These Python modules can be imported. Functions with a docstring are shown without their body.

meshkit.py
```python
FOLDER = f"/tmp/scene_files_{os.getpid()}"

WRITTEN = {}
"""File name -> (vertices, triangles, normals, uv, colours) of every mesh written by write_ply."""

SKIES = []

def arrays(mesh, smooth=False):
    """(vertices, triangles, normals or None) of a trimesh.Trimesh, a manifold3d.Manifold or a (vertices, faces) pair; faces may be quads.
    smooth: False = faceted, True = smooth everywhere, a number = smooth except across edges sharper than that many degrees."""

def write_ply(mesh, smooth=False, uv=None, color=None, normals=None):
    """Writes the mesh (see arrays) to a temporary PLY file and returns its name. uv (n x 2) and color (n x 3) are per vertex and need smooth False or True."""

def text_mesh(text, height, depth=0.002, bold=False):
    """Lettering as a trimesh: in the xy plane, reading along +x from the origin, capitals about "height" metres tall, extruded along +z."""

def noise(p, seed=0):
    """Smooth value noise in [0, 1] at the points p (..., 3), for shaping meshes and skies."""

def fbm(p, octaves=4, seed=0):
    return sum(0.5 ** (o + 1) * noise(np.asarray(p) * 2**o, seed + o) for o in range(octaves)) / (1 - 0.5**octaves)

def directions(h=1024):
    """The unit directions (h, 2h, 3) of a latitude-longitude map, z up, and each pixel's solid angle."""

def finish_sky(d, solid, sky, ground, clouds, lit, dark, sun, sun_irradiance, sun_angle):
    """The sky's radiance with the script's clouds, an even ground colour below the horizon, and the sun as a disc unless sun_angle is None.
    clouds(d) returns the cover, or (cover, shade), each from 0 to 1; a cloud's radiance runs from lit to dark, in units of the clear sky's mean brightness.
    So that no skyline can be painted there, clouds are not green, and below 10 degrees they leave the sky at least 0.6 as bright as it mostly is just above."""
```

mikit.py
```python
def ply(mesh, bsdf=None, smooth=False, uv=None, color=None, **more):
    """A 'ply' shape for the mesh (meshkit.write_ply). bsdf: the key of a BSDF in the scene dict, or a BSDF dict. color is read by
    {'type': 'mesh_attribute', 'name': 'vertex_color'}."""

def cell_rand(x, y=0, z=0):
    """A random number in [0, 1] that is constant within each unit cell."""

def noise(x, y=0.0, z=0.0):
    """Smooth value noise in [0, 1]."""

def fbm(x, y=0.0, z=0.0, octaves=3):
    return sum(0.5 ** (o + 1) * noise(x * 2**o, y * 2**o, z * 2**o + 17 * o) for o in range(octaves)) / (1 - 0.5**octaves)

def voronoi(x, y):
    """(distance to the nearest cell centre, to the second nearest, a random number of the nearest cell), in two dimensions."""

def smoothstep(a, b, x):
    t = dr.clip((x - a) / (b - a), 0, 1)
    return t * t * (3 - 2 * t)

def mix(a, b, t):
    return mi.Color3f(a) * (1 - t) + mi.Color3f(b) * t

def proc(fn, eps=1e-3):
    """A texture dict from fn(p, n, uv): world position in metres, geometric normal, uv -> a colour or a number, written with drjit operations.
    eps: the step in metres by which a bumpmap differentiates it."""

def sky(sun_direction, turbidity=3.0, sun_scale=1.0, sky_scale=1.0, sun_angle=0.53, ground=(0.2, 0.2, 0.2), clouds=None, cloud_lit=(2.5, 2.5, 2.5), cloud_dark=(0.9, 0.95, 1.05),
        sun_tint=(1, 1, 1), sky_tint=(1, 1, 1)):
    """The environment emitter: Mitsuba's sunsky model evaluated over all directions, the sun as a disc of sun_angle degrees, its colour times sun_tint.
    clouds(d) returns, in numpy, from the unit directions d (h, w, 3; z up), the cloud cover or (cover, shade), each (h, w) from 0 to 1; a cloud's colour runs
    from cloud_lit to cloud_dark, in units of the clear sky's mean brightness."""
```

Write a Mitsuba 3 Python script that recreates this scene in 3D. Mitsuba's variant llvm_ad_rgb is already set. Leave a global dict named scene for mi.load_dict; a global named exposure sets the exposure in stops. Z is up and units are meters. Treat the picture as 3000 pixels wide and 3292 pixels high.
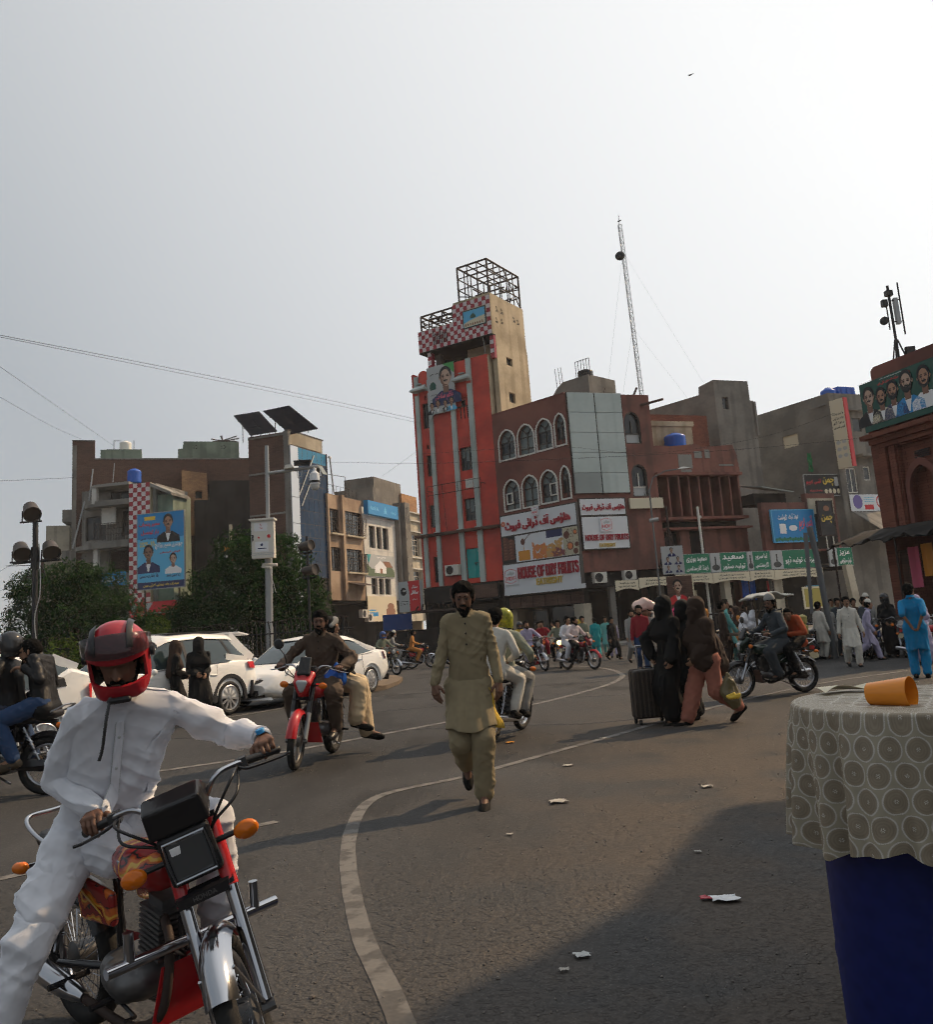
import math, numpy as np, trimesh, manifold3d as m3, mitsuba as mi, drjit as dr, mikit, meshkit
from mitsuba import ScalarTransform4f as T4
from shapely.geometry import Polygon, Point, LineString, box as sbox
from shapely.ops import unary_union
from shapely import affinity
from mikit import fbm, noise, mix, smoothstep, voronoi, cell_rand
rng = np.random.default_rng(7)
scene, labels = {'type': 'scene'}, {}
# ------------------------------------------------------------------ camera, sky, exposure
PITCH, ROLL, EYE = math.radians(10.0), math.radians(4.0), np.array([0, 0, 1.42])
FWD = np.array([0, math.cos(PITCH), math.sin(PITCH)])
UP = math.sin(ROLL) * np.array([1., 0, 0]) + math.cos(ROLL) * np.array([0, -math.sin(PITCH), math.cos(PITCH)])
scene['camera'] = {'type': 'perspective', 'fov': 56.206, 'fov_axis': 'x', 'near_clip': 0.05, 'far_clip': 2000.0,
                   'principal_point_offset_x': 0.0, 'principal_point_offset_y': 0.0387,
                   'to_world': T4().look_at(origin=EYE.tolist(), target=(EYE + FWD).tolist(), up=UP.tolist())}
SUN = (math.sin(math.radians(57)) * math.cos(math.radians(41)), math.cos(math.radians(57)) * math.cos(math.radians(41)), math.sin(math.radians(41)))
def sky_cover(d):
    k = np.clip(d @ (np.array(SUN) / np.linalg.norm(SUN)), -1, 1)
    v = np.where(k < .25, .68 + (k + 1) / 1.25 * .62, 1.30 + 1.55 * np.clip((k - .25) / .62, 0, 1))
    return 0.85 + 0 * k, (2.9 - v) / 2.1
scene['sky'] = mikit.sky(SUN, turbidity=6.0, sun_scale=0.95, sky_scale=1.0, sun_angle=0.9, clouds=sky_cover, cloud_lit=(2.9, 2.9, 2.86), cloud_dark=(0.74, 0.835, 0.90), sun_tint=(1, 0.87, 0.70))
exposure = 1.65
# ------------------------------------------------------------------ helpers
def cat(*ms):
    ms = [m for m in (ms[0] if len(ms) == 1 and isinstance(ms[0], (list, tuple)) else ms) if m is not None]
    vs, fs, n = [], [], 0
    for m in ms:
        if hasattr(m, 'to_mesh'):
            q = m.to_mesh(); v, f = np.array(q.vert_properties[:, :3], float), np.array(q.tri_verts)
        else: v, f = np.asarray(m.vertices, float), np.asarray(m.faces)
        vs.append(v); fs.append(f + n); n += len(v)
    return trimesh.Trimesh(np.vstack(vs), np.vstack(fs), process=False)
def tri(v, f): return trimesh.Trimesh(np.asarray(v, float), np.asarray(f, int), process=False)
def tf(m, M):
    m = cat(m) ; m.vertices = m.vertices @ M[:3, :3].T + M[:3, 3]
    if np.linalg.det(M[:3, :3]) < 0: m.faces = m.faces[:, ::-1]
    return m
def mv(m, x=0, y=0, z=0): return tf(m, np.array([[1, 0, 0, x], [0, 1, 0, y], [0, 0, 1, z], [0, 0, 0, 1.]]))
def rot(ax, deg, o=(0, 0, 0)): return trimesh.transformations.rotation_matrix(math.radians(deg), ax, o)
BF = [[0, 2, 3], [0, 3, 1], [4, 5, 7], [4, 7, 6], [0, 1, 5], [0, 5, 4], [2, 6, 7], [2, 7, 3], [0, 4, 6], [0, 6, 2], [1, 3, 7], [1, 7, 5]]
def bx(x0, x1, y0, y1, z0, z1):
    return tri([[x, y, z] for x in (x0, x1) for y in (y0, y1) for z in (z0, z1)], np.array(BF)[:, ::-1])
def nz(v): v = np.asarray(v, float); return v / max(np.linalg.norm(v), 1e-12)
def sweep(pts, r, n=8, closed=False):
    P = np.asarray(pts, float); N = len(P); r = np.broadcast_to(r, (N,))
    t = np.array([nz((P[(i + 1) % N] if closed or i + 1 < N else P[i]) - (P[i - 1] if closed or i > 0 else P[i])) for i in range(N)])
    a = np.cross(t[0], [0, 0, 1] if abs(t[0][2]) < .9 else [1, 0, 0]); vs = []
    for i in range(N):
        a = nz(a - t[i] * (a @ t[i])); b = np.cross(t[i], a); k = np.arange(n) * 2 * np.pi / n
        vs.append(P[i] + r[i] * (np.cos(k)[:, None] * a + np.sin(k)[:, None] * b))
    f = []
    for i in range(N if closed else N - 1):
        j = (i + 1) % N
        for k in range(n):
            l = (k + 1) % n; f += [[i * n + k, i * n + l, j * n + l], [i * n + k, j * n + l, j * n + k]]
    v = np.vstack(vs)
    if not closed:
        v = np.vstack([v, P[0], P[-1]]); c = N * n
        for k in range(n):
            l = (k + 1) % n; f += [[c, l, k], [c + 1, (N - 1) * n + k, (N - 1) * n + l]]
    return tri(v, f)
def tube(a, b, r, n=8): return sweep([a, b], r, n)
def spline(pts, n=8):
    P = np.asarray(pts, float); out = []
    for i in range(len(P) - 1):
        p0, p1, p2, p3 = P[max(i - 1, 0)], P[i], P[i + 1], P[min(i + 2, len(P) - 1)]
        for t in np.arange(n) / n:
            out.append(.5 * (2 * p1 + (p2 - p0) * t + (2 * p0 - 5 * p1 + 4 * p2 - p3) * t * t + (3 * p1 - p0 - 3 * p2 + p3) * t ** 3))
    return np.array(out + [P[-1]])
def lathe(prof, n=24):
    P = np.asarray(prof, float); k = np.arange(n) * 2 * np.pi / n; f = []
    v = np.stack([P[:, 0, None] * np.cos(k), P[:, 0, None] * np.sin(k), np.repeat(P[:, 1, None], n, 1)], -1).reshape(-1, 3)
    for i in range(len(P) - 1):
        for a in range(n):
            b = (a + 1) % n; f += [[i * n + a, i * n + b, (i + 1) * n + b], [i * n + a, (i + 1) * n + b, (i + 1) * n + a]]
    return tri(v, f)
def align(p, d, up=(0, 0, 1)):
    z = nz(d); x = np.cross(up, z); x = nz(x) if np.linalg.norm(x) > 1e-6 else np.array([1., 0, 0]); M = np.eye(4)
    M[:3, 0], M[:3, 1], M[:3, 2], M[:3, 3] = x, np.cross(z, x), z, p
    return M
def grid(V):
    n, m = V.shape[:2]; i = np.arange(n * m).reshape(n, m); a, b, c, d = i[:-1, :-1].ravel(), i[1:, :-1].ravel(), i[1:, 1:].ravel(), i[:-1, 1:].ravel()
    return tri(V.reshape(-1, 3), np.vstack([np.stack([a, b, c], 1), np.stack([a, c, d], 1)]))
def slab(m, t):
    "gives an open sheet a thickness along its normals"
    n = m.vertex_normals; k = len(m.vertices); e = m.edges[trimesh.grouping.group_rows(np.sort(m.edges, axis=1), require_count=1)]
    return tri(np.vstack([m.vertices, m.vertices - n * t]), np.vstack([m.faces, m.faces[:, ::-1] + k] + [[[b, a, a + k], [b, a + k, b + k]] for a, b in e]))
def hull(pts): return m3.Manifold.hull_points(np.asarray(pts, float))
used = set()
def uniq(base):
    k, i = base, 0
    while k in used: i += 1; k = '%s_%03d' % (base, i)
    used.add(k); return k
def thing(name, label, category, group=None, kind=None):
    k = uniq(name); labels[k] = {'label': label, 'category': category}
    if group: labels[k]['group'] = group
    if kind: labels[k]['kind'] = kind
    return k
def part(par, name, m, mat, smooth=False, label=None, kind=None, **kw):
    k = uniq((par + '__' if par else '') + name)
    if isinstance(m, dict): scene[k] = {**m, **kw}
    else: scene[k] = mikit.ply(cat(m), mat, smooth=smooth, **kw)
    if label or kind: labels[k] = {a: b for a, b in (('label', label), ('kind', kind)) if b}
    return k
def struct(name, m, mat, label=None, **kw):
    k = part(None, name, m, mat, **kw); labels[k] = {'kind': 'structure', 'label': label or name.replace('_', ' ')}
    return k
# ------------------------------------------------------------------ materials
def col(c): return {'type': 'rgb', 'value': [float(x) for x in c]}
def mat(name, c, rough=.6, **kw):
    d = {'type': 'principled', 'base_color': c if isinstance(c, dict) else col(c), 'roughness': rough, 'specular': .4, **kw}
    scene['mat_' + name] = {'type': 'twosided', 'b': d}; return 'mat_' + name
def STAIN(p, n, uv):
    h = p.x * .8 + p.y * .6
    return dr.clip(smoothstep(.3, .75, fbm(p.x * .7, p.y * .7, p.z * .7, 4)) * .75 + smoothstep(.5, .85, noise(h * 4, p.z * .35, 3)) * .45 + .25 * noise(p.x * 9, p.y * 9, p.z * 9), 0, 1)
def FINE(p, n, uv): return fbm(p.x * 26, p.y * 26, p.z * 26, 3)
def BRICK(p, n, uv):
    h = p.x * .8 + p.y * .6; r = dr.floor(p.z / .085); a = h / .24 + .5 * (r - 2 * dr.floor(r / 2))
    m = dr.select((p.z / .085 - r < .14) | (a - dr.floor(a) < .06), 1.0, 0.0)
    return dr.clip(.45 * cell_rand(a, r) + .45 * m + .6 * smoothstep(.35, .8, fbm(p.x * .5, p.y * .5, p.z * .5, 4)) - .12, 0, 1)
def duo(name, c1, c2, rough=.8, fn=STAIN, r2=None, bump=None, **kw):
    b = lambda c, r: {'type': 'principled', 'base_color': col(c), 'roughness': r, 'specular': .3, **kw}
    d = {'type': 'blendbsdf', 'weight': mikit.proc(fn), 'a': b(c1, rough), 'b': b(c2, r2 or rough)}
    if bump: d = {'type': 'bumpmap', 'arbitrary': mikit.proc(bump[0], eps=bump[2] if len(bump) > 2 else 2e-3), 'scale': bump[1], 'b': d}
    scene['mat_' + name] = {'type': 'twosided', 'b': d}; return 'mat_' + name
RED = duo('red_paint', (.62, .075, .048), (.40, .05, .038), .55)
PIL = duo('pilaster_tile', (.46, .52, .49), (.30, .35, .33), .5)
BEIGE = duo('beige_plaster', (.52, .43, .30), (.30, .24, .16), .9)
CONC = duo('concrete', (.26, .25, .23), (.13, .125, .115), .9)
GREYW = duo('grey_render', (.235, .22, .195), (.13, .122, .11), .9)
TERRA = duo('terracotta', (.235, .095, .072), (.14, .058, .048), .8)
PINKW = duo('pink_render', (.25, .105, .082), (.12, .06, .05), .85)
DBRICK = duo('dark_brick', (.125, .07, .052), (.05, .032, .028), .9, BRICK)
OBRICK = duo('orange_brick', (.42, .24, .12), (.22, .12, .07), .9, BRICK)
RBRICK = duo('red_brick', (.20, .075, .05), (.09, .035, .028), .9, BRICK)
GREENW = duo('green_render', (.22, .27, .21), (.12, .15, .12), .9)
TANW = duo('tan_render', (.42, .32, .23), (.24, .17, .12), .85)
CREAMW = duo('cream_render', (.52, .47, .37), (.30, .27, .21), .85)
WHITEW = duo('white_render', (.66, .65, .60), (.42, .41, .38), .7)
ACP = duo('panel_sheet', (.47, .53, .51), (.38, .44, .42), .5)
ACP2 = duo('dark_panel_sheet', (.30, .34, .33), (.25, .28, .27), .5)
DARKW = duo('soot_wall', (.035, .032, .03), (.018, .017, .016), .9)  # near-black: deep shade inside shops and recesses, also dark sheets and cloth
GLASS = mat('window_glass', (.012, .016, .018), .08, specular=.6)
GLASSL = mat('pale_window_glass', (.13, .16, .16), .25)
GLASSB = duo('blue_glass', (.004, .030, .085), (.003, .016, .05), .12, STAIN)
GLASSC = mat('light_blue_glass', (.03, .20, .36), .2, specular=.2)
FRAME = mat('pale_frame', (.62, .60, .55), .5)
DFRAME = mat('dark_frame', (.05, .045, .04), .5)
ALU = mat('aluminium', (.55, .55, .55), .3, metallic=.85)
BMET = mat('black_metal', (.012, .012, .013), .45)
RUST = duo('rusty_metal', (.055, .035, .028), (.03, .022, .02), .7, FINE)
GALV = mat('galvanised', (.32, .33, .33), .45, metallic=.5)
SOLAR = mat('solar_cell', (.003, .004, .010), .4, specular=.05)
WHITE = mat('white_board', (.64, .66, .68), .4)
CREAM = mat('cream_board', (.60, .54, .40), .6)
SHADEP = mat('skin_shade_print', (.20, .10, .065), .5)
LRED = mat('letter_red', (.36, .015, .03), .35)
LGOLD = mat('letter_gold', (.55, .38, .06), .35, metallic=.3)
TEAL = duo('teal_door', (.025, .34, .32), (.02, .24, .23), .5)
BLACK = mat('black_print', (.012, .012, .014), .5)
WPRINT = mat('white_print', (.75, .75, .75), .5)
YPRINT = mat('yellow_print', (.72, .50, .06), .5)
OPRINT = mat('orange_print', (.72, .30, .04), .5)
BLUEP = mat('blue_print', (.02, .22, .50), .45)
CYANP = mat('cyan_print', (.10, .42, .66), .45)
NAVYP = mat('navy_print', (.02, .03, .10), .5)
GREENP = mat('green_print', (.012, .16, .085), .45)
DGREENP = mat('dark_green_print', (.012, .075, .055), .45)
GREYP = mat('grey_print', (.40, .42, .42), .5)
PINKP = mat('pink_print', (.60, .12, .20), .5)
REDP = mat('red_print', (.55, .03, .035), .45)
SKINP = mat('skin_print', (.40, .22, .14), .5)
SKINP2 = mat('pale_skin_print', (.48, .33, .25), .5)
SKINP3 = mat('brown_skin_print', (.26, .15, .10), .5)
TANK = mat('blue_tank', (.015, .09, .42), .45)
TANKW = mat('white_tank', (.68, .67, .62), .5)
PLASTIC = mat('black_plastic', (.015, .015, .016), .35)
OFFW = mat('offwhite_plastic', (.58, .56, .50), .45)
TILER = mat('red_tile', (.33, .03, .04), .25)
TILEW = mat('white_tile', (.60, .53, .53), .25)
scene['mat_blue_glass']['b']['a']['specular'] = scene['mat_blue_glass']['b']['b']['specular'] = .16
BARK = duo('bark', (.10, .075, .05), (.045, .035, .025), .95, FINE)
GLY_FONT = None
class Frame:
    "a vertical plane: u runs along it, z is up, d stands out of it towards the street"
    def __init__(s, p, deg):
        s.p = np.array([p[0], p[1], p[2] if len(p) > 2 else 0.]); a = math.radians(deg); s.a = deg
        s.u = np.array([math.cos(a), math.sin(a), 0]); s.n = np.array([math.sin(a), -math.cos(a), 0])
    def at(s, u, z, d=0): return s.p + s.u * u + s.n * d + np.array([0, 0, z])
    def off(s, u=0, d=0, deg=0, z=0): return Frame(s.at(u, z, d), s.a + deg)
    def M(s, u=0, z=0, d=0):
        M = np.eye(4); M[:3, 0], M[:3, 1], M[:3, 2], M[:3, 3] = s.u, [0, 0, 1], s.n, s.at(u, z, d); return M
    def B(s, u0, u1, z0, z1, d0, d1): return tf(bx(u0, u1, z0, z1, d0, d1), s.M())
    def P(s, poly, d0, d1):
        gs = [g for g in getattr(poly, 'geoms', [poly]) if g.area > 1e-8]
        return tf(mv(cat([trimesh.creation.extrude_polygon(g, d1 - d0, engine='earcut') for g in gs]), z=d0), s.M())
    def tube(s, a, b, r, n=6): return tube(s.at(*a), s.at(*b), r, n)
    def fit(s, m, u0, u1, z0, z1, d):
        v = m.vertices; lo, hi = v.min(0), v.max(0); m = m.copy()
        m.vertices = np.stack([u0 + (v[:, 0] - lo[0]) / (hi[0] - lo[0]) * (u1 - u0), z0 + (v[:, 1] - lo[1]) / (hi[1] - lo[1]) * (z1 - z0), v[:, 2] + d], 1)
        return tf(m, s.M())
def ell(x, z, rx, rz=None, n=20): return affinity.scale(Point(x, z).buffer(1, n // 4), rx, rz or rx)
def arch(u0, u1, z0, zs, zt, n=7, p=.62):
    c = (u0 + u1) / 2; t = np.linspace(0, 1, n)
    L = [(c + (u1 - c) * (1 - q ** 1.9) ** p if q < 1 else c, zs + (zt - zs) * q) for q in t]
    return Polygon([(u0, z0), (u1, z0)] + L + [(2 * c - a, b) for a, b in L[::-1][1:]])
def latin(t, depth=.02, bold=True): return meshkit.text_mesh(t, 1.0, depth, bold)
AL='0123456789ABCDEFGHIJKLMNOPQRSTUVWXYZabcdefghijklmnopqrstuvwxyz!#$%&()*+,-./:;<=>?@[]^_`{|}~'
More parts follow.
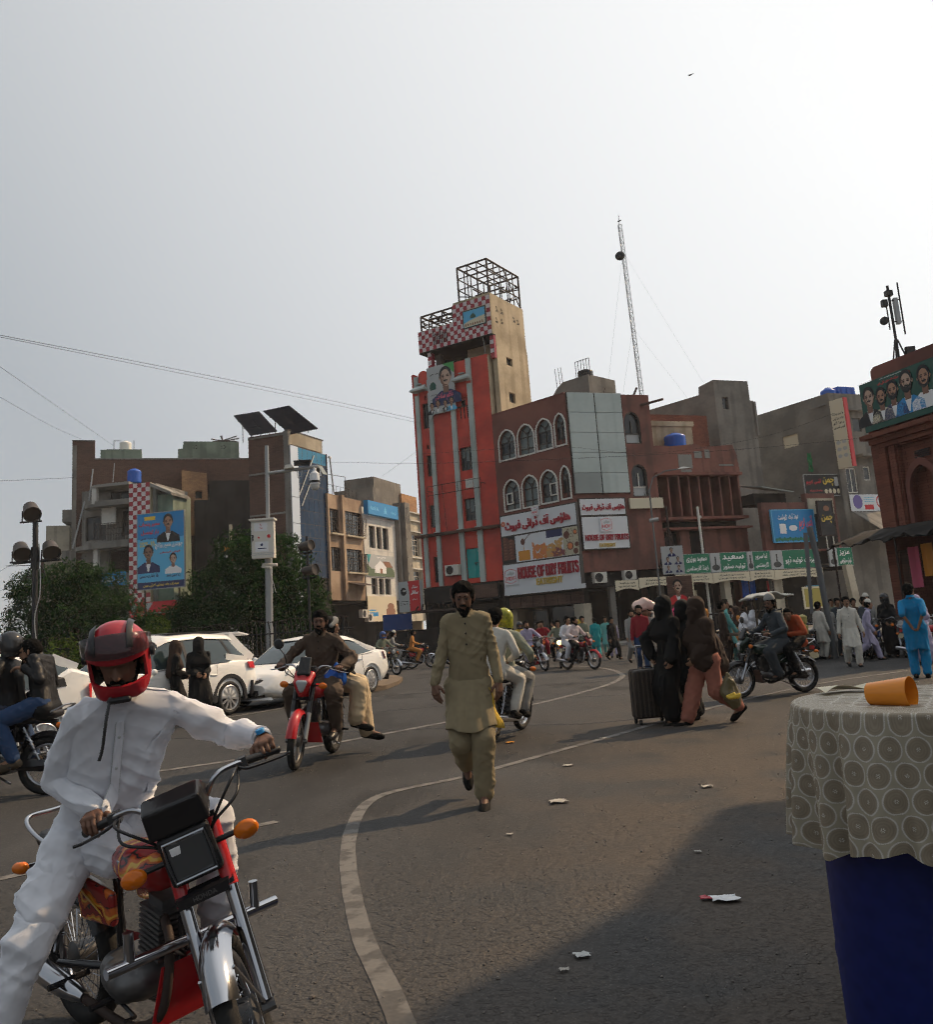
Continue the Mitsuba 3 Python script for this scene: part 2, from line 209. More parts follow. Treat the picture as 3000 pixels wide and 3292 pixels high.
GLY=r'''1*0$0;0$0`0)180@150?0>120.1L0-1k0;1n0?1n0`1j191w1D1$0{1!0,1u0%1c0x110w0@0y0-0$ 161N1A1O1A1g1H1g1H1Y1R1a1X1U1X1O1R1H171G"1H1N1O1N1Q1S1K1S
1J0%0d0#0q0[0u0`0y0.0!0(0(0%0@0*100?1914171B0~1E0@1E0$1B0u110j0<0d"0?0;0]0/100:0|0_0@0_
1D0z0d0v0q0(0t0<0#0?0;0.110_170|16150;1I0/1L0+1I0z110!0@0l0)0e
1K0z0/0;0/0}0<0/0>0(0_0&170/1L0[1P101P1A1J1F191G0@1C0+170%0]0y0z0y"0?170^1011110~1A0`1C0[1B 0=1d0>1k0]1n0~1m121i111b0|1Y0@1Z
1m0!0+0(0^0?0?0<0!0[0u100r1K0s1S0x1P0%1H0)1K0@1d0:1r0/1u0%1p0y1g0y1g0r1V0h1H0d0_0d0,0i0%0o0!0w
110y0/0)0:0-0>0(1D0[1H0{0|0_0+0;0!0z0y 0#1W0&1X0#1b0$1k0+1o0=1o0=1h0+1g0+1c0.1Z0[1a0]1U0$1P
0|0&1f0@1f0]0y0)0y
1A0z0c0v0q0*0u0=0$0?0;0.110{17140>140)100v0[0l0#0c
1K0$0$0)0=0_0:0~0=0}0{0>1D111L1F0{1G0/1E0*180#0~0y0<0y 0+1X0+1d0/1e0/1w0@1w0@1o0`1q141o161e121Y0{1W"0@1d0|1d0~1i0^1i
1*0#0;0&170,170?140=0@0^0:1A0-1W0-1l0:1m0>1Z0=1U0?1O0|1O171R1F1W1L1e1P1s1N1y1H1$171!0,1u0#1j0x0^0x0,0$0%0+"1c181f101o111m1A1i1C1e1B 1a1d1b1k1f1n1m1m1p1i1o1b1k1Y1d1Z
0|0u1l0$1t0<1p0`1r0}1n0|1k0[1h0;1h0)1l0y1i 0&1Y0@1Y0[0y0(0y
2E0!0w0$0=0&0]0*0^0?0?0<0#0@0u0}0r190r1H0u1M0%1H101V141d0:1j0/1p0;1t131+111)0<1:0/1[0:1_0=1_0_1?1C241G290{290;260)1{0z1-0y1!0&1q0y1b0!1Z0s1R0j1C0d0<0f0&0n
1J0%0d0$0r0>0t0`0y0.0!0(0(0%0@0)0~0@1A15171E0[1E0%1A0t130l0>0e"0?0;0]0/100:0{0`0?0^ 0/1M0=1O0:1S0;1b0[1f0}1f0~1Y0[1X0[1T0{1Q121S141L0;1G
110)0,0%1f0?1f0]0=0`0:180-190%140y0=0z0-0$
1W0y0/0*0/0&100+180/1A0,1F0=1P1F151O0{1S0>1S0,1P0%1F0y130y0]0$0z0y"1A0^140.1B0.1E0:"0>100[0>0_0?0{0~0_130@13
1*0$0;0(170@140>0@0]0;110.1Y0.1l0<1n0`1j191t1C1y1B1$0{1!0,1o0!1b0x110w0@0y0-0$0&0+ 1D0a1A0j1E0n1L0n1P0j1P0d1K0Z
1a0z0/0@0;180]180`0{0}0)0|0&1C0_1D1L121S121U0>1O0;1f0/1i0%1d0y1T0y1J0#1B0,0]0!0z0y 0@0g0^0p100q140n150g110c0_0c
180z0/0)0:0-0>0:140^130}120}0<1D0/1G0%1B0y0|0z0@0&0-0z0z0y 0.1J0/1Q0=1T0_1S0|1O0{1H0]1E0;1F
150=0g0=0l0[0p0{0p100l100g0{0c0[0c 0y0/0/0<0:0`0,1D0_1H0~0}0~0;0`0(0:0z0z0y 0+0T0+0Y0/0c0>0c0]0Y0]0T0>0P0/0P 0!0g0!0l0&0p0,0p0:0l0:0g0,0c0&0c
180z0y0z0/0)0:0,0=0/140|120|0=100:1D0/1G0+1F0#1B0y0{0z0?0(0-0z 0.0c0+0l0/0p0@0p0_0l0_0f0?0b
1W0z0/0(0;0:100]18171B1G151R0;1e0-1f0%1a0y1R0y1I0$1D0x120w0=0(0,0z0z0y"0`0[120.1A0/1A0>150{0~0{
1R0y0/0)0=0;120|1B1C181I121M0]1K0)190y0~0y0<0%0,0z0z0y"0{0_0^0<110/180;170^120|
1k0!0w0!0*0(0^0?0?0<0#0]0t170r1I0w1L0(1J1f1Y1f1a0?1e0:1r0-1r0#1n0y1Z0!1Q0j1C0d0<0f0&0n
1-0y0/0*0;0/130|100{0=0}0:150/1C0=1F131T111S0=1U0:1g0:1j0?1i191w1A1!0=1&0:1<0/1?0%1:0y1&0y1w0#1r0*1n0#1g0y1U0y1L0&1B0y0}0y0?0%0-0z0z0y
110z0/0*0:0-0=0)1D0[1H0{0}0{0;0^0)0;0!0z0y 0(1U0)1b0-1e0>1d0[1Z0@1S0<1P0+1Q
1K0%0d0#0r0:0s0_0w0,0#0%0-0%0@0*100?19101916161D0{1F0/1P0/1S0,1R0!1C0y170o0`0g"0?0;0~0.0}0^0_0`0@0_
1E0y0/0<0/0[0=0=0{0!1A0#1J0.1R191d1E1Q0@1E160^170.140(0_0z0y0y
110z0/0*0:0-0=0)1D0[1H0{0}0{0;0^0)0;0!0z0y 0%0f0%0l0*0p0;0p0?0l0>0e0:0b0+0b
1j0!0l0#0#0+0:0`0{19110_150%140#1I0&1J0^1K1J1B1W1A1X0_1S0_1T0>1Z0:1o0/1r0+1q0#1m0y1V0z1M0&1F0@0|0.0=0!0<0o0]0g0}0d1G0c1W0f1a0T1T0Q1F0N110N0?0Q0&0b 180v180!1B0%1G0%1J0!1J0v1G0s1B0s 110j110o140r190r1C0o1C0j190g140g 0_0v0_0!0|0%120%150!150v120s0|0s
190+1F0+1L0/1M0/1e0@1e0@1W0`1Y141W161M121G0|1E"0@1L0|1L0~1Q0^1Q 0z0c0v0q0-0w0>0&0?0;0.110{17140=140)100v0[0l0#0c
1B0z0/0*0:0.0>0;140~120~0=130:1G0/1J0%1E0y130y0{0!0[0(0.0z0z0y 0@0g0@0m0_0q100q140m140g100c0_0c 0$0g0$0m0)0q0/0q0=0m0=0g0/0c0)0c
1*0z0/0)0<0.120`0~0^0>0~0/150]1M171Z1C1j1C1r191w141z0|1y0:1/0/1<0%1-0y1m0#1V0w180w0|0y0=0&0,0z0z0y"1L0?1G0-1L0-1g0:1k0>1k0_1h0|1X0|
1n0!0w0#0/0&0]0*0^0?0?0<0#0@0u170q1O0v1R0#1C0+160<19121I1C1R1G1e1G1m1C1h101U121L0_1O0>1d0.1i0(1f0s1W0j1C0c0[0d0)0k
1P0#0$0)0=0_0:0~0=0|0}0>1D101L1C121G0>1K0:1U0/1X0+1W0#1S0y1J0y1B0%0}0y0;0y
110z0/0*0:0-0=0(1D0[1G0{0|0{0;0^0)0;0!0z0y 0)0p0.0w0<0x0>0s0;0p0@0n0@0j0=0g0-0g0)0k
1W0y0/0@0;180]170`0_0}0(0|0&1C0^1D1K121S121T0>1M0=0[0!0z0y 110g110l150p1A0p1E0l1E0g1A0c150c 0^0T0^0Y0|0c120c160Y160T120P0|0P 0;0l0?0p0_0p0}0l0}0g0_0c0?0c0;0g
1l0!0w0#0:0&0]0+0^0?0?0<0#0?0v0~0r1F0t1M0(1I101U141X131a0>1e0:1q0/1t0,1r0z1h0y1a0!1X0q1S0k1D0d0^0d0/0g0%0o 0{1H0|1O111R181Q1B1M1A1F161C0~1D
1W0y0/0^0<170^0_0}0(0|0%1C0^1D1K121R121S0~1T0>1O0>0[0!0y0y
1*0$0;0$0`0)180@150?0>120.1Y0.1l0<1n0{1j191v1D1y1C1$0{1!0,1u0%1c0x110w0@0y0-0$ 1K1G1K1M1O1Q1U1Q1Y1M1Y1G1U1C1O1C 131G131M171Q1D1Q1H1M1H1G1D1C171C
1-0z0/0+0<0:130|100{0=130/1B0;1F131S121U111S0<1d0/1j0=1i191w1A1!0=1&0:1<0/1?0%1:0y1&0y1y0!1r0)1n0#1g0y1R0z1L0&1F0z0~0y0?0&0-0z0z0y 1M1L1M1Q1Q1U1V1U1Z1Q1Z1L1V1H1Q1H 1E1Z1E1e1I1i1N1i1R1e1R1Z1N1V1I1V 161L161Q1A1U1F1U1J1Q1J1L1F1H1A1H
1X0y0/0@0;180]150{0`0}0(0|0&1C0_1D1T111U0>1N0=0`0#0z0y 0]0l0{0p130p170l170g140c0|0b0]0f
1p0!0s0!0%0(0@0?0;0<0x0]0p1B0n1Q0t1S0y1D0#160-190}1M181a161i0{1k0/1u0/1x0,1v0z1i0y1Z0i1E0Z0^0Z0/0c0%0k"1M0<1O0/1V0/1S0`1M0^ 1S1L1S1R1W1V1c1V1g1R1g1L1c1H1W1H 1B1L1B1R1F1V1L1V1P1R1P1L1L1H1F1H
1f0!0v0#0/0&0]0*0^0?0?0<0#0[0t110q1F0t1L0%1L0/1G101Q151U141a0;1a0$1V0o1O0h1A0c0<0e0&0m 0{1G0|1N111Q181P1B1L1A1E161B0~1C
1W0y0/0_0<180^0_0}0(0|0%1C0^1D1K121S121T0>1M0=0`0#0z0y 0+1R0,1Y0:1b0[1a0_1W0^1P0?1M0.1N
1E0y0/0<0/0[0=0=0{0!1A0#1J0.1R191d1E1Q0@1E160^170.140(0_0z0y0y 0u1Z0v1c0~1t151l141i0#1S0x1T
1A0u0p0+0v0=0%0?0<0.110{17140>110x0?0k0!0c 0.1M0/1T0=1W0_1V0|1R0{1K0]1H0;1I
1O0z0/0:0:0&0{0&140,1A0_1G161G1E1D1J161J0|1C0:1T0/1W0%1R0y190z0}0%0;0z0z0y"0?100}0[140{1113
1%0y0/0*0;0/130|100{0=0}0:150/1C0=1F131T111S0=1U0:1g0:1j0=1j0_1e1C1t1G1y0{1y0;1u0(1l0z1V0y1P0!1L0(1H0!1B0y0}0y0?0%0-0z0z0y
2K0!0w0$0=0&0]0*0^0?0?0<0#0@0u0}0r190r1H0u1M0%1H101V141d0:1k0/1q0=1t131*111)0=1+0:1[0:1_0>1^191`1A271A2B0=2E0:2Q0/2T0+2S0#2O0y2B0z230)1[0y1,0y1z0&1q0y1b0!1Z0s1R0j1C0d0<0f0&0n
180z0/0)0:0,0=0:140]130|120|0<1D0/1G0%1B0y110y0_0!0?0(0-0z0z0y 0)1J0)1P0-1Q0-1i0>1i0>1a0^1c121a141Q101K0_1I"0>1P0{1P0|1U0[1U
1P0$0$0)0=0_0:0~0=0}0{0>1D111L1B151G0>1K0:1W0.1X0$1S0y1K0y1B0%0~0y0<0y 0+1X0+1d0/1e0/1w0@1w0@1o0`1q141o161e121Y0{1W"0@1d0|1d0~1i0^1i
160>0m0]0q0}0q120m120g0}0c0]0c0>0g 0z0/0:0<0;0`0-1D0`1H100|100;0{0(0;0z0z0y 0!0g0!0m0&0q0-0q0;0m0;0g0-0c0&0c
1S0z0-0!0]0)110[1815181D121K0;1Z0.1a0$1V0y1C0#150,0}0_0@0^0<0?0=0$0%0z
0~0y0/0(0:0*0>0(1f0[1f0]0+0:0!0y0y
170@1T0@1Z0_1d101d141Z141T101P0_1P 0z0/0-0:0;0>0:120,1D0`1G100}100;0{0(0;0z0z0y 0$1T0$1Z0)1d0/1d0=1Z0=1T0/1P0)1P
1@0$0;0$0`0)180@150>0[0]0;1A0-1d0:1o0@1w111!111,0|1+0>1-0;1`0/1}0%1^0y1/0y1%0#1w0*1c0y110w0-0$ 1M1G1M1M1Q1Q1W1Q1a1M1a1G1W1C1Q1C 151G151M191Q1F1Q1J1M1J1G1F1C191C
1C0z0c0u0q0+0v0<0#0?0;0.110^170|16140<1H0/1K0,1I0z110!0@0l0)0e 0-1M0.1T0<1W0^1V0{1R0`1K0[1H0:1I
1P0z0/0.0:0)0^0)130;1F0`1J1C1I1A140{140]100]0_100=1H0]1L0+0^0z0z0y
1K0#0$0)0=0_0:0~0=0}0{0>1D111L1F0{1G0/1E0*180#0~0y0;0y
1B0z0/0-0<0<130~120~0=130:1G0/1J0%1E0y130y0`0#0[0(0;0!0z0y 0_1H0_1N0}1R141R181N181H141D0}1D 0)1H0)1N0-1R0=1R0[1N0[1H0=1D0-1D
1Y0z0p0!0,0)0^0>14101A1E1A1Q0>1U0:1d0/1g0,1g0$1c0y1T0y1K0$1D0w110x0<0*0;0r0[0Q0.0N0(0M"0{0@140.1C0.180{100`
1#0#0;0&180*180?150=0@0^0:1A0-1Y0/1Y0[1H171G1I1R1R1s1d1x1Q1Y1F1X1C1h131t0;1*0/1-0%1(0y1r0z1k0%1W0w100w0,0$
1%0y0/0*0;0/130|100{0=0}0:150/1C0=1F131T111S0=1U0:1g0:1j0=1j0_1e1C1t1G1y0{1y0;1u0(1l0z1V0y1P0!1L0(1H0!1B0y0}0y0?0%0-0z0z0y 1N1L1N1Q1R1U1W1U1a1Q1a1L1W1H1R1H 1F1Z1F1e1J1i1O1i1S1e1S1Z1O1V1J1V 171L171Q1B1U1G1U1K1Q1K1L1G1H1B1H
1i0z0y0z0/0(0:0+0@0*1f0^1f0_161C1E1Q1D1b121c0?1a0:1o0/1r0+1q0#1m0y1b0y1P0$160y"1A0~0^0/1F0;1N0@1N0`1K0~
130z0/0)0:0+0>0)1f0]1f0_0?0}0:180/1B0%160y0^0z0=0&0/0!0z0y
1K0z0/0;0/0[0<0@0]0#190$1K0>1U1A1d1F1Q0@1F0?1C10121B0;1R0-1R0#1N0y1E0y120&0@0y0z0y 0v1Y0w1c101t161l151i0!1R
1Z0$0z0&0;0]0;0~0>0$1J0.1S1910191f1O1f1Q0>1T0:1e0/1h0,1g0!1c0y1L0!1C0-140$0@0y
1%0y0/0(0;0-120`0~0^0<0~0/1G131Z1C1j1C1r191w141z0{1x0-1s0&1j0z1V0w110x0=0&0+0z0z0y"1G0.1d0/1k0>1k0^1h0|1X0|1M0@
1g0y0y0y0/0%0/0+0[0)1f0]1f0^15181D1M1E1V1A1a141c0?1Y0,1S0&160y"0^0:1I0<1N0@1N0`1K0~1A0~0}0[ 191R1A1Y1E1b1L1a1O1W1N1P1J1M1C1N
1K0z0/0;0/0}0<0/0>0&0|0)1D0/1L0[1P101P1A1J1F191G0@1C0+170%0]0y0z0y"0?170^1011110~1A0`1C0[1B 0|1i111m171m1B1i1B1c171Y111Y0|1c 0,1c0,1i0:1m0@1m0_1i0_1c0@1Y0:1Y
1l0!0w0$0=0&0]0*0^0?0?0<0#0@0u0~0r1F0t1M0&1I101S131X131b0<1q0/1t0,1r0z1h0y1a0!1X0q1S0k1D0d0^0d0/0g0%0o
1O0y0s0(0%0<0+150/1T0/1W0+1T0z0_0w0<0t0:0p0>0m160k1Y0k1t0n1s0a1a0W0;0Y0!0g
2K0!0w0$0=0&0]0*0^0?0?0<0#0@0u0}0r190r1H0u1M0%1H101V141d0:1k0/1q0=1t131+111)0<1/0/1[0:1_0>1^191`1A271A2B0=2E0:2Q0/2T0+2S0#2O0y2B0z230)1[0y1,0y1z0&1q0y1b0!1Z0s1R0j1C0d0<0f0&0n 1v1L1v1Q1z1U1&1U1+1Q1+1L1&1H1z1H 1n1Z1n1e1r1i1w1i1!1e1!1Z1w1V1r1V 1f1L1f1Q1j1U1o1U1s1Q1s1L1o1H1j1H
1x0#0;0&170,170?140=0@0^0:1A0-1Y0/1a0?1H181H1H1P1P1s1d1x1P1Y1D1k111q0?1q0-1k0$1O0w0^0x0,0$0%0+'''.split('\n')
WORDS=dict(hdf=[0,1,2,3,-1,4,5,6,7,8,-1,9,10,-1,11,12,13,14],member=[15,13,16,17,18,-1,2,19,20,21],bar=[22,23,24,25,26,-1,7,13,27],chd=[28,5,6,29,1,-1,2,30,31,24,-1,32,7,33,34,25,35],rana=[36,30,23,37,-1,38,7,13,39,27,-1,13,24,6,7],jamil=[33,20,37,6,-1,22,30,20,40,-1,13,24,6,7],rafiq=[11,12,13,34,-1,41,30,3,7],khan=[42,13,43,-1,22,44,-1,42,13,24],g1a=[32,7,45,25,34,-1,33,30,46,47],g1b=[48,49,17,21,7,13,44,-1,50,17,51,6],g2a=[33,30,46,47],g2b=[7,25,49,47,-1,52,30,53,25,54],g3a=[7,1,2,47,-1,13,30,24],g3b=[48,49,17,21,7,13,44],g4=[25,18,8,-1,52,30,53,25,54,-1,55,26,2,19,53,6],g5a=[56,51,56,57],g5b=[11,12,13,34,-1,52,30,53,25,54],dukan=[2,19,20,24,-1,42,13,26,1,58],faisal=[58,13,27,10,-1,22,31,30,3,-1,7,6,45,13,27,-1,52,30,59,39,35],chaman=[36,20,35],ice=[60,51,2,26,-1,48,5,10],cold=[61,24,7,8,-1,50,53,25,26],meat=[55,62,25,44],multani=[4,24,13,63,64,47],sangi=[4,65,17,47],nazim=[4,37,66,67,-1,60,68,13,24],plate=[32,7,58,13,69],dua=[25,44,-1,13,57,58],mub=[70,30,34,-1,71,54,2,26,-1,72,30,18,-1,58,13,27,-1,73,7,13,19,21],qau=[4,64,19,20,47,6,-1,4,21,25,69])
def _num(a, b): return AL.index(a) * len(AL) + AL.index(b) - 60
def _glyph(s):
    ps = []
    for g in s[2:].split(' '):
        rings = [[(_num(*r[i:i + 2]), _num(*r[i + 2:i + 4])) for i in range(0, len(r), 4)] for r in g.split('"')]
        if len(rings[0]) > 2: ps.append(Polygon(rings[0], [r for r in rings[1:] if len(r) > 2]).buffer(0))
    return _num(s[0], s[1]), ps
GL = [_glyph(s) for s in GLY]
def urdu(*words, depth=.02):
    x, ps = 0, []
    for w in words[::-1]:
        for i in WORDS[w]:
            if i < 0: x += 26; continue
            ps += [affinity.translate(g, x) for g in GL[i][1]]; x += GL[i][0]
        x += 26
    sh = affinity.scale(unary_union(ps), .014, .014, origin=(0, 0))
    return cat([trimesh.creation.extrude_polygon(g, depth, engine='earcut') for g in getattr(sh, 'geoms', [sh])])
# ------------------------------------------------------------------ ground
def ASPH(p, n, uv):
    g = fbm(p.x * 60, p.y * 60, 0, 3); s = fbm(p.x * .55, p.y * .55, 7, 4); k = cell_rand(p.x * 150, p.y * 150)
    patch = smoothstep(.55, .60, noise(p.x * .22 + 3, p.y * .16, 21)) - smoothstep(.5, .42, noise(p.x * .9, p.y * .35, 33)) * .8
    t = dr.exp(-.5 * dr.square((p.x - .12 * p.y - 1.2) / 1.3)) * dr.exp(-.5 * dr.square((p.y - 7.5) / 4.5))
    w = .026 + .022 * g + .026 * (s - .4) + .022 * dr.select(k > .93, 1., 0.)
    stain = smoothstep(.60, .76, fbm(p.x * 1.1 + 30, p.y * .5, 2, 3)) * .35
    lane = dr.exp(-.5 * dr.square((noise(p.x * .16 + p.y * .10, p.y * .05, 9) - .5) / .05)); a = mi.Color3f(1.0, .985, .985) * w * (1 - stain) * (1 - .22 * lane) * (1 + .18 * patch)
    return mix(a, mi.Color3f(.078, .058, .042) * (.6 + .8 * g), dr.clip(t * .75 * smoothstep(.25, .65, fbm(p.x * 1.8, p.y * 1.8, 4, 4)), 0, .75))
def ASPHB(p, n, uv): return fbm(p.x * 75, p.y * 75, 0, 2) + .8 * smoothstep(.55, .8, noise(p.x * 38, p.y * 38))
scene['mat_asphalt'] = {'type': 'twosided', 'b': {'type': 'bumpmap', 'arbitrary': mikit.proc(ASPHB, eps=2e-3), 'scale': .007, 'b': {'type': 'principled', 'base_color': mikit.proc(ASPH), 'roughness': .72, 'specular': .28}}}
def PAINT(p, n, uv): return dr.clip(smoothstep(.42, .62, fbm(p.x * 9, p.y * 9, 0, 4)) * .8 + .25 * noise(p.x * 60, p.y * 60), 0, 1)
duo('road_paint', (.14, .133, .124), (.068, .064, .06), .7, PAINT)
DIRT = duo('dirt', (.16, .12, .085), (.08, .062, .046), .95, FINE)
struct('road', tri([[-700, -60, 0], [700, -60, 0], [700, 900, 0], [-700, 900, 0]], [[0, 1, 2], [0, 2, 3]]), 'mat_asphalt', 'wide asphalt road junction')
def ribbon(pts, w, z=.004, n=6):
    P = spline(pts, n); P = P[:, :2]; t = np.gradient(P, axis=0); t /= np.linalg.norm(t, axis=1, keepdims=True); q = np.stack([-t[:, 1], t[:, 0]], 1)
    w = np.broadcast_to(w, (len(P),))[:, None]; wob = 1 + .10 * meshkit.noise(np.c_[P * 5, P[:, :1] * 0])[:, None]
    return grid(np.stack([np.c_[P + q * w / 2 * wob, np.full(len(P), z)], np.c_[P - q * w / 2 * wob, np.full(len(P), z)]], 1))
for lab, w, pts in (('curved white line sweeping from the bottom of the picture round towards the suitcase', .10, [(-.3, 3.2), (-.46, 3.83), (-.64, 4.45), (-.82, 5.30), (-.96, 6.12), (-1.04, 6.89), (-1.06, 7.64), (-.97, 8.10), (-.75, 8.40), (-.29, 8.76), (.21, 9.34), (.80, 10.09), (1.65, 11.13), (2.54, 12.32), (3.6, 13.6), (4.9, 15.0), (6.4, 16.3), (8.2, 17.4)]),
                    ('white line crossing behind the walking man and hooking back far off', .13, [(-3.92, 10.65), (-2.91, 11.38), (-1.79, 12.52), (-.64, 13.85), (.42, 15.21), (1.41, 16.68), (2.59, 18.95), (3.25, 20.91), (3.54, 22.75), (3.5, 25.32), (3.0, 27.31), (2.2, 28.5)]),
                    ('worn white line behind the nearest motorcycle', .10, [(-4.6, 4.9), (-3.25, 6.10), (-2.92, 6.38), (-1.94, 7.13), (-1.70, 7.32)]),
                    ('white edge line beside the waiting cars', .10, [(-8.5, 15.2), (-6.46, 16.79), (-4.94, 17.80), (-4.20, 19.09), (-3.3, 20.9), (-2.7, 22.4)])):
    struct('road_marking', ribbon(pts, w), 'mat_road_paint', lab)
CRACK = mat('crack_tar', (.02, .02, .021), .5)
struct('tar_seam', cat(ribbon([(-6, 14.6), (-1.92, 13.49), (.41, 12.85), (1.3, 12.45), (2.2, 12.6)], .035, .003), ribbon([(-5, 20.2), (-1, 20.6), (2, 20.2), (5.5, 20.8)], .05, .003), ribbon([(-3, 16.3), (0, 16.9), (2.6, 16.5)], .03, .003)), CRACK, 'dark tar seams across the road')
isl = Polygon([(-2.67, 22.3), (-2.42, 22.79), (-2.25, 24.59), (-2.3, 26.40), (-2.64, 27.9), (-3.6, 29.5), (-7, 33), (-30, 34), (-30, 28), (-12, 26.5), (-6, 25.2)])
struct('traffic_island', cat(mv(trimesh.creation.extrude_polygon(isl, .10, engine='earcut'), z=.001)), DIRT, 'low dusty traffic island with the fence and trees')
P_ = Polygon([(-40, 44), (-14, 52.5), (-10.2, 56), (-8.6, 60), (-2.5, 78), (2.5, 78), (-3.4, 51.6), (1.5, 48.4), (5.5, 44), (16, 47.5), (17, 38), (11.4, 27.6), (12.6, 22), (40, 22), (40, 90), (-40, 90)])
struct('pavement', cat(trimesh.creation.extrude_polygon(P_, .12, engine='earcut')), CONC, 'raised pavement in front of the shops')
# ------------------------------------------------------------------ building helpers
def shell(k, F, u0, u1, z0, z1, dep, m, holes=(), t=.3, name='wall', top=None, par=.5):
    poly = (top or sbox(u0, z0, u1, z1)).difference(unary_union(list(holes))) if holes else (top or sbox(u0, z0, u1, z1))
    part(k, name, cat(F.P(poly, -t, 0), F.B(u0, u0 + .25, z0, z1, -dep, -t), F.B(u1 - .25, u1, z0, z1, -dep, -t), F.B(u0 + .25, u1 - .25, z0, z1, -dep, -dep + .25), F.B(u0 + .25, u1 - .25, z1 - par - .2, z1 - par, -dep + .25, -t)), m)
def win(k, F, u0, u1, z0, z1, rec=.18, fm=DFRAME, gm=GLASS, nx=2, nz_=1, fw=.06, name='window', poly=None, bars=None):
    w = []
    q = poly or sbox(u0, z0, u1, z1)
    w.append(F.P(q.difference(q.buffer(-fw, join_style=2)), -rec - .05, -rec + .03))
    for i in range(1, nx): u = u0 + (u1 - u0) * i / nx; w.append(F.B(u - fw / 2, u + fw / 2, z0 + fw, z1 - fw if not poly else z0 + (z1 - z0) * .9, -rec - .04, -rec + .02))
    for i in range(1, nz_): z = z0 + (z1 - z0) * i / nz_; w.append(F.B(u0 + fw, u1 - fw, z - fw / 2, z + fw / 2, -rec - .035, -rec + .015))
    p = part(k, name, cat(w), fm)
    if gm is not None: part(p, 'pane', F.P(q.buffer(-fw * .5, join_style=2), -rec - .03, -rec - .01), gm)
    if bars: part(p, 'grille', cat([F.tube((u, z0 + .05, -.05), (u, z1 - .05, -.05), .012, 4) for u in np.linspace(u0 + .1, u1 - .1, bars)] + [F.tube((u0, z, -.05), (u1, z, -.05), .014, 4) for z in np.linspace(z0 + .15, z1 - .15, 4)]), RUST)
    return p
BRICKS = mat('skin_deep_shade_print', (.13, .07, .045), .5)
def portrait(k, F, u, z, h, skin=SKINP, hair=BLACK, coat=NAVYP, beard=0, d=0., shirt=WPRINT, moust=True, body=True):
    "a flat printed bust: h is the height from chest to crown"
    r = h * .19; hz = z + h * .70; L = lambda n, *ps: part(p, n[0], F.P(unary_union(ps), d, d + n[1]), n[2])
    p = part(k, 'portrait', F.P(unary_union([Polygon([(u - .43 * h, z), (u - .42 * h, z + .2 * h), (u - .16 * h, z + .36 * h), (u + .16 * h, z + .36 * h), (u + .42 * h, z + .2 * h), (u + .43 * h, z)])] if body else [ell(u, z + .3 * h, .1 * h)]), d, d + .008), coat)
    if body: L(('shirt', .012, shirt), Polygon([(u - .10 * h, z + .36 * h), (u + .10 * h, z + .36 * h), (u + .01 * h, z + .04 * h), (u - .03 * h, z + .04 * h)]))
    L(('face', .016, skin), ell(u, hz, r * .84, r * 1.2), sbox(u - r * .42, z + .30 * h, u + r * .42, hz - r * .6), ell(u - r * .86, hz - r * .05, r * .14, r * .26), ell(u + r * .86, hz - r * .05, r * .14, r * .26))
    L(('face_shade', .018, SHADEP if skin is not SKINP3 else BRICKS), ell(u, hz, r * .84, r * 1.2).difference(ell(u + r * .28, hz + r * .12, r * .86, r * 1.2)), ell(u - r * .3, hz - r * .2, r * .07, r * .25), sbox(u - r * .42, z + .30 * h, u + r * .42, hz - r * 1.0).difference(ell(u + r * .2, hz - r * .2, r * .8, r * 1.1)), ell(u + r * .36, hz + r * .06, r * .24, r * .13), ell(u - r * .36, hz + r * .06, r * .24, r * .13))
    L(('hair', .021, hair), ell(u, hz + r * .18, r * .95, r * 1.22).difference(ell(u, hz - r * .22, r * .78, r * 1.18)).intersection(sbox(u - h, hz - r * .1, u + h, hz + h)))
    fe = [sbox(u + q * r * .36 - r * .20, hz + r * .20, u + q * r * .36 + r * .20, hz + r * .28) for q in (-1, 1)] + [ell(u + q * r * .36, hz + r * .02, r * .16, r * .075) for q in (-1, 1)]
    fe.append(Polygon([(u - r * .12, hz - r * .34), (u + r * .14, hz - r * .34), (u + r * .06, hz - r * .28)])); fe.append(sbox(u - r * .26, hz - r * .68, u + r * .26, hz - r * .63))
    if moust: fe.append(ell(u, hz - r * .50, r * .36, r * .10))
    if beard: fe.append(ell(u, hz - r * .1, r * .86, r * 1.24).difference(ell(u, hz + r * .14, r * .72, r * (1.28 - .5 * beard))).intersection(sbox(u - h, hz - h, u + h, hz - r * .12)))
    L(('features', .022, hair), *fe)
    return p
def aircon(F, u, z, w=.8, h=.55, label='', group=None):
    k = thing('air_conditioner', label, 'air conditioner', group)
    part(k, 'casing', F.B(u, u + w, z, z + h, .05, .38), OFFW)
    c, r = u + w * .36, h * .42
    part(k, 'fan_guard', cat([F.P(ell(c, z + h / 2, q * r).difference(ell(c, z + h / 2, q * r - .018)), .381, .395) for q in (1, .7, .4)] + [F.P(sbox(c - r, z + h / 2 - .01, c + r, z + h / 2 + .01), .382, .39)]), DFRAME)
    part(k, 'fan', F.P(ell(c, z + h / 2, r * .96), .3802, .384), BLACK)
    part(k, 'bracket', cat(F.B(u + .05, u + .1, z - .05, z, .003, .4), F.B(u + w - .1, u + w - .05, z - .05, z, .003, .4)), DFRAME)
def board(name, label, F, u0, u1, z0, z1, d, m, t=.06, frame=None, cat_='sign', group=None, poly=None):
    k = thing(name, label, cat_, group); part(k, 'panel', F.P(poly or sbox(u0, z0, u1, z1), d - t, d), m)
    if frame: q = sbox(u0, z0, u1, z1); part(k, 'frame', F.P(q.buffer(.05, join_style=2).difference(q), d - t, d + .015), frame)
    return k
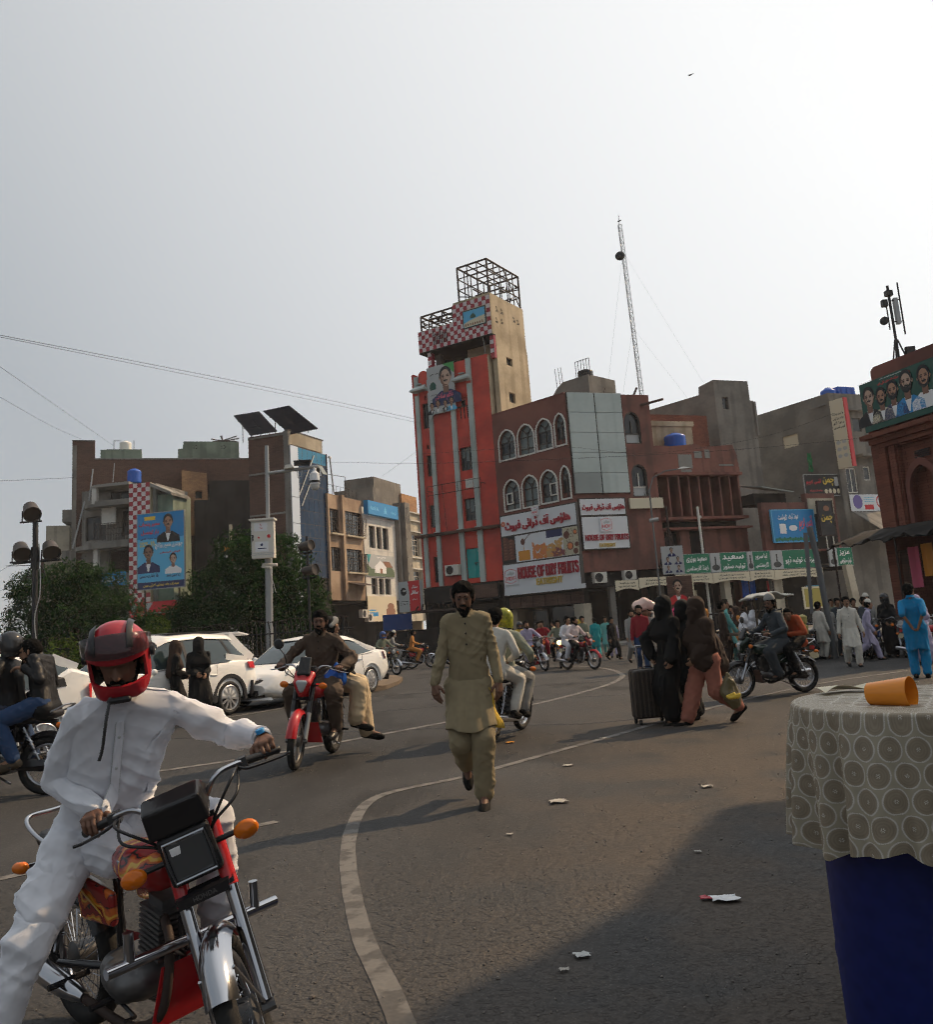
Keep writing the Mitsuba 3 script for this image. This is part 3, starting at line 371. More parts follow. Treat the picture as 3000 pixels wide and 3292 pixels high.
def tank(p, r, h, m, label):
    k = thing('water_tank', label, 'water tank')
    prof = [(0, 0), (r * .95, 0), (r, .04)] + [(r * (1 + (.02 if i % 2 else 0)), .04 + (h * .8 - .04) * i / 12) for i in range(1, 13)] + [(r * .9, h * .86), (r * .5, h * .95), (r * .3, h * .96)]
    part(k, 'body', mv(lathe(prof, 28), *p), m, smooth=40)
    part(k, 'lid', mv(lathe([(0, h * .952), (r * .34, h * .952), (r * .33, h), (0, h * 1.01)], 20), *p), m)
def tiles(k, F, cells, d, size):
    "one ceramic tile per cell (u, z, colour); alike tiles share one mesh"
    T = [mikit.ply(tf(bx(.006, size - .006, .006, size - .006, 0, .012), np.array([[*F.u[:1], 0, F.n[0], 0], [F.u[1], 0, F.n[1], 0], [0, 1, 0, 0], [0, 0, 0, 1.]])), m) for m in (TILER, TILEW)]
    for u, z, c in cells: part(k, 'tile', T[c], None, to_world=T4().translate(F.at(u, z, d).tolist()))
# ------------------------------------------------------------------ red tower
FT = Frame((1.70, 50.0), -33); FS = FT.off(.48).off(deg=90); FS0 = FT.off(0, 0, 90)
k = thing('corner_tower', 'tall red corner building with grey tiled pilasters and beige side wall', 'building')
R = lambda a, b, c, d: sbox(a, c, b, d)
top = unary_union([R(-5.65, 0, 3.9, 16.98), R(-5.65, -5.4, 16, 17.16), ell(-5.53, 17.12, .13, .1), ell(-4.78, 16.98, .37, .32), R(-4.2, 0, 16.9, 17.3)])
wA, wB, wE, wG, wD, wF, wC = (-5., -4.47, 13.6, 15.2), (-4.9, -4.48, 10.6, 11.9), (-4.9, -4.4, 7.44, 8.83), (-4.85, -4.37, 4.15, 5.68), (-2.42, -1.5, 10.55, 11.95), (-2.36, -1.37, 7.54, 8.86), (-2.42, -1.5, 13.7, 15.02)
dr_ = (-2.47, -1.15, 4.17, 5.92); sq = [(-4.78, -4.62, 15.4, 15.68), (-4.84, -4.62, 12.3, 12.57)]
shell(k, FT, -5.65, 0, 3.9, 16.98, 4.0, RED, [R(*w) for w in (wA, wB, wE, wG, wD, wF, wC, dr_, *sq)], top=top, par=-.02)
part(k, 'right_wall', FT.B(.003, .03, 13.2, 17.25, -3.9, -.01), BEIGE, label='beige plastered strip beside the red front')
for w in (wA, wB, wE, wG): win(k, FT, *w, nx=2, gm=GLASS if w is not wE else GLASSL)
for w in sq: part(k, 'vent', FT.B(*w, -.2, -.15), BLACK)
for w in (wD, wF):
    q = win(k, FT, *w, nx=3, gm=GLASS)
    for i in range(3):
        u = w[0] + .05 + i * .3; part(q, 'blind', FT.B(u, u + .25, w[2] + (.62, .45, .85)[i] * (w[3] - w[2]) * .9, w[3] - .06, -.185, -.178), GLASSL)
q = part(k, 'blind_window', cat(FT.B(*wC, -.2, -.12)), RED)
part(q, 'bars', cat([FT.B(u - .02, u + .02, 13.7, 14.45, -.119, -.08) for u in (-2.2, -1.95, -1.7)] + [FT.B(-2.42, -1.5, 14.45, 14.5, -.119, -.07)]), DFRAME)
part(q, 'vent', FT.B(-2.1, -1.85, 14.5, 14.85, -.119, -.1), BLACK)
for u0, u1, zt in ((-5.4, -5.13, 16.97), (-4.43, -4.16, 16.6), (-2.78, -2.47, 17.15), (-1.5, -1.17, 17.3)):
    part(k, 'pilaster', FT.B(u0, u1, 7.12, zt, .002, .14), PIL); part(k, 'pilaster', FT.B(u0, u1, 3.9, 6.9, .002, .14), PIL); part(k, 'pilaster_base', FT.B(u0 - .06, u1 + .06, 7.05, 7.12, .002, .28), PIL)
    part(k, 'red_band', FT.B(u0 - .003, u1 + .003, 15.75, 15.9, .14, .146), RED)
part(k, 'ledge', FT.B(-5.85, .08, 6.9, 7.05, .002, .42), DBRICK)
for u0, u1 in ((-5.53, -4.45), (-2.34, -1.18)):
    part(k, 'window_hood', cat(hull([FT.at(u, z, d) for u, z, d in ((u0, 16.07, .5), (u1, 16.07, .5), (u0 + .18, 16.42, .01), (u1 - .18, 16.42, .01), (u0, 16.07, .01), (u1, 16.07, .01))]), FT.B(u0, u1, 15.98, 16.06, .002, .5), FT.B((u0 + u1) / 2 - .25, (u0 + u1) / 2 + .1, 16.45, 16.5, .002, .2)), PIL)
q = part(k, 'double_door', cat(FT.B(-2.44, -1.82, 4.2, 5.88, -.1, -.05), FT.B(-1.80, -1.18, 4.2, 5.88, -.1, -.05)), TEAL)
part(q, 'bolt', cat(FT.B(-1.95, -1.68, 5.02, 5.07, -.05, -.02), FT.B(-1.83, -1.79, 4.9, 5.07, -.05, -.01)), BLACK)
q = part(k, 'plaque', FT.B(-2.13, -1.6, 9.48, 10.02, .001, .04), WHITEW)
part(q, 'lettering', FT.fit(urdu('plate', depth=.01), -2.0, -1.72, 9.65, 9.9, .04), GREYP)
part(k, 'sign_rail', cat(*[FT.tube((-4.6, z, .5), (-.78, z, .5), .02) for z in (9.87, 9.32)], *[FT.tube((u, 9.32, .5), (u, 9.87, .5), .02) for u in (-4.6, -3.5, -2.4, -.78)], *[FT.tube((u, 9.6, .0), (u, 9.6, .5), .02) for u in (-4.6, -.78)], FT.tube((-3.5, 7.1, .3), (-3.5, 9.4, .5), .015), FT.tube((-4.6, 7.1, .3), (-4.6, 9.4, .5), .015)), RUST)
# upper storeys: recessed loggia, chequered box, shaft
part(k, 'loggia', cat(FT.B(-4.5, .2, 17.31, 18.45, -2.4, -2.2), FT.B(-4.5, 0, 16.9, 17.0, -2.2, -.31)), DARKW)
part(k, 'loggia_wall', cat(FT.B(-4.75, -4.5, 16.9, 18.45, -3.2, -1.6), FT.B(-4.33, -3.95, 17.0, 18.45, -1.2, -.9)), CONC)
part(k, 'loggia_post', FT.tube((-.15, 17.31, -.1), (-.25, 18.46, -.1), .02), GALV)
part(k, 'upper_box', cat(FT.B(-4.94, -2.18, 18.47, 19.84, -3.6, -.006), FT.B(-2.18, .476, 18.47, 21.03, -4.01, -.006)), BEIGE)
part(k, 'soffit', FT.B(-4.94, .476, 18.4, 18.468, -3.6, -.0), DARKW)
part(k, 'side_wall', FS.P(Polygon([(.35, 0), (4.22, 0), (4.12, 18.0), (4.02, 18.47), (4.0, 21.03), (.004, 21.03), (.004, 18.47), (.35, 18.47)]).difference(unary_union([R(1.43, 2.13, 16.82, 17.32), R(1.42, 2.14, 14.5, 15.12)])), -.3, .01), BEIGE, label='sunlit beige side wall with two small windows')
part(k, 'shaft', cat(FT.B(-2.2, .17, 0, 18.4, -4.4, -4.2), FT.B(-2.3, .16, 13.2, 18.40, -2.0, -1.5)), BEIGE)
part(k, 'rear_shaft', FS.B(3.9, 4.2, 0, 21, -2.5, -.3), BEIGE)
for z0, z1 in ((16.82, 17.32), (14.5, 15.12)): win(k, FS, 1.43, 2.13, z0, z1, nx=2, rec=.15)
part(k, 'wall_hole', cat([FS.P(ell(a + da, b + db, r, r * 1.3, 10), .011, .016) for a, b in ((.7, 20.15), (1.28, 20.15), (.6, 19.42), (1.2, 19.5), (2.72, 20.0), (3.2, 19.95)) for da, db, r in ((0, .1, .07), (.09, -.08, .08), (-.05, -.12, .05))]), DARKW)
s = .27
cells = [(u, z, (i + j) % 2) for i, u in enumerate(np.arange(-4.94, .3, s)) for j, z in enumerate(np.arange(18.47, 20.9, s)) if (z + s < 19.95 or (u > -2.3 and z + s < 21.2)) and not (-1.5 < u + s / 2 < .12 and 19.2 < z + s / 2 < 20.28)]
tiles(k, FT, cells, -.006, s)
part(k, 'tiled_post', cat(FT.B(-4.35, -4.2, 17.1, 18.4, -.6, -.4), FT.B(.18, .47, 17.0, 18.4, -.5, -.15)), TILER)
tiles(k, FT, [(.19, 17.05 + .27 * i, i % 2) for i in range(5)] + [(-4.40, 17.05 + .27 * i, 1 - i % 2) for i in range(5)], -.13, .26)
part(k, 'roof_railing', cat([FT.tube((u, 17.0, -1.0), (u, 18.0, -1.0), .02) for u in np.linspace(-4.85, -4.3, 5)] + [FT.tube((-4.85, z, -1), (-4.3, z, -1), .02) for z in (17.5, 18.0)]), RUST)
part(k, 'fancy_grille', cat([FT.tube((u, 18.75, .03), (u, 19.45, .03), .025) for u in np.linspace(-3.75, -2.75, 9)] + [FT.tube((-3.75 + i * .5, 19.45, .03), (-3.75 + i * .5, 19.65, .03), .03) for i in range(3)]), BLACK)
# ground floor of the tower
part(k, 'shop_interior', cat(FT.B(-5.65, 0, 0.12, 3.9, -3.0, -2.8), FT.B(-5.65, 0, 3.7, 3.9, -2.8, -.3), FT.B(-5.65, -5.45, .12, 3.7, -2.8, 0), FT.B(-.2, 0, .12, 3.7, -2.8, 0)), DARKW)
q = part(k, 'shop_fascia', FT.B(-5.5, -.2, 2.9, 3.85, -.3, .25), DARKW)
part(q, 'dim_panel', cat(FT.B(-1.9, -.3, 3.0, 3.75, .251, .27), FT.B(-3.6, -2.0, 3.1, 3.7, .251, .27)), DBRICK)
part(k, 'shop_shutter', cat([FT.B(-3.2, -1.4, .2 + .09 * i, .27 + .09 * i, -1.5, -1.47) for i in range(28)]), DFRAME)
# roof cages
def cage(name, F, u0, u1, s0, s1, z0, z1, nu, ns, nz_, r=.062, label=None):
    q = []
    for i, u in enumerate(np.linspace(u0, u1, nu)):
        for s_ in (s0, s1): q.append(F.tube((u, z0, s_), (u, z1, s_), r if i in (0, nu - 1) else r * .6, 5))
        q.append(F.tube((u, z1, s0), (u, z1, s1), r * .7, 5))
    for i, s_ in enumerate(np.linspace(s0, s1, ns)):
        for u in (u0, u1): q.append(F.tube((u, z0, s_), (u, z1, s_), r if i in (0, ns - 1) else r * .6, 5))
        q.append(F.tube((u0, z1, s_), (u1, z1, s_), r * .7, 5)); 
    for z in np.linspace(z0, z1, nz_)[1:]:
        for s_ in (s0, s1): q.append(F.tube((u0, z, s_), (u1, z, s_), r * (.6 if z < z1 else 1), 5))
        for u in (u0, u1): q.append(F.tube((u, z, s0), (u, z, s1), r * (.6 if z < z1 else 1), 5))
    kk = thing(name, label, 'metal frame'); part(kk, 'frame', cat(q), RUST)
    part(kk, 'brace', cat(F.tube((u0, z0, s0), (u1, z0 + (z1 - z0) * .6, s1), r * .6, 5), F.tube((u1, z0, s1), (u1, z1, (s0 + s1) / 2), r * .6, 5), F.tube((u0, z0 + .3, s0), ((u0 + u1) / 2, z0, s0), r * .6, 5), F.tube(((u0 + u1) / 2, z0 + .5, s0), ((u0 + u1) / 2, z0 + .5, s1), r * .8, 5), F.tube((u0, z0 + .9, (s0 + s1) / 2), (u1, z0 + .9, (s0 + s1) / 2), r * .9, 5)), RUST)
    return kk
kc = cage('roof_frame', FT, -1.72, .42, -.05, -3.85, 21.04, 23.2, 4, 6, 4, label='tall rusty steel billboard frame on top of the red tower')
kc2 = cage('roof_frame', FT, -4.68, -2.25, -.05, -2.6, 19.85, 20.8, 4, 4, 4, label='low rusty steel frame on the step below the tall one')
rg = np.random.default_rng(3)
for i in range(17):
    F0, (u, z, s_) = FT, ((rg.uniform(-1.6, .3), (21.75, 22.45)[rg.integers(2)], -3.85) if i < 9 else (rg.uniform(-4.5, -2.6), (20.16, 20.48)[rg.integers(2)], -.05))
    c = F0.at(u, z + .12, s_); a = rg.uniform(0, 6.28); h = np.array([math.cos(a), math.sin(a), 0]); kb = thing('pigeon', 'dark pigeon perched inside the tall roof frame of the red tower' if i < 9 else 'dark pigeon perched on the low roof frame of the red tower', 'bird', 'pigeons on the tall roof frame' if i < 9 else 'pigeons on the low roof frame')
    part(kb, 'body', cat(sweep([c - h * .19 - [0, 0, .05], c - h * .08, c + [0, 0, .01], c + h * .07 + [0, 0, .04], c + h * .10 + [0, 0, .10], c + h * .13 + [0, 0, .11], c + h * .17 + [0, 0, .105]], [.012, .045, .065, .055, .035, .033, .005], 7), tube(c - [0, 0, .04], c - [0, 0, .12], .008, 4)), PLASTIC, smooth=True)
k = board('tower_picture', 'blue picture panel of a green dome on the chequered tower top', FT, -1.44, .1, 19.22, 20.24, .05, CYANP, frame=DFRAME, cat_='picture')
part(k, 'wall_print', FT.P(Polygon([(-1.42, 19.24), (.08, 19.24), (.08, 19.75), (-.3, 19.72), (-1.0, 19.62), (-1.42, 19.5)]), .05, .054), CREAM)
part(k, 'dome_print', FT.P(unary_union([ell(-.75, 19.75, .2, .26).intersection(R(-1, 0, 19.72, 20.2)), R(-.76, -.74, 19.98, 20.1)]), .054, .058), DGREENP)
part(k, 'arcade_print', FT.P(unary_union([ell(-1.3 + i * .17, 19.36, .05, .09) for i in range(8)]), .054, .058), BRICKP := mat('brown_print', (.25, .12, .07), .6))
k = board('campaign_banner', 'grey and white hanging banner with large portrait on the red tower', FT, 0, 0, 0, 0, .2, GREYP, t=.02, cat_='banner', poly=Polygon([(-4.33, 17.3), (-2.28, 17.33), (-2.34, 14.29), (-3.9, 14.3), (-4.1, 14.22), (-4.3, 13.9)]))
part(k, 'green_corner', FT.P(Polygon([(-3.1, 17.32), (-2.285, 17.33), (-2.3, 16.6), (-2.6, 16.9)]), .2, .204), mat('leaf_green_print', (.06, .30, .08), .5))
part(k, 'dome_print', FT.P(unary_union([ell(-3.92, 16.0, .24, .34).intersection(R(-5, 0, 15.95, 17)), R(-4.15, -3.69, 15.85, 15.95)]), .2, .206), DGREENP)
portrait(k, FT, -2.95, 14.75, 2.5, skin=SKINP2, coat=NAVYP, d=.206, shirt=NAVYP)
part(k, 'lettering', FT.fit(urdu('nazim', depth=.006), -3.75, -2.45, 15.0, 15.55, .232), PINKP)
part(k, 'small_lettering', cat([FT.fit(urdu(w, depth=.004), -4.1, -3.3, z, z + .12, .2) for w, z in (('dua', 16.75), ('mub', 15.45), ('qau', 15.2))]), BLACK)
for i, u in enumerate((-4.05, -3.6, -3.05, -2.6)): portrait(k, FT, u, 14.33, .75 + .1 * (i % 2), d=.238, coat=(BLACK, GREYP, BLACK, CYANP)[i], shirt=WPRINT)
aircon(FT, -3.78, 4.46, .95, .6, 'air conditioner outdoor unit on the red tower beside the teal door')
k = board('shop_sign', 'grey and red box sign fixed under the corner of the red tower', FT.off(-6.0, .9, -6), -1.0, .75, 2.55, 4.35, 0, GREYP, t=.25, frame=None)
Fq = FT.off(-6.0, .9, -6)
part(k, 'red_half', Fq.P(Polygon([(-.12, 2.56), (.745, 2.56), (.745, 4.345), (-.2, 4.345), (-.1, 3.6)]), 0, .006), REDP)
part(k, 'emblem', Fq.P(ell(-.58, 3.75, .24).difference(ell(-.50, 3.8, .17, .05)), 0, .006), BLACK)
part(k, 'lettering', cat(Fq.fit(urdu('sangi', depth=.004), 0.1, .55, 3.85, 4.1, .006), Fq.fit(urdu('multani', depth=.004), 0, .6, 3.5, 3.8, .006), Fq.fit(urdu('dua', depth=.004), .15, .5, 3.2, 3.3, .006)), WPRINT)
part(k, 'small_print', cat(Fq.fit(latin('O O O O', .004), -.85, -.3, 2.95, 3.06, 0), Fq.B(-.85, -.25, 3.15, 3.18, 0, .004)), BLACK)
# ------------------------------------------------------------------ arched brick building (dry fruit shop)
FL = Frame((1.70, 50.0), -46); HC = FL.at(5.56, 0); FR = Frame((HC[0], HC[1]), 19)
k = thing('arched_building', 'brown brick corner building with two rows of pointed arch windows', 'building')
A_ = [arch(*a) for a in ((.38, 1.76, 10.62, 11.7, 12.47), (1.88, 3.22, 10.62, 11.7, 12.48), (3.3, 4.55, 10.64, 11.75, 12.5), (4.66, 5.52, 10.66, 11.85, 12.53), (.49, 1.81, 7.68, 8.8, 9.54), (1.92, 3.2, 7.68, 8.85, 9.55), (3.3, 4.6, 7.7, 8.85, 9.6), (4.76, 5.52, 7.74, 8.9, 9.62))]
B_ = [arch(3.5, 4.5, 10.71, 11.9, 12.54, p=.5), arch(3.63, 4.6, 7.75, 9.0, 9.57, p=.5)]
part(k, 'wall', FL.P(sbox(0, 2.95, 5.56, 13.5).difference(unary_union([a.buffer(-.09, join_style=2) for a in A_])), -.3, 0), TERRA)
part(k, 'right_wall', cat(FR.P(sbox(.0, 3.8, 5.2, 13.5).difference(unary_union(B_)), -.3, -.003), FR.B(4.95, 5.2, 3.8, 13.5, -8, -.3)), PINKW)
part(k, 'roof', tri(np.vstack([FL.at(.1, 12.8, -.3), FL.at(5.3, 12.8, -.3), FR.at(5, 12.8, -.3), FR.at(5, 12.8, -8), FL.at(.1, 12.8, -6)]), [[0, 1, 2], [0, 2, 3], [0, 3, 4]]), CONC)
part(k, 'coping', FL.B(0, 5.56, 13.5, 13.56, -.3, .03), TERRA)
for i, a in enumerate(A_):
    u0, z0, u1, z1 = a.bounds; q = part(k, 'window', FL.P(a.difference(a.buffer(-.085, join_style=2)), -.1, .05), FRAME, label='white framed pointed arch window')
    b = a.buffer(-.085, join_style=2); zc = z0 + (z1 - z0) * .58; zl = z0 + .42; uc = (u0 + u1) / 2
    mul = [FL.P(sbox(u0, zc - .03, u1, zc + .03).intersection(b), -.2, -.12), FL.P(sbox(u0, zl - .03, u1, zl + .03).intersection(b), -.2, -.12), FL.P(sbox(uc - .03, z0, uc + .03, z1 - .5).intersection(b), -.2, -.118)]
    for s_ in (-1, 1): mul.append(FL.P(LineString([(uc, zc + .1), (uc + s_ * .2, zc + .35), (uc + s_ * .42, zc + .5)]).buffer(.03).intersection(b), -.2, -.121))
    part(q, 'mullion', cat(mul), DFRAME)
    up = [GLASS, GLASSL, GLASS, GLASS, GLASS, GLASSL, GLASS, GLASS][i]
    part(q, 'pane', FL.P(b.intersection(sbox(u0, zl, u1, zc)), -.19, -.17), up); part(q, 'fanlight', FL.P(b.intersection(sbox(u0, zc, u1, z1)), -.19, -.17), GLASSL if i != 0 else GLASSL)
    part(q, 'lower_panel', FL.P(b.intersection(sbox(u0, z0, u1, zl)), -.19, -.17), TERRA if i in (3, 7) else GLASSL)
    if i in (4, 6): part(q, 'open_sash', FL.P(sbox(u0 + .15, zl, uc - .02, zc).difference(sbox(u0 + .22, zl + .07, uc - .09, zc - .07)) if i == 4 else sbox(uc, zl, u1 - .15, zc).difference(sbox(uc + .06, zl + .06, u1 - .21, zc - .06)), -.11, -.05), FRAME)
for b, zl in zip(B_, (11.3, 8.3)):
    u0, z0, u1, z1 = b.bounds; q = part(k, 'window', FR.P(b.difference(b.buffer(-.06)), -.2, -.05), DFRAME, label='tall arched window beside the sheet panels')
    part(q, 'pane', FR.P(b.buffer(-.05), -.25, -.22), GLASS); part(q, 'lower_panel', FR.P(sbox(u0 + .06, z0, u1 - .06, zl), -.215, -.2), GREYP)
    part(q, 'sash', cat(FR.B(u0 + .05, u1 - .05, zl - .03, zl + .03, -.2, -.15), FR.B((u0 + u1) / 2 - .03, (u0 + u1) / 2 + .03, zl, z1 - .5, -.2, -.15)), FRAME if zl < 9 else DFRAME)
q = part(k, 'panel_cladding', cat([FR.B(u, u + .02, 7.9, 13.54, 0, .12) for u in (.08, 1.72, 3.38)]), DFRAME)
zz = np.linspace(7.97, 13.54, 6)
for i, (u0, u1) in enumerate(((.1, 1.72), (1.75, 3.38))):
    for j in range(5): part(q, 'panel', FR.B(u0 + .02, u1 - .015, zz[j] + .012, zz[j + 1] - .012, .02 + .008 * ((i + j) % 2), .13 + .008 * ((i + j) % 2)), ACP2 if (i, j) == (0, 0) else ACP)
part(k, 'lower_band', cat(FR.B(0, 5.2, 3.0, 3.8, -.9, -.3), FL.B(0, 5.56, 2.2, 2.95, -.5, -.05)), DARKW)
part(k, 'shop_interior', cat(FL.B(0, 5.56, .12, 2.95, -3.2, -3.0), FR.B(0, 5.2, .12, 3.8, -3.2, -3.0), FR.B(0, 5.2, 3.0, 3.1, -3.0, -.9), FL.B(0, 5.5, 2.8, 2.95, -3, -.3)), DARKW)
part(k, 'fascia', cat([FL.B(.3 + i * .9, 1.15 + i * .9, 2.25, 2.85, -.049, -.01) for i in range(6)]), DBRICK)
part(k, 'shop_door', cat(FL.P(sbox(1.2, .12, 2.3, 2.1).difference(sbox(1.3, .12, 2.2, 2.0)), -1.0, -.9)), DFRAME)
part(k, 'shop_window', FL.B(2.6, 4.6, .5, 2.15, -1.0, -.97), GLASS)
part(k, 'door_pane', FL.B(1.3, 2.2, .12, 2.0, -.98, -.96), GLASS)
q = part(k, 'pillar', FL.B(4.9, 5.56, .12, 2.2, -.7, -.05), CREAMW); part(q, 'poster', cat(FL.B(5.0, 5.46, .6, 1.4, -.05, -.04)), YPRINT)
part(k, 'shop_pillar', cat(FR.B(1.9, 2.2, .12, 3.0, -.8, -.5), FR.B(4.9, 5.2, .12, 3.0, -.8, -.5)), CONC)
# its sign boards
k = board('shop_sign', 'white board with big raised red Urdu lettering above the food photographs', FL, .25, 5.80, 6.32, 7.45, .18, WHITE, t=.14, frame=DFRAME)
part(k, 'lettering', FL.fit(urdu('hdf', depth=.09), .62, 5.4, 6.50, 7.15, .18), LRED)
part(k, 'roundel', FL.P(ell(.45, 7.0, .15).difference(ell(.45, 7.0, .05)), .18, .22), mat('orange_red_print', (.55, .14, .08), .4))
k = board('food_poster', 'wide photographic poster of dates, honey and dried fruits', FL, .22, 5.80, 4.77, 6.24, .16, WHITE, t=.12, frame=DFRAME, cat_='poster')
rf = np.random.default_rng(11)
FD = {n: mat(n, c, .5) for n, c in (('date_print', (.12, .04, .025)), ('date_light_print', (.22, .09, .05)), ('honey_print', (.62, .26, .03)), ('apricot_print', (.60, .20, .07)), ('nut_print', (.50, .30, .12)), ('spice_print', (.46, .42, .30)), ('plum_print', (.22, .06, .06)))}
part(k, 'date_photo', FL.B(.22, 1.25, 4.77, 6.24, .16, .163), BLACK)
part(k, 'date_print', FL.P(unary_union([affinity.rotate(ell(.5 + .45 * (i % 2), 4.95 + .17 * (i // 2), .25, .13), rf.uniform(-15, 15)) for i in range(15)]).intersection(sbox(.24, 4.95, 1.25, 6.2)), .163, .167), FD['date_print'])
part(k, 'date_gloss', FL.P(unary_union([affinity.rotate(ell(.45 + .45 * (i % 2), 5.0 + .17 * (i // 2), .12, .04), rf.uniform(-25, 25)) for i in range(15)]), .167, .170), FD['date_light_print'])
part(k, 'honey_print', FL.P(unary_union([sbox(1.5, 4.88, 2.25, 5.3).buffer(.06), Polygon([(1.85, 5.3), (1.9, 5.3), (1.885, 5.8), (1.865, 5.8)])]), .16, .164), FD['honey_print'])
part(k, 'dipper_print', FL.P(unary_union([ell(1.83, 5.85, .16, .18), LineString([(1.85, 5.85), (2.4, 6.23)]).buffer(.025)]), .164, .168), FD['date_print'])
for n, c0, c1, z1_, cnt, m_ in (('apricot_print', 2.5, 3.55, 5.75, 30, 'apricot_print'), ('nut_print', 3.5, 4.7, 5.8, 40, 'nut_print'), ('plum_print', 3.9, 4.75, 5.4, 10, 'plum_print')):
    part(k, n, FL.P(unary_union([affinity.rotate(ell(rf.uniform(c0, c1), 4.85 + abs(rf.normal(0, .4)) * (z1_ - 4.85), .15, .10), rf.uniform(0, 180)) for i in range(cnt)]).intersection(sbox(c0, 4.79, c1 + .1, 6.22)), .164 + .003 * (n[0] == 'n') + .006 * (n[0] == 'p'), .168 + .003 * (n[0] == 'n') + .006 * (n[0] == 'p')), FD[m_])
part(k, 'fruit_edge', FL.P(unary_union([affinity.rotate(ell(rf.uniform(2.55, 4.65), 4.85 + rf.uniform(0, .75), .06, .035), rf.uniform(0, 180)) for i in range(44)]), .176, .179), FD['honey_print'])
part(k, 'dark_sky', FL.B(3.58, 4.72, 5.85, 6.24, .16, .163), NAVYP)
part(k, 'spice_photo', FL.B(4.74, 5.79, 4.78, 6.23, .16, .163), FD['spice_print'])
part(k, 'spice_bowl', FL.P(unary_union([ell(5.0, 5.85, .2), ell(5.2, 5.25, .22), ell(5.6, 5.95, .14), ell(5.65, 5.3, .13), ell(5.55, 4.95, .16)] + [affinity.rotate(ell(rf.uniform(4.85, 5.7), rf.uniform(4.85, 6.15), .05, .015), rf.uniform(0, 180)) for i in range(40)]), .163, .167), FD['date_print'])
part(k, 'spice_print', FL.P(unary_union([ell(5.2, 5.25, .16), ell(5.6, 5.95, .1)]), .167, .17), FD['apricot_print'])
k = board('shop_sign', 'large white board reading HOUSE OF DRY FRUITS over EATRIGHT', FL, .3, 5.84, 3.0, 4.68, .30, WHITE, t=.24, frame=DFRAME)
part(k, 'lettering', FL.fit(latin('HOUSE OF DRY FRUITS', .10), 1.48, 5.78, 3.82, 4.46, .30), LRED)
part(k, 'small_lettering', FL.fit(latin('EATRIGHT', .07), 2.78, 4.62, 3.39, 3.74, .30), LGOLD)
part(k, 'lower_strip', FL.B(.3, 6.1, 2.98, 3.22, .302, .33), WHITE)
def emblem(k, F, u, z, w, h, d):
    part(k, 'emblem', F.B(u - w / 2, u + w / 2, z, z + h, d, d + .08), WHITE)
    hx = lambda q: Polygon([(u - w * .42 * q, z + h * (.5 - .32 * q)), (u, z + h * (.5 - .45 * q)), (u + w * .42 * q, z + h * (.5 - .32 * q)), (u + w * .42 * q, z + h * (.5 + .32 * q)), (u, z + h * (.5 + .45 * q)), (u - w * .42 * q, z + h * (.5 + .32 * q))])
    part(k, 'emblem_border', F.P(hx(1).difference(hx(.93)), d + .08, d + .086), REDP)
    part(k, 'emblem_lettering', F.fit(latin('HDF', .01), u - w * .33, u + w * .33, z + h * .26, z + h * .48, d + .08), REDP)
    part(k, 'emblem_nuts', F.P(unary_union([ell(u - w * .12, z + h * .62, w * .12, h * .06), ell(u + w * .1, z + h * .63, w * .12, h * .08), ell(u, z + h * .68, w * .05, h * .12), ell(u + w * .22, z + h * .66, w * .06, h * .06)]), d + .08, d + .087), GREYP)
emblem(k, FL, .90, 3.55, 1.05, .94, .30)
k = thing('emblem_board', 'small square HDF emblem standing on top of the Urdu sign board', 'sign'); emblem(k, FL, 3.0, 7.15, .48, .5, .20)
k = board('shop_sign', 'small white board with red Urdu lettering under the pale sheet panels', FR, .26, 2.93, 6.8, 7.65, .18, WHITE, t=.16, frame=DFRAME)
part(k, 'lettering', FR.fit(urdu('hdf', depth=.07), .36, 2.88, 7.0, 7.4, .18), LRED)
k = board('shop_sign', 'white square board with HDF emblem and HOUSE OF DRY FRUITS', FR, .28, 2.99, 5.0, 6.69, .18, WHITE, t=.16, frame=DFRAME)
part(k, 'lettering', FR.fit(latin('HOUSE OF DRY FRUITS', .07), .40, 2.95, 5.43, 5.74, .18), LRED)
part(k, 'small_lettering', FR.fit(latin('EATRIGHT', .05), 1.19, 2.13, 5.08, 5.27, .18), LGOLD)
emblem(k, FR, 1.68, 5.88, .74, .78, .18)
aircon(FR, .63, 3.2, .72, .56, 'white air conditioner outdoor unit below the white square board', None)
aircon(FR, 2.39, 3.28, .7, .5, 'second air conditioner unit right of the one below the white board', None)
k = board('blank_board', 'plain beige board beneath the lower arched window', FR, 3.25, 5.3, 7.08, 7.65, .2, CREAM, t=.15)
part(FR and k, 'stay', FR.tube((4.3, 7.65, .1), (4.3, 7.95, .0), .02), DFRAME)
for i, (a, b) in enumerate((((2.6, 13.5, -.5), (2.95, 14.1, -.7)), ((4.35, 13.45, -.2), (4.7, 14.0, -.3)))):
    k = thing('roof_pipe', ('thin bent pipe above the pale sheet panels', 'short thick pipe leaning on the brick roof edge')[i], 'pipe'); part(k, 'pipe', FR.tube(a, b, (.02, .06)[i]), RUST)
k = thing('spout_pipe', 'drain spout sticking out beside the upper arched window', 'pipe'); part(k, 'pipe', FR.tube((4.6, 12.9, -.1), (5.5, 13.0, 1.0), .07), DBRICK)
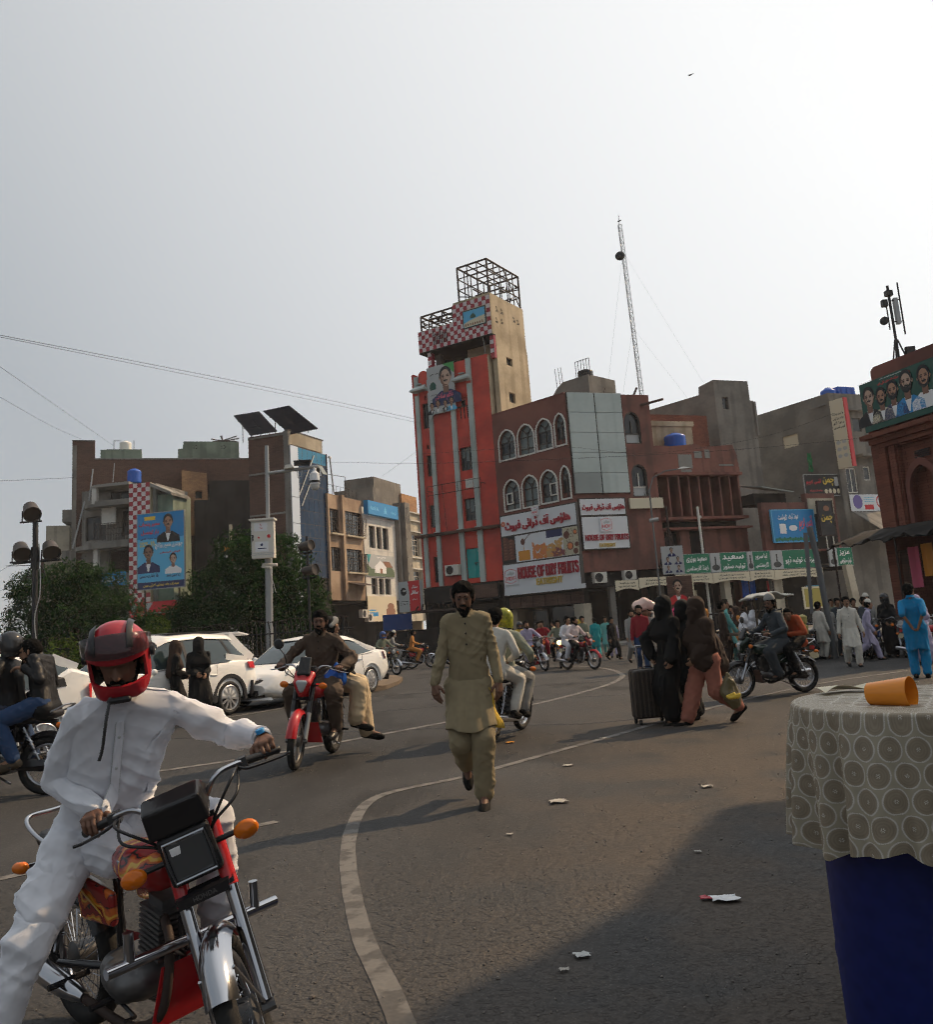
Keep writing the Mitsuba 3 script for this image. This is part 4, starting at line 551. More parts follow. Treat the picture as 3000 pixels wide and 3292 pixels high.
# roof clutter behind the arched building
k = thing('roof_room', 'grey roof room with railings beside the beige tower wall', 'building')
Fz = FL.off(3.2, -2.5)
part(k, 'wall', Fz.P(Polygon([(-1.2, 12.0), (2.2, 12.0), (2.2, 15.0), (.3, 15.0), (-.2, 14.7), (-1.2, 13.6)]), -2.5, 0), GREYW)
part(k, 'railing', cat([Fz.tube((u, 14.9, -.2), (u, 16.0, -.2), .02) for u in np.linspace(1.2, 2.2, 6)] + [Fz.tube((1.2, 16, -.2), (2.2, 16, -.2), .02)] + [Fz.tube((u, 14.4, -.2), (u - .1, 16.0, -.2), .018) for u in (-.25, .0, .2)]), RUST)
tank(Fz.at(1.1, 15.0, -1.2), .45, .75, PLASTIC, 'black water tank on the grey roof room')
# ------------------------------------------------------------------ left: blue glass building and the street row behind it
BC = (-11.74, 57.0); FB = Frame(BC, 68); FBL = Frame(BC, -18)
k = thing('glass_building', 'narrow dark brick building with a blue glass curtain wall', 'building')
part(k, 'brick_wall', cat(FBL.B(-3.07, -.35, 0, 15.1, -.3, 0), FBL.B(-3.07, -2.8, 0, 15.1, -4.2, -.3)), DBRICK)
part(k, 'brick_band', cat(*[FBL.B(-3.07, -.35, z, z + .12, .001, .05) for z in (9.6, 12.4, 14.9)], FBL.B(-.35, -.0, 0, 15.15, -.3, .06)), CONC)
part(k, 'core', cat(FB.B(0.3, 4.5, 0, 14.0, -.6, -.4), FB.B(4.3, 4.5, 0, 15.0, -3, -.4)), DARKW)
for i in range(6): u = .06 + i * .70; part(k, 'parapet_panel', FB.B(u, u + .685, 14.28, 15.18, -.3, .0), CREAMW)
part(k, 'parapet_cap', FB.B(.0, 4.4, 15.18, 15.26, -.3, .03), DFRAME)
for i in range(8): part(k, 'column_panel', FB.B(.04, .93, .2 + i * 1.75, .2 + i * 1.75 + 1.72, -.35, .12), ALU)
us, zs = np.linspace(.98, 4.62, 7), np.array([14.2, 13.35, 12.55, 11.7, 10.8, 9.9, 9.0, 8.1, 7.2, 6.3, 5.4])
for j in range(len(zs) - 1):
    for i in range(6):
        if (i, j) == (4, 1): continue
        part(k, 'glass_panel', FB.B(us[i] + .02, us[i + 1] - .02, zs[j + 1] + .02, zs[j] - .02, -.02, .03 + .006 * ((i * 3 + j * 5) % 3)), GLASSC if j == 0 else GLASSB)
part(k, 'grid', cat([FB.B(u - .02, u + .02, 5.4, 14.2, -.04, .028) for u in us] + [FB.B(.98, 4.62, z - .02, z + .02, -.045, .027) for z in zs] + [FB.B(.93, .97, 5.4, 14.25, -.1, .1), FB.B(4.63, 4.68, 5.4, 14.25, -.1, .1)]), DFRAME)
part(k, 'white_stay', cat(*[FB.tube((1.0 + a, 10.9 + a * .3 + b, .08), (3.0 + a, 13.9 + b, .08), .04) for a, b in ((0, 0), (.25, -.8))]), FRAME)
q = part(k, 'open_window', hull([FB.at(u, z, d) for u, z in ((us[4], 13.3), (us[5], 13.3), (us[4], 12.6), (us[5], 12.6)) for d in ((.03, .07) if z > 13 else (.45, .49))]), GLASSL)
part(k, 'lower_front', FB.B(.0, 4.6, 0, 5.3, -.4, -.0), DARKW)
SQ = (((-16.06, 59.6, 17.1), (-14.19, 59.3, 17.19), (-14.38, 57.6, 15.1)), ((-13.9, 59.2, 17.18), (-12.0, 58.9, 17.36), (-11.6, 57.2, 14.9)))
for i in range(2):
    kk = thing('solar_panel_array', ('left tilted array of solar panels on the dark brick roof', 'right tilted array of solar panels above the blue glass')[i], 'solar panels')
    for a in range(2):
        for b in range(3):
            t0, t1 = b / 3 + .008, (b + 1) / 3 - .008; w0, w1 = a * 1.02, a * 1.02 + 1.0
            sl = lambda w, t: np.array(SQ[i][0]) + (np.array(SQ[i][1]) - np.array(SQ[i][0])) * w / 2.02 + (np.array(SQ[i][2]) - np.array(SQ[i][0])) * t
            pts = [sl(w, t) for w in (w0, w1) for t in (t0, t1)]
            part(kk, 'panel', hull(pts + [x + np.array([0, 0, .05]) for x in pts]), SOLAR)
    part(kk, 'stand', cat([tube(sl(w, t) * [1, 1, 0] + [0, 0, 15.0], sl(w, t) - [0, 0, .03], .03, 5) for w in (.3, 1.0, 1.7) for t in (.3, .8)] + [tube(sl(0, t) - [0, 0, .05], sl(2, t) - [0, 0, .05], .03, 5) for t in (.25, .6, .9)]), RUST)
k = thing('floodlight_stub', 'white lamp tube leaning on the roof behind the blue building', 'lamp'); part(k, 'post', tube(FB.at(5.6, 11.5), FB.at(5.2, 14.2), .05), GALV); part(k, 'head', tube(FB.at(5.3, 14.1), FB.at(4.6, 14.0, .3), .09), FRAME)
FRW = Frame((-10.08, 61.12), 70)
k = thing('tan_building', 'weathered tan building with barred windows beside the blue glass', 'building')
H_ = [(.3, 1.8, 8.66, 10.4), (2.45, 5.4, 8.66, 10.45), (.35, 1.85, 5.95, 7.65), (2.45, 5.2, 5.95, 7.65)]
part(k, 'wall', cat(FRW.P(sbox(0, 3.9, 5.45, 11.45).difference(unary_union([sbox(a, c, b, d) for a, b, c, d in H_])), -.3, 0), FRW.B(0, .3, 3.9, 11.4, -5, -.3), FRW.B(0, 5.4, 11.0, 11.2, -5, -.3)), TANW)
for a, b, c, d in H_: win(k, FRW, a, b, c, d, nx=3 if b - a < 2 else 5, nz_=2, gm=GLASS, bars=6)
part(k, 'pilaster', cat(FRW.B(1.95, 2.3, 3.9, 11.5, .002, .25), FRW.B(-.1, .12, 3.9, 11.4, .002, .2)), TANW)
[part(k, 'sill', FRW.B(a, b, z, z + .12, .002, .35), CREAMW) for a, b, z in ((.2, 1.9, 8.5), (2.4, 5.4, 8.5), (2.4, 5.4, 5.8))]
part(k, 'balcony_grille', cat([FRW.tube((u, z0, .4), (u, z0 + 1.3, .4), .02, 4) for u in np.linspace(4, 5.3, 7) for z0 in (8.7, 6.0)] + [FRW.tube((4, z, .4), (5.3, z, .4), .025, 4) for z in (8.7, 10, 6.0, 7.3)]), RUST)
part(k, 'tin_awning', hull([FRW.at(u, z, d) for u, z, d in ((2.6, 5.2, 0), (5.5, 5.2, 0), (2.6, 4.9, 1.1), (5.6, 4.9, 1.1), (2.6, 5.16, 0), (5.5, 5.16, 0))]), RUST)
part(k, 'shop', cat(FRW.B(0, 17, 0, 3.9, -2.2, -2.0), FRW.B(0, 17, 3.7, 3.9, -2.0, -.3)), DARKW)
part(k, 'roof_rail', cat([FRW.tube((u, 11.4, -.3), (u, 12.2, -.3), .015, 4) for u in np.linspace(.3, 5.3, 9)] + [FRW.tube((.3, 12.2, -.3), (4.2, 12.25, -.3), .015, 4), FRW.tube((3.6, 11.4, -.3), (3.6, 13.1, -.3), .02, 4), FRW.tube((.2, 13.0, -.6), (3.6, 13.1, -.3), .02, 4)]), RUST)
for i, u in enumerate((4.1, 5.0)): aircon(FRW, u, 2.6 - .3 * i, .8, .6, ('dusty air conditioner unit hung high under the tan building', 'dusty air conditioner unit lower right under the tan building')[i])
k = thing('bank_building', 'white panelled building with three tall dark window slots per floor', 'building')
sl_ = [(6.42, 7.45), (7.72, 8.58), (8.78, 9.85)]
part(k, 'wall', cat(FRW.P(sbox(5.5, 3.9, 11.2, 10.4).difference(unary_union([sbox(a, z0, b, z1) for a, b in sl_ for z0, z1 in ((7.93, 9.66), (4.36, 5.6))])), -.3, .05), FRW.B(5.5, 11.0, 10.4, 11.2, -4, -.5)), WHITEW)
for z0, z1 in ((7.93, 9.66), (4.36, 5.6)):
    for a, b in sl_: win(k, FRW, a, b, z0, z1, nx=1, gm=GLASS, fw=.03)
part(k, 'joint', cat([FRW.B(5.5, 11.2, z - .015, z + .015, .051, .056) for z in (7.75, 9.85, 10.2, 5.66)] + [FRW.B(u, u + .03, 3.9, 10.4, .051, .056) for u in (6.3, 10.0, 10.6)]), GREYP)
k = board('bank_sign', 'long blue fascia sign on the white panelled building', FRW, 5.6, 11.0, 10.45, 11.5, .5, BLUEP, t=.4)
part(k, 'lettering', cat(FRW.fit(latin('Bank Al', .004), 6.0, 7.4, 10.8, 11.1, .5), FRW.P(Polygon([(8.3, 10.7), (8.9, 10.7), (8.6, 11.3)]), .5, .504), FRW.fit(urdu('g5b', depth=.004), 9.6, 10.6, 10.75, 11.05, .5)), CYANP)
k = board('house_poster', 'pale poster of a house between the two window floors', FRW, 5.6, 10.5, 5.72, 7.42, .12, GREYP, t=.05, cat_='poster')
part(k, 'lawn_print', FRW.P(Polygon([(5.62, 5.74), (10.48, 5.74), (10.48, 6.2), (9.5, 6.9), (9.0, 6.4), (6.5, 6.3), (5.62, 6.7)]), .12, .124), mat('lawn_print', (.10, .14, .08), .6))
part(k, 'house_print', FRW.P(unary_union([sbox(7.0, 6.0, 9.0, 6.5), Polygon([(7.0, 6.5), (8.0, 7.0), (9.0, 6.5)])]), .124, .128), WPRINT)
part(k, 'roof_print', FRW.P(unary_union([Polygon([(8.4, 6.95), (9.6, 6.95), (10.2, 6.5), (9.0, 6.5)]), sbox(7.9, 6.0, 8.3, 6.35)]), .128, .132), BRICKP)
part(k, 'logo_print', FRW.P(Polygon([(5.65, 7.4), (6.4, 7.4), (6.0, 6.7)]), .124, .128), TEALP := mat('teal_print', (.03, .30, .30), .5))
part(k, 'lettering', FRW.fit(latin('Apna Ghar', .003), 7.4, 9.0, 7.15, 7.3, .12), WPRINT)
k = board('sack_poster', 'faded cream poster with a sack of notes low on the white building', FRW, 5.5, 10.6, 2.3, 4.22, .12, CREAM, t=.05, cat_='poster')
part(k, 'sack_print', FRW.P(unary_union([sbox(8.7, 2.32, 10.2, 3.2).buffer(.05), ell(9.5, 3.4, .6, .3)]), .12, .124), BRICKP)
part(k, 'blue_print', FRW.P(unary_union([sbox(5.7, 2.7, 7.2, 3.0), sbox(5.7, 3.1, 6.8, 3.2)]), .12, .124), BLUEP)
k = thing('grey_fin', 'grey vertical fin with narrow slits between two buildings', 'building'); part(k, 'fin', cat(FRW.B(11.25, 11.6, 0, 11.6, -.3, .4), FRW.B(11.7, 12.7, 3.5, 11.95, -.3, .8)), GREYW)
part(k, 'slit', cat([FRW.B(u, u + .09, 10.2, 11.6, .801, .806) for u in (11.9, 12.15, 12.4)] + [FRW.B(11.75 + .7 * (i % 2), 11.85 + .7 * (i % 2), 4.5 + i * .7, 4.75 + i * .7, .801, .806) for i in range(7)]), BLACK)
k = thing('cream_building', 'cream banded building with grid windows at the end of the side street', 'building')
part(k, 'wall', cat(FRW.P(sbox(13.0, 2.2, 16.7, 11.5).difference(unary_union([sbox(13.85, 7.72, 16.05, 9.58), sbox(13.8, 4.6, 16.1, 6.42)])), -.3, 0), FRW.B(13, 16.7, 11.3, 11.5, -4, -.3), FRW.B(16.4, 16.7, 0, 11.5, -5, -.3)), CREAMW)
part(k, 'band', cat(*[FRW.B(13.0, 16.75, z, z + .1, .002, .2) for z in (11.4, 10.7, 9.75, 7.5, 6.55, 4.4)], *[FRW.B(u, u + .22, 2.2, 11.5, .002, .3) for u in (13.0, 16.4)]), WHITEW)
for z0, z1 in ((7.72, 9.58), (4.6, 6.42)): win(k, FRW, 13.85, 16.05, z0, z1, nx=4, nz_=4, fm=FRAME, fw=.04)
part(k, 'roof_block', cat(FRW.B(9.4, 14.6, 12.3, 14.0, -3.5, -.8), FRW.B(8.6, 16.8, 11.3, 13.0, -4.0, -.5)), GREYW)
part(k, 'roof_brick', FRW.B(13.6, 16.8, 11.55, 13.05, -.49, -.3), OBRICK)
k = thing('blue_cabin', 'blue sheet kiosk wall at the mouth of the side street', 'kiosk')
Fk = Frame((-3.9, 45.0), 12); part(k, 'sheet', Fk.B(-.85, .62, 1.5, 2.3, -.2, 0), mat('dusty_blue', (.012, .04, .15), .6)); part(k, 'post', cat(*[Fk.tube((u, 0, -.1), (u, 2.25, -.1), .05) for u in (-.8, .5)]), RUST); part(k, 'cabin', Fk.B(-1.0, 2.0, 0, 1.45, -2, -.15), DARKW); part(k, 'canopy', cat(Fk.B(.65, 3.4, 2.3, 2.4, -2, 1.0), *[tube(Fk.at(.8 + .3 * i, 2.42, .3), Fk.at(.9 + .25 * i, 2.6 + .1 * (i % 3), .6), .04, 5) for i in range(8)]), RUST)
# ------------------------------------------------------------------ far left block
FBP = Frame((-25.51, 60.0), -10); FBW = Frame((-23.41, 64.0), 20); FBI = Frame((-21.25, 58.0), -12); FKH = Frame((-13.06, 50.0), -12)
k = thing('brick_block', 'long dark brick rear wall rising behind the balconies', 'building')
part(k, 'wall', cat(FBW.P(sbox(-5.49, 0, 9.0, 15.35).union(sbox(-5.49, 15, -3.98, 16.72)), -.4, 0)), DBRICK)
part(k, 'coping', cat(FBW.B(-3.98, 9.0, 15.351, 15.45, -.4, .04), FBW.B(-5.5, -3.97, 16.721, 16.8, -.4, .04)), CONC)
part(k, 'side_wall', Frame(FBW.at(-5.49, 0), 105).B(-.0, 14, 0, 16.4, .0, .3), GREYW)
fs = Frame(FBW.at(-5.49, 0), 105)
part(k, 'side_balcony', cat([fs.B(1.5 + i * 3, 3.5 + i * 3, 5 + 3 * j, 5.9 + 3 * j, -.9, -.0) for i in range(3) for j in range(3)]), CONC)
q = part(k, 'shed', FBW.P(Polygon([(2.05, 9.5), (3.9, 9.5), (3.85, 14.1), (2.07, 14.35)]).difference(sbox(3.0, 12.2, 3.5, 12.8)), .01, .9), OBRICK, label='brick shed on the dark wall, its sunlit patch put into the orange colour'); part(q, 'hole', FBW.B(3.0, 3.5, 12.2, 12.8, .012, .3), BLACK)  # lit patch of the brown shed painted as lighter orange brick
part(k, 'parapet', cat(FBW.B(4.0, 9.0, 8.0, 13.6, .01, .6), FBW.B(2.9, 4.3, 0, 12.0, .01, 1.4)), DARKW)
k = thing('green_roof_room', 'pale green roof room with junk piled on top', 'building')
Fg = FBW.off(0, -2); part(k, 'wall', cat(Fg.B(2.3, 6.5, 15.2, 17.2, -3, 0), Fg.B(1.9, 2.3, 15.2, 16.6, -1, -.0)), GREENW); part(k, 'flower_vent', cat([Fg.P(ell(u + .15 * math.cos(t), 16.75 + .12 * math.sin(t), .055, .04, 8), .001, .01) for u in (3.2, 5.3) for t in np.arange(5) * 1.2566]), BLACK)
k = thing('junk_pile', 'heap of scrap timber on the green roof room', 'junk'); rj = np.random.default_rng(5)
part(k, 'timber', cat([tube(Fg.at(rj.uniform(4.4, 6.0), 17.22 + rj.uniform(0, .3), -rj.uniform(.3, 2)), Fg.at(rj.uniform(4.6, 6.6), 17.3 + rj.uniform(0, .5), -rj.uniform(.3, 2)), .05, 5) for i in range(16)] + [Fg.B(4.5, 6.4, 17.21, 17.3, -1.5, -.2)]), RUST)
k = thing('grey_roof_room', 'small grey roof room under the white water tank', 'building'); part(k, 'wall', cat(FBW.B(-3.2, -.75, 15.46, 16.15, -2.5, -.1), FBW.B(-3.6, -3.2, 15.46, 16.1, -1.5, -.1)), GREENW); part(k, 'frame', cat(*[FBW.tube((u, 16.15, -.6), (u, 16.95, -.6), .03) for u in (-2.7, -1.3)], FBW.tube((-2.7, 16.9, -.6), (-2.2, 16.9, -.6), .03)), GALV)
tank(FBW.at(-1.9, 16.15, -.9), .42, .8, TANKW, 'white water tank on the grey roof room')
k = thing('balcony_building', 'grey building with curved balconies beside the chequered strip', 'building')
part(k, 'wall', cat(FBP.P(sbox(-2.6, 0, 2.05, 12.9).difference(unary_union([sbox(-.38, 11.9, 1.78, 12.65), sbox(.54, 9.45, 1.79, 11.2), sbox(-.45, 6.8, 1.9, 8.4), sbox(-2.3, 9.3, -.7, 11.0)])), -1.9, -1.6), FBP.B(3.7, 3.95, 0, 12.7, -5, -.3)), CONC)
def curved(F, u0, u1, z0, z1, dep, r):
    return F.P(sbox(0, 0, 1, 1), 0, .001) if 0 else tf(mv(trimesh.creation.extrude_polygon(Polygon([(u1, dep)] + [(u1, 0)] + [(u0 + r - r * math.sin(t), r - r * math.cos(t)) for t in np.linspace(0, 1.571, 8)] + [(u0, dep)]), z1 - z0, engine='earcut'), z=z0), np.array([[F.u[0], -F.n[0], 0, F.p[0]], [F.u[1], -F.n[1], 0, F.p[1]], [0, 0, 1, 0], [0, 0, 0, 1.]]))
part(k, 'roof_slab', curved(FBP, -1.4, 2.05, 12.78, 12.98, 3, 1.2), CONC)
part(k, 'balcony', cat(curved(FBP, -1.95, 2.04, 11.42, 11.62, 1.6, 1.4), FBP.B(-.55, 2.04, 11.62, 11.8, -.12, -.01)), CONC, label='upper curved balcony'); part(k, 'balcony', cat(curved(FBP, -2.7, 2.04, 8.48, 8.75, 1.6, 1.5), FBP.B(-1.2, 2.04, 8.75, 8.95, -.12, -.01)), CONC, label='lower curved balcony')
part(k, 'column', cat(FBP.B(-.82, -.5, 0, 8.48, -.6, -.3), FBP.B(-.9, -.55, 11.62, 12.78, -.5, -.2), FBP.B(-.6, .5, 10.25, 11.42, -1.0, -.9)), WHITEW)
for a in ((-.38, 1.78, 11.9, 12.65), (.54, 1.79, 9.45, 11.2), (-2.3, -.7, 9.3, 11.0)): win(k, FBP.off(0, -1.6), *a, nx=3)
part(k, 'shutter', cat([FBP.B(-.45, 1.9, 6.8 + .1 * i, 6.88 + .1 * i, -1.9, -1.86) for i in range(16)] + [FBP.B(.7, .75, 6.8, 8.4, -1.86, -1.83)]), RUST)
part(k, 'balcony_railing', cat([FBP.tube((u, 8.95, -.06), (u, 10.2, -.06), .015, 4) for u in np.linspace(-.58, 1.95, 22)] + [FBP.tube((-.58, z, -.06), (1.95, z, -.06), .02, 4) for z in (9.4, 9.8, 10.2)]), RUST)
part(k, 'rain_pipe', cat(FBP.tube((-2.4, 8.7, -.3), (-1.7, 12.0, -.6), .06), FBP.tube((-1.3, 12, -.5), (-1.2, 14.3, -.8), .05)), GALV)
q = part(k, 'tiled_strip', FBP.P(Polygon([(2.06, 4.5), (3.68, 4.5), (3.68, 12.75), (2.06, 12.75)]), -.5, -.02), BEIGE)
tiles(k, FBP, [(2.07 + i * .315, 12.45 - j * .315, (i + j) % 2) for i in range(5) for j in range(26) if i < 5 and (j < 8 or i < 3 or j > 23)], -.02, .315)
part(k, 'side_canopy', FBP.P(Polygon([(3.72, 12.7), (5.3, 11.9), (5.3, 11.7), (3.72, 12.45)]), -2.5, .1), CONC); part(k, 'side_room', cat(FBP.B(3.96, 5.1, 4.6, 11.9, -3, -.5)), GREENW)
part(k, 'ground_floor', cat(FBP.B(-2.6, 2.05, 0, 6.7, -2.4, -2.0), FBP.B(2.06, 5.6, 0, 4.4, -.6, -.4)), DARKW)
part(k, 'antenna_pole', FBP.tube((.2, 12.98, -1.0), (.35, 14.6, -1.0), .03), GALV)
tank(FBP.at(1.95, 12.98, -.9), .46, 1.05, TANK, 'blue water tank on the roof slab above the balconies')
k = board('shop_sign', 'cyan board with white Urdu lettering half hidden by the left tree', FBP, .1, 1.9, 5.85, 6.75, .1, BLUEP); part(k, 'lettering', FBP.fit(urdu('rafiq', depth=.01), .15, 1.75, 6.0, 6.55, .1), WPRINT)
k = board('shop_sign', 'red strip sign below the chequered strip and the portrait billboard', FBP, 2.15, 5.6, 3.5, 4.55, .1, REDP); part(k, 'swoosh', cat(FBP.P(ell(2.5, 4.2, .22, .3), .1, .104), FBP.P(Polygon([(3.3, 4.5), (3.9, 4.5), (3.5, 3.9)]), .1, .104), FBP.B(2.2, 5.5, 3.75, 3.82, .1, .104)), GREYP)
k = board('portrait_billboard', 'tall blue billboard with three portraits next to the chequered strip', FBI, -.92, 2.5, 5.3, 10.3, .3, CYANP, t=.1, frame=GALV, cat_='billboard')
part(k, 'top_tint', FBI.B(-.92, 2.5, 8.6, 10.3, .3, .303), BLUEP)
portrait(k, FBI, 1.36, 8.3, 1.95, skin=SKINP, coat=BLACK, d=.305); portrait(k, FBI, -.1, 6.35, 1.95, skin=SKINP3, coat=NAVYP, d=.305); portrait(k, FBI, 1.7, 6.2, 1.4, skin=SKINP2, coat=WPRINT, d=.305, moust=False)
part(k, 'red_lettering', cat(FBI.fit(urdu('member', depth=.006), -.8, .75, 9.35, 9.75, .305), FBI.fit(urdu('bar', depth=.006), -.65, .65, 8.85, 9.2, .305), FBI.fit(urdu('qau', depth=.004), .75, 2.2, 7.55, 7.72, .305)), REDP)
part(k, 'yellow_lettering', cat(FBI.B(-.4, .4, 9.85, 10.1, .305, .309), FBI.fit(latin('2025-30', .006), -.75, .35, 8.1, 8.42, .305)), YPRINT)
part(k, 'white_lettering', FBI.fit(urdu('chd', depth=.006), .4, 2.4, 7.85, 8.35, .33), WPRINT)
part(k, 'dark_lettering', cat(FBI.fit(urdu('rana', depth=.006), -.75, .65, 6.0, 6.3, .305), FBI.fit(urdu('jamil', depth=.006), 1.2, 2.2, 5.95, 6.2, .305), FBI.fit(urdu('dua', depth=.006), -.7, .5, 8.55, 8.68, .305)), NAVYP)
part(k, 'bottom_band', FBI.B(-.92, 2.5, 5.3, 5.75, .3, .305), NAVYP); part(k, 'band_lettering', FBI.fit(urdu('mub', depth=.006), -.5, 2.1, 5.4, 5.65, .305), YPRINT)
part(k, 'support', cat(*[FBI.tube((u, 0, .05), (u, 5.3, .1), .06) for u in (-.5, 2.0)]), RUST)
k = thing('kabab_shop', 'small dark building behind the black and orange sign', 'building'); part(k, 'wall', cat(FKH.B(-1.6, .2, 0, 5.8, -.5, -.1), FKH.B(-1.62, -1.4, 5.8, 7.2, -.5, 0)), WHITEW); part(k, 'body', FKH.B(-4, 1, 0, 5.0, -5, -3.0), DARKW); part(k, 'pipe', FKH.tube((-.95, 7.2, -.2), (-.9, 8.2, -.2), .09), CREAMW)
k = board('shop_sign', 'black sign with orange Urdu lettering left of the grey camera cabinet', FKH, -1.42, .25, 5.85, 7.2, .1, BLACK, frame=DFRAME)
part(k, 'lettering', FKH.fit(urdu('khan', depth=.01), -1.35, .8, 6.65, 7.05, .1), OPRINT); part(k, 'emblem', FKH.P(Polygon([(-1.15 + .25 * math.cos(t), 6.2 + .25 * math.sin(t)) for t in np.arange(6) * 1.047]).difference(ell(-1.15, 6.2, .17, .1)), .1, .106), WPRINT); part(k, 'small_lettering', FKH.fit(urdu('g5b', depth=.01), -.7, .0, 6.05, 6.4, .1), LRED)
k = thing('far_house', 'distant pale house beyond the lamp mast', 'building', None); Fd = FBW.off(-7.8, -8); part(k, 'wall', cat(Fd.B(-.2, 1.5, 0, 11.6, -4, 0), Fd.B(-.4, 1.9, 0, 10.2, -6, -1)), CREAMW); win(k, Fd, .5, .8, 11.0, 11.25, nx=1)
k = thing('far_house', 'distant brick house left of the curved balconies', 'building', None); Fd = FBW.off(-8.6, -14); part(k, 'wall', cat(Fd.B(-.4, 2.6, 0, 9.6, -6, 0)), DBRICK); win(k, Fd, .4, 1.0, 6, 7.4); win(k, Fd, 1.6, 2.2, 6, 7.4)
rh = np.random.default_rng(21)
for i in range(9):
    y = 110 + i * 18; x = -.575 * y - 3 - rh.uniform(0, 3); Fd = Frame((x, y), 60); k = thing('far_house', 'hazy far house, %s nearest of those down the long left road' % ('first', 'second', 'third', 'fourth', 'fifth', 'sixth', 'seventh', 'eighth', 'ninth')[i], 'building', 'houses far down the left road')
    h = rh.uniform(5, 7); part(k, 'wall', Fd.B(-6, 6, 0, h, -8, 0), [CREAMW, TANW, GREYW, DBRICK][i % 4]); part(k, 'parapet', Fd.B(-6.1, 6.1, h, h + .4, -.3, .1), CONC)
    for j in range(3): win(k, Fd, -4 + j * 3, -2.4 + j * 3, h - 3, h - 1.4)
# ------------------------------------------------------------------ right: derelict front, grey buildings
HR = FR.at(5.2, 0); FD_ = Frame((HR[0], HR[1]), 21)
k = thing('derelict_building', 'derelict pink building with ribbed recessed front', 'building')
part(k, 'parapet', FD_.P(Polygon([(0, 9.05), (5.6, 9.05), (5.5, 10.1), (5.28, 10.7), (3.2, 10.55), (2.8, 10.72), (1.2, 10.58), (0, 10.6)]), -.4, 0), PINKW)
part(k, 'rubble', cat([FD_.B(u, u + w, z, z + h, .001, .03) for u, w, z, h in ((1.5, .9, 9.3, .8), (2.6, .5, 9.9, .4), (3.3, .35, 9.9, .5), (4.2, 1.0, 9.45, .1), (1.6, .7, 9.05, .2))]), CONC)
part(k, 'recess_wall', cat(FD_.P(sbox(0, 3.0, 5.6, 9.05), -1.3, -1.0)), TERRA)
part(k, 'ledge', cat(FD_.B(-.1, 5.55, 8.9, 9.05, -1.0, .25), FD_.B(0, 5.6, 6.4, 6.55, -1.0, .3), FD_.B(0, 5.65, 5.83, 5.95, -1.0, .45)), TERRA)
part(k, 'rib', cat([FD_.B(u, u + .1, 6.56, 8.89, -1.0, -.05) for u in (.66, 1.37, 2.02, 2.7, 3.4, 4.1, 4.78, 5.4)]), PINKW)
part(k, 'jali', cat([FD_.P(sbox(2.15, 6.6, 2.68, 8.85).difference(unary_union([ell(2.28 + .25 * a, 6.8 + .28 * b, .07, .1, 8) for a in range(2) for b in range(8)])), -.9, -.85)]), CONC)
for u in (.15, 4.2): win(k, FD_.off(0, -1), u + .05, u + .5, 7.6, 8.7, rec=-.06)
part(k, 'lower_wall', cat(FD_.B(1.05, 1.68, 3.0, 5.82, -.98, 0), FD_.B(2.6, 5.6, 3.0, 5.82, -.98, 0), FD_.B(0, .06, 3.0, 5.82, -.98, 0)), PINKW)
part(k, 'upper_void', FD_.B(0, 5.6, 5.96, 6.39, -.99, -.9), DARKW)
for a, b in ((.08, 1.03), (1.70, 2.58)): part(k, 'door', FD_.B(a, b, 3.6, 5.8, -.35, -.3), DARKW)
part(k, 'body', cat(FD_.B(0, 5.6, 9.3, 9.5, -6, -.4), FD_.B(5.35, 5.6, 0, 10.0, -6, -1.0), FD_.B(0, .2, 8, 10.4, -5, -.4), FD_.B(0, 5.6, 0, 3.0, -4, -3.8), FD_.B(0, 5.6, 2.9, 3.0, -3.8, -1)), PINKW)
Fbb = FD_.off(0, -4.0)
k = thing('brown_house', 'dark brown house behind the derelict roof line', 'building'); part(k, 'wall', cat(Fbb.B(1.0, 6.75, 0, 13.46, -4, 0)), RBRICK); part(k, 'beige_wall', cat(Fbb.B(1.5, 4.9, 10.4, 12.5, .01, .9), Fbb.B(1.5, 5.0, 12.5, 12.8, .0, 1.0)), BEIGE)
tank(Fbb.at(3.1, 10.8, 1.6), .62, 1.1, TANK, 'blue water tank with pale cap above the derelict parapet')
GT = (16.67, 56.0); FGS = Frame(GT, -51); FGF = Frame(GT, 21)
k = thing('grey_tower_house', 'plain grey stepped building with one tiny window', 'building')
part(k, 'side_wall', FGS.P(Polygon([(-6.5, 0), (0, 0), (0, 16.33), (-1.19, 16.14), (-1.25, 15.6), (-6.5, 15.6)]), -.3, 0), GREYW)
part(k, 'front_wall', cat(FGF.P(sbox(0.001, 0, 2.78, 16.33).difference(sbox(.55, 14.35, 1.03, 15.18)), -.3, -.001), FGF.B(2.5, 2.78, 0, 16.3, -5, -.3)), GREYW); win(k, FGF, .55, 1.03, 14.35, 15.18, nx=1)
part(k, 'annex', cat(FGF.B(2.78, 3.1, 0, 15.0, -2, -.05), FGF.B(3.0, 3.15, 12.6, 14.9, -.05, .1)), GREYW)
GC = (24.95, 58.0); FCS = Frame(GC, -61); FCF = Frame(GC, 23)
k = thing('grey_side_building', 'big bare grey building with blank side wall and white framed windows', 'building')
part(k, 'side_wall', FCS.P(sbox(-9, 0, 0, 15.38).difference(sbox(-4.35, 12.39, -2.97, 13.26)), -.3, 0), GREYW); part(k, 'boarded_window', FCS.B(-4.35, -2.97, 12.39, 13.26, -.2, -.1), CREAM)
holes = [(1.82, 2.61, 12.73, 13.69), (3.2, 3.82, 12.66, 13.65), (.55, 1.45, 8.48, 10.18), (2.15, 2.77, 9.33, 10.29), (3.43, 3.99, 8.47, 10.25)]
part(k, 'front_wall', FCF.P(sbox(0.001, 0, 5.5, 15.39).difference(unary_union([sbox(a, c, b, d) for a, b, c, d in holes])), -.3, -.001), GREYW)
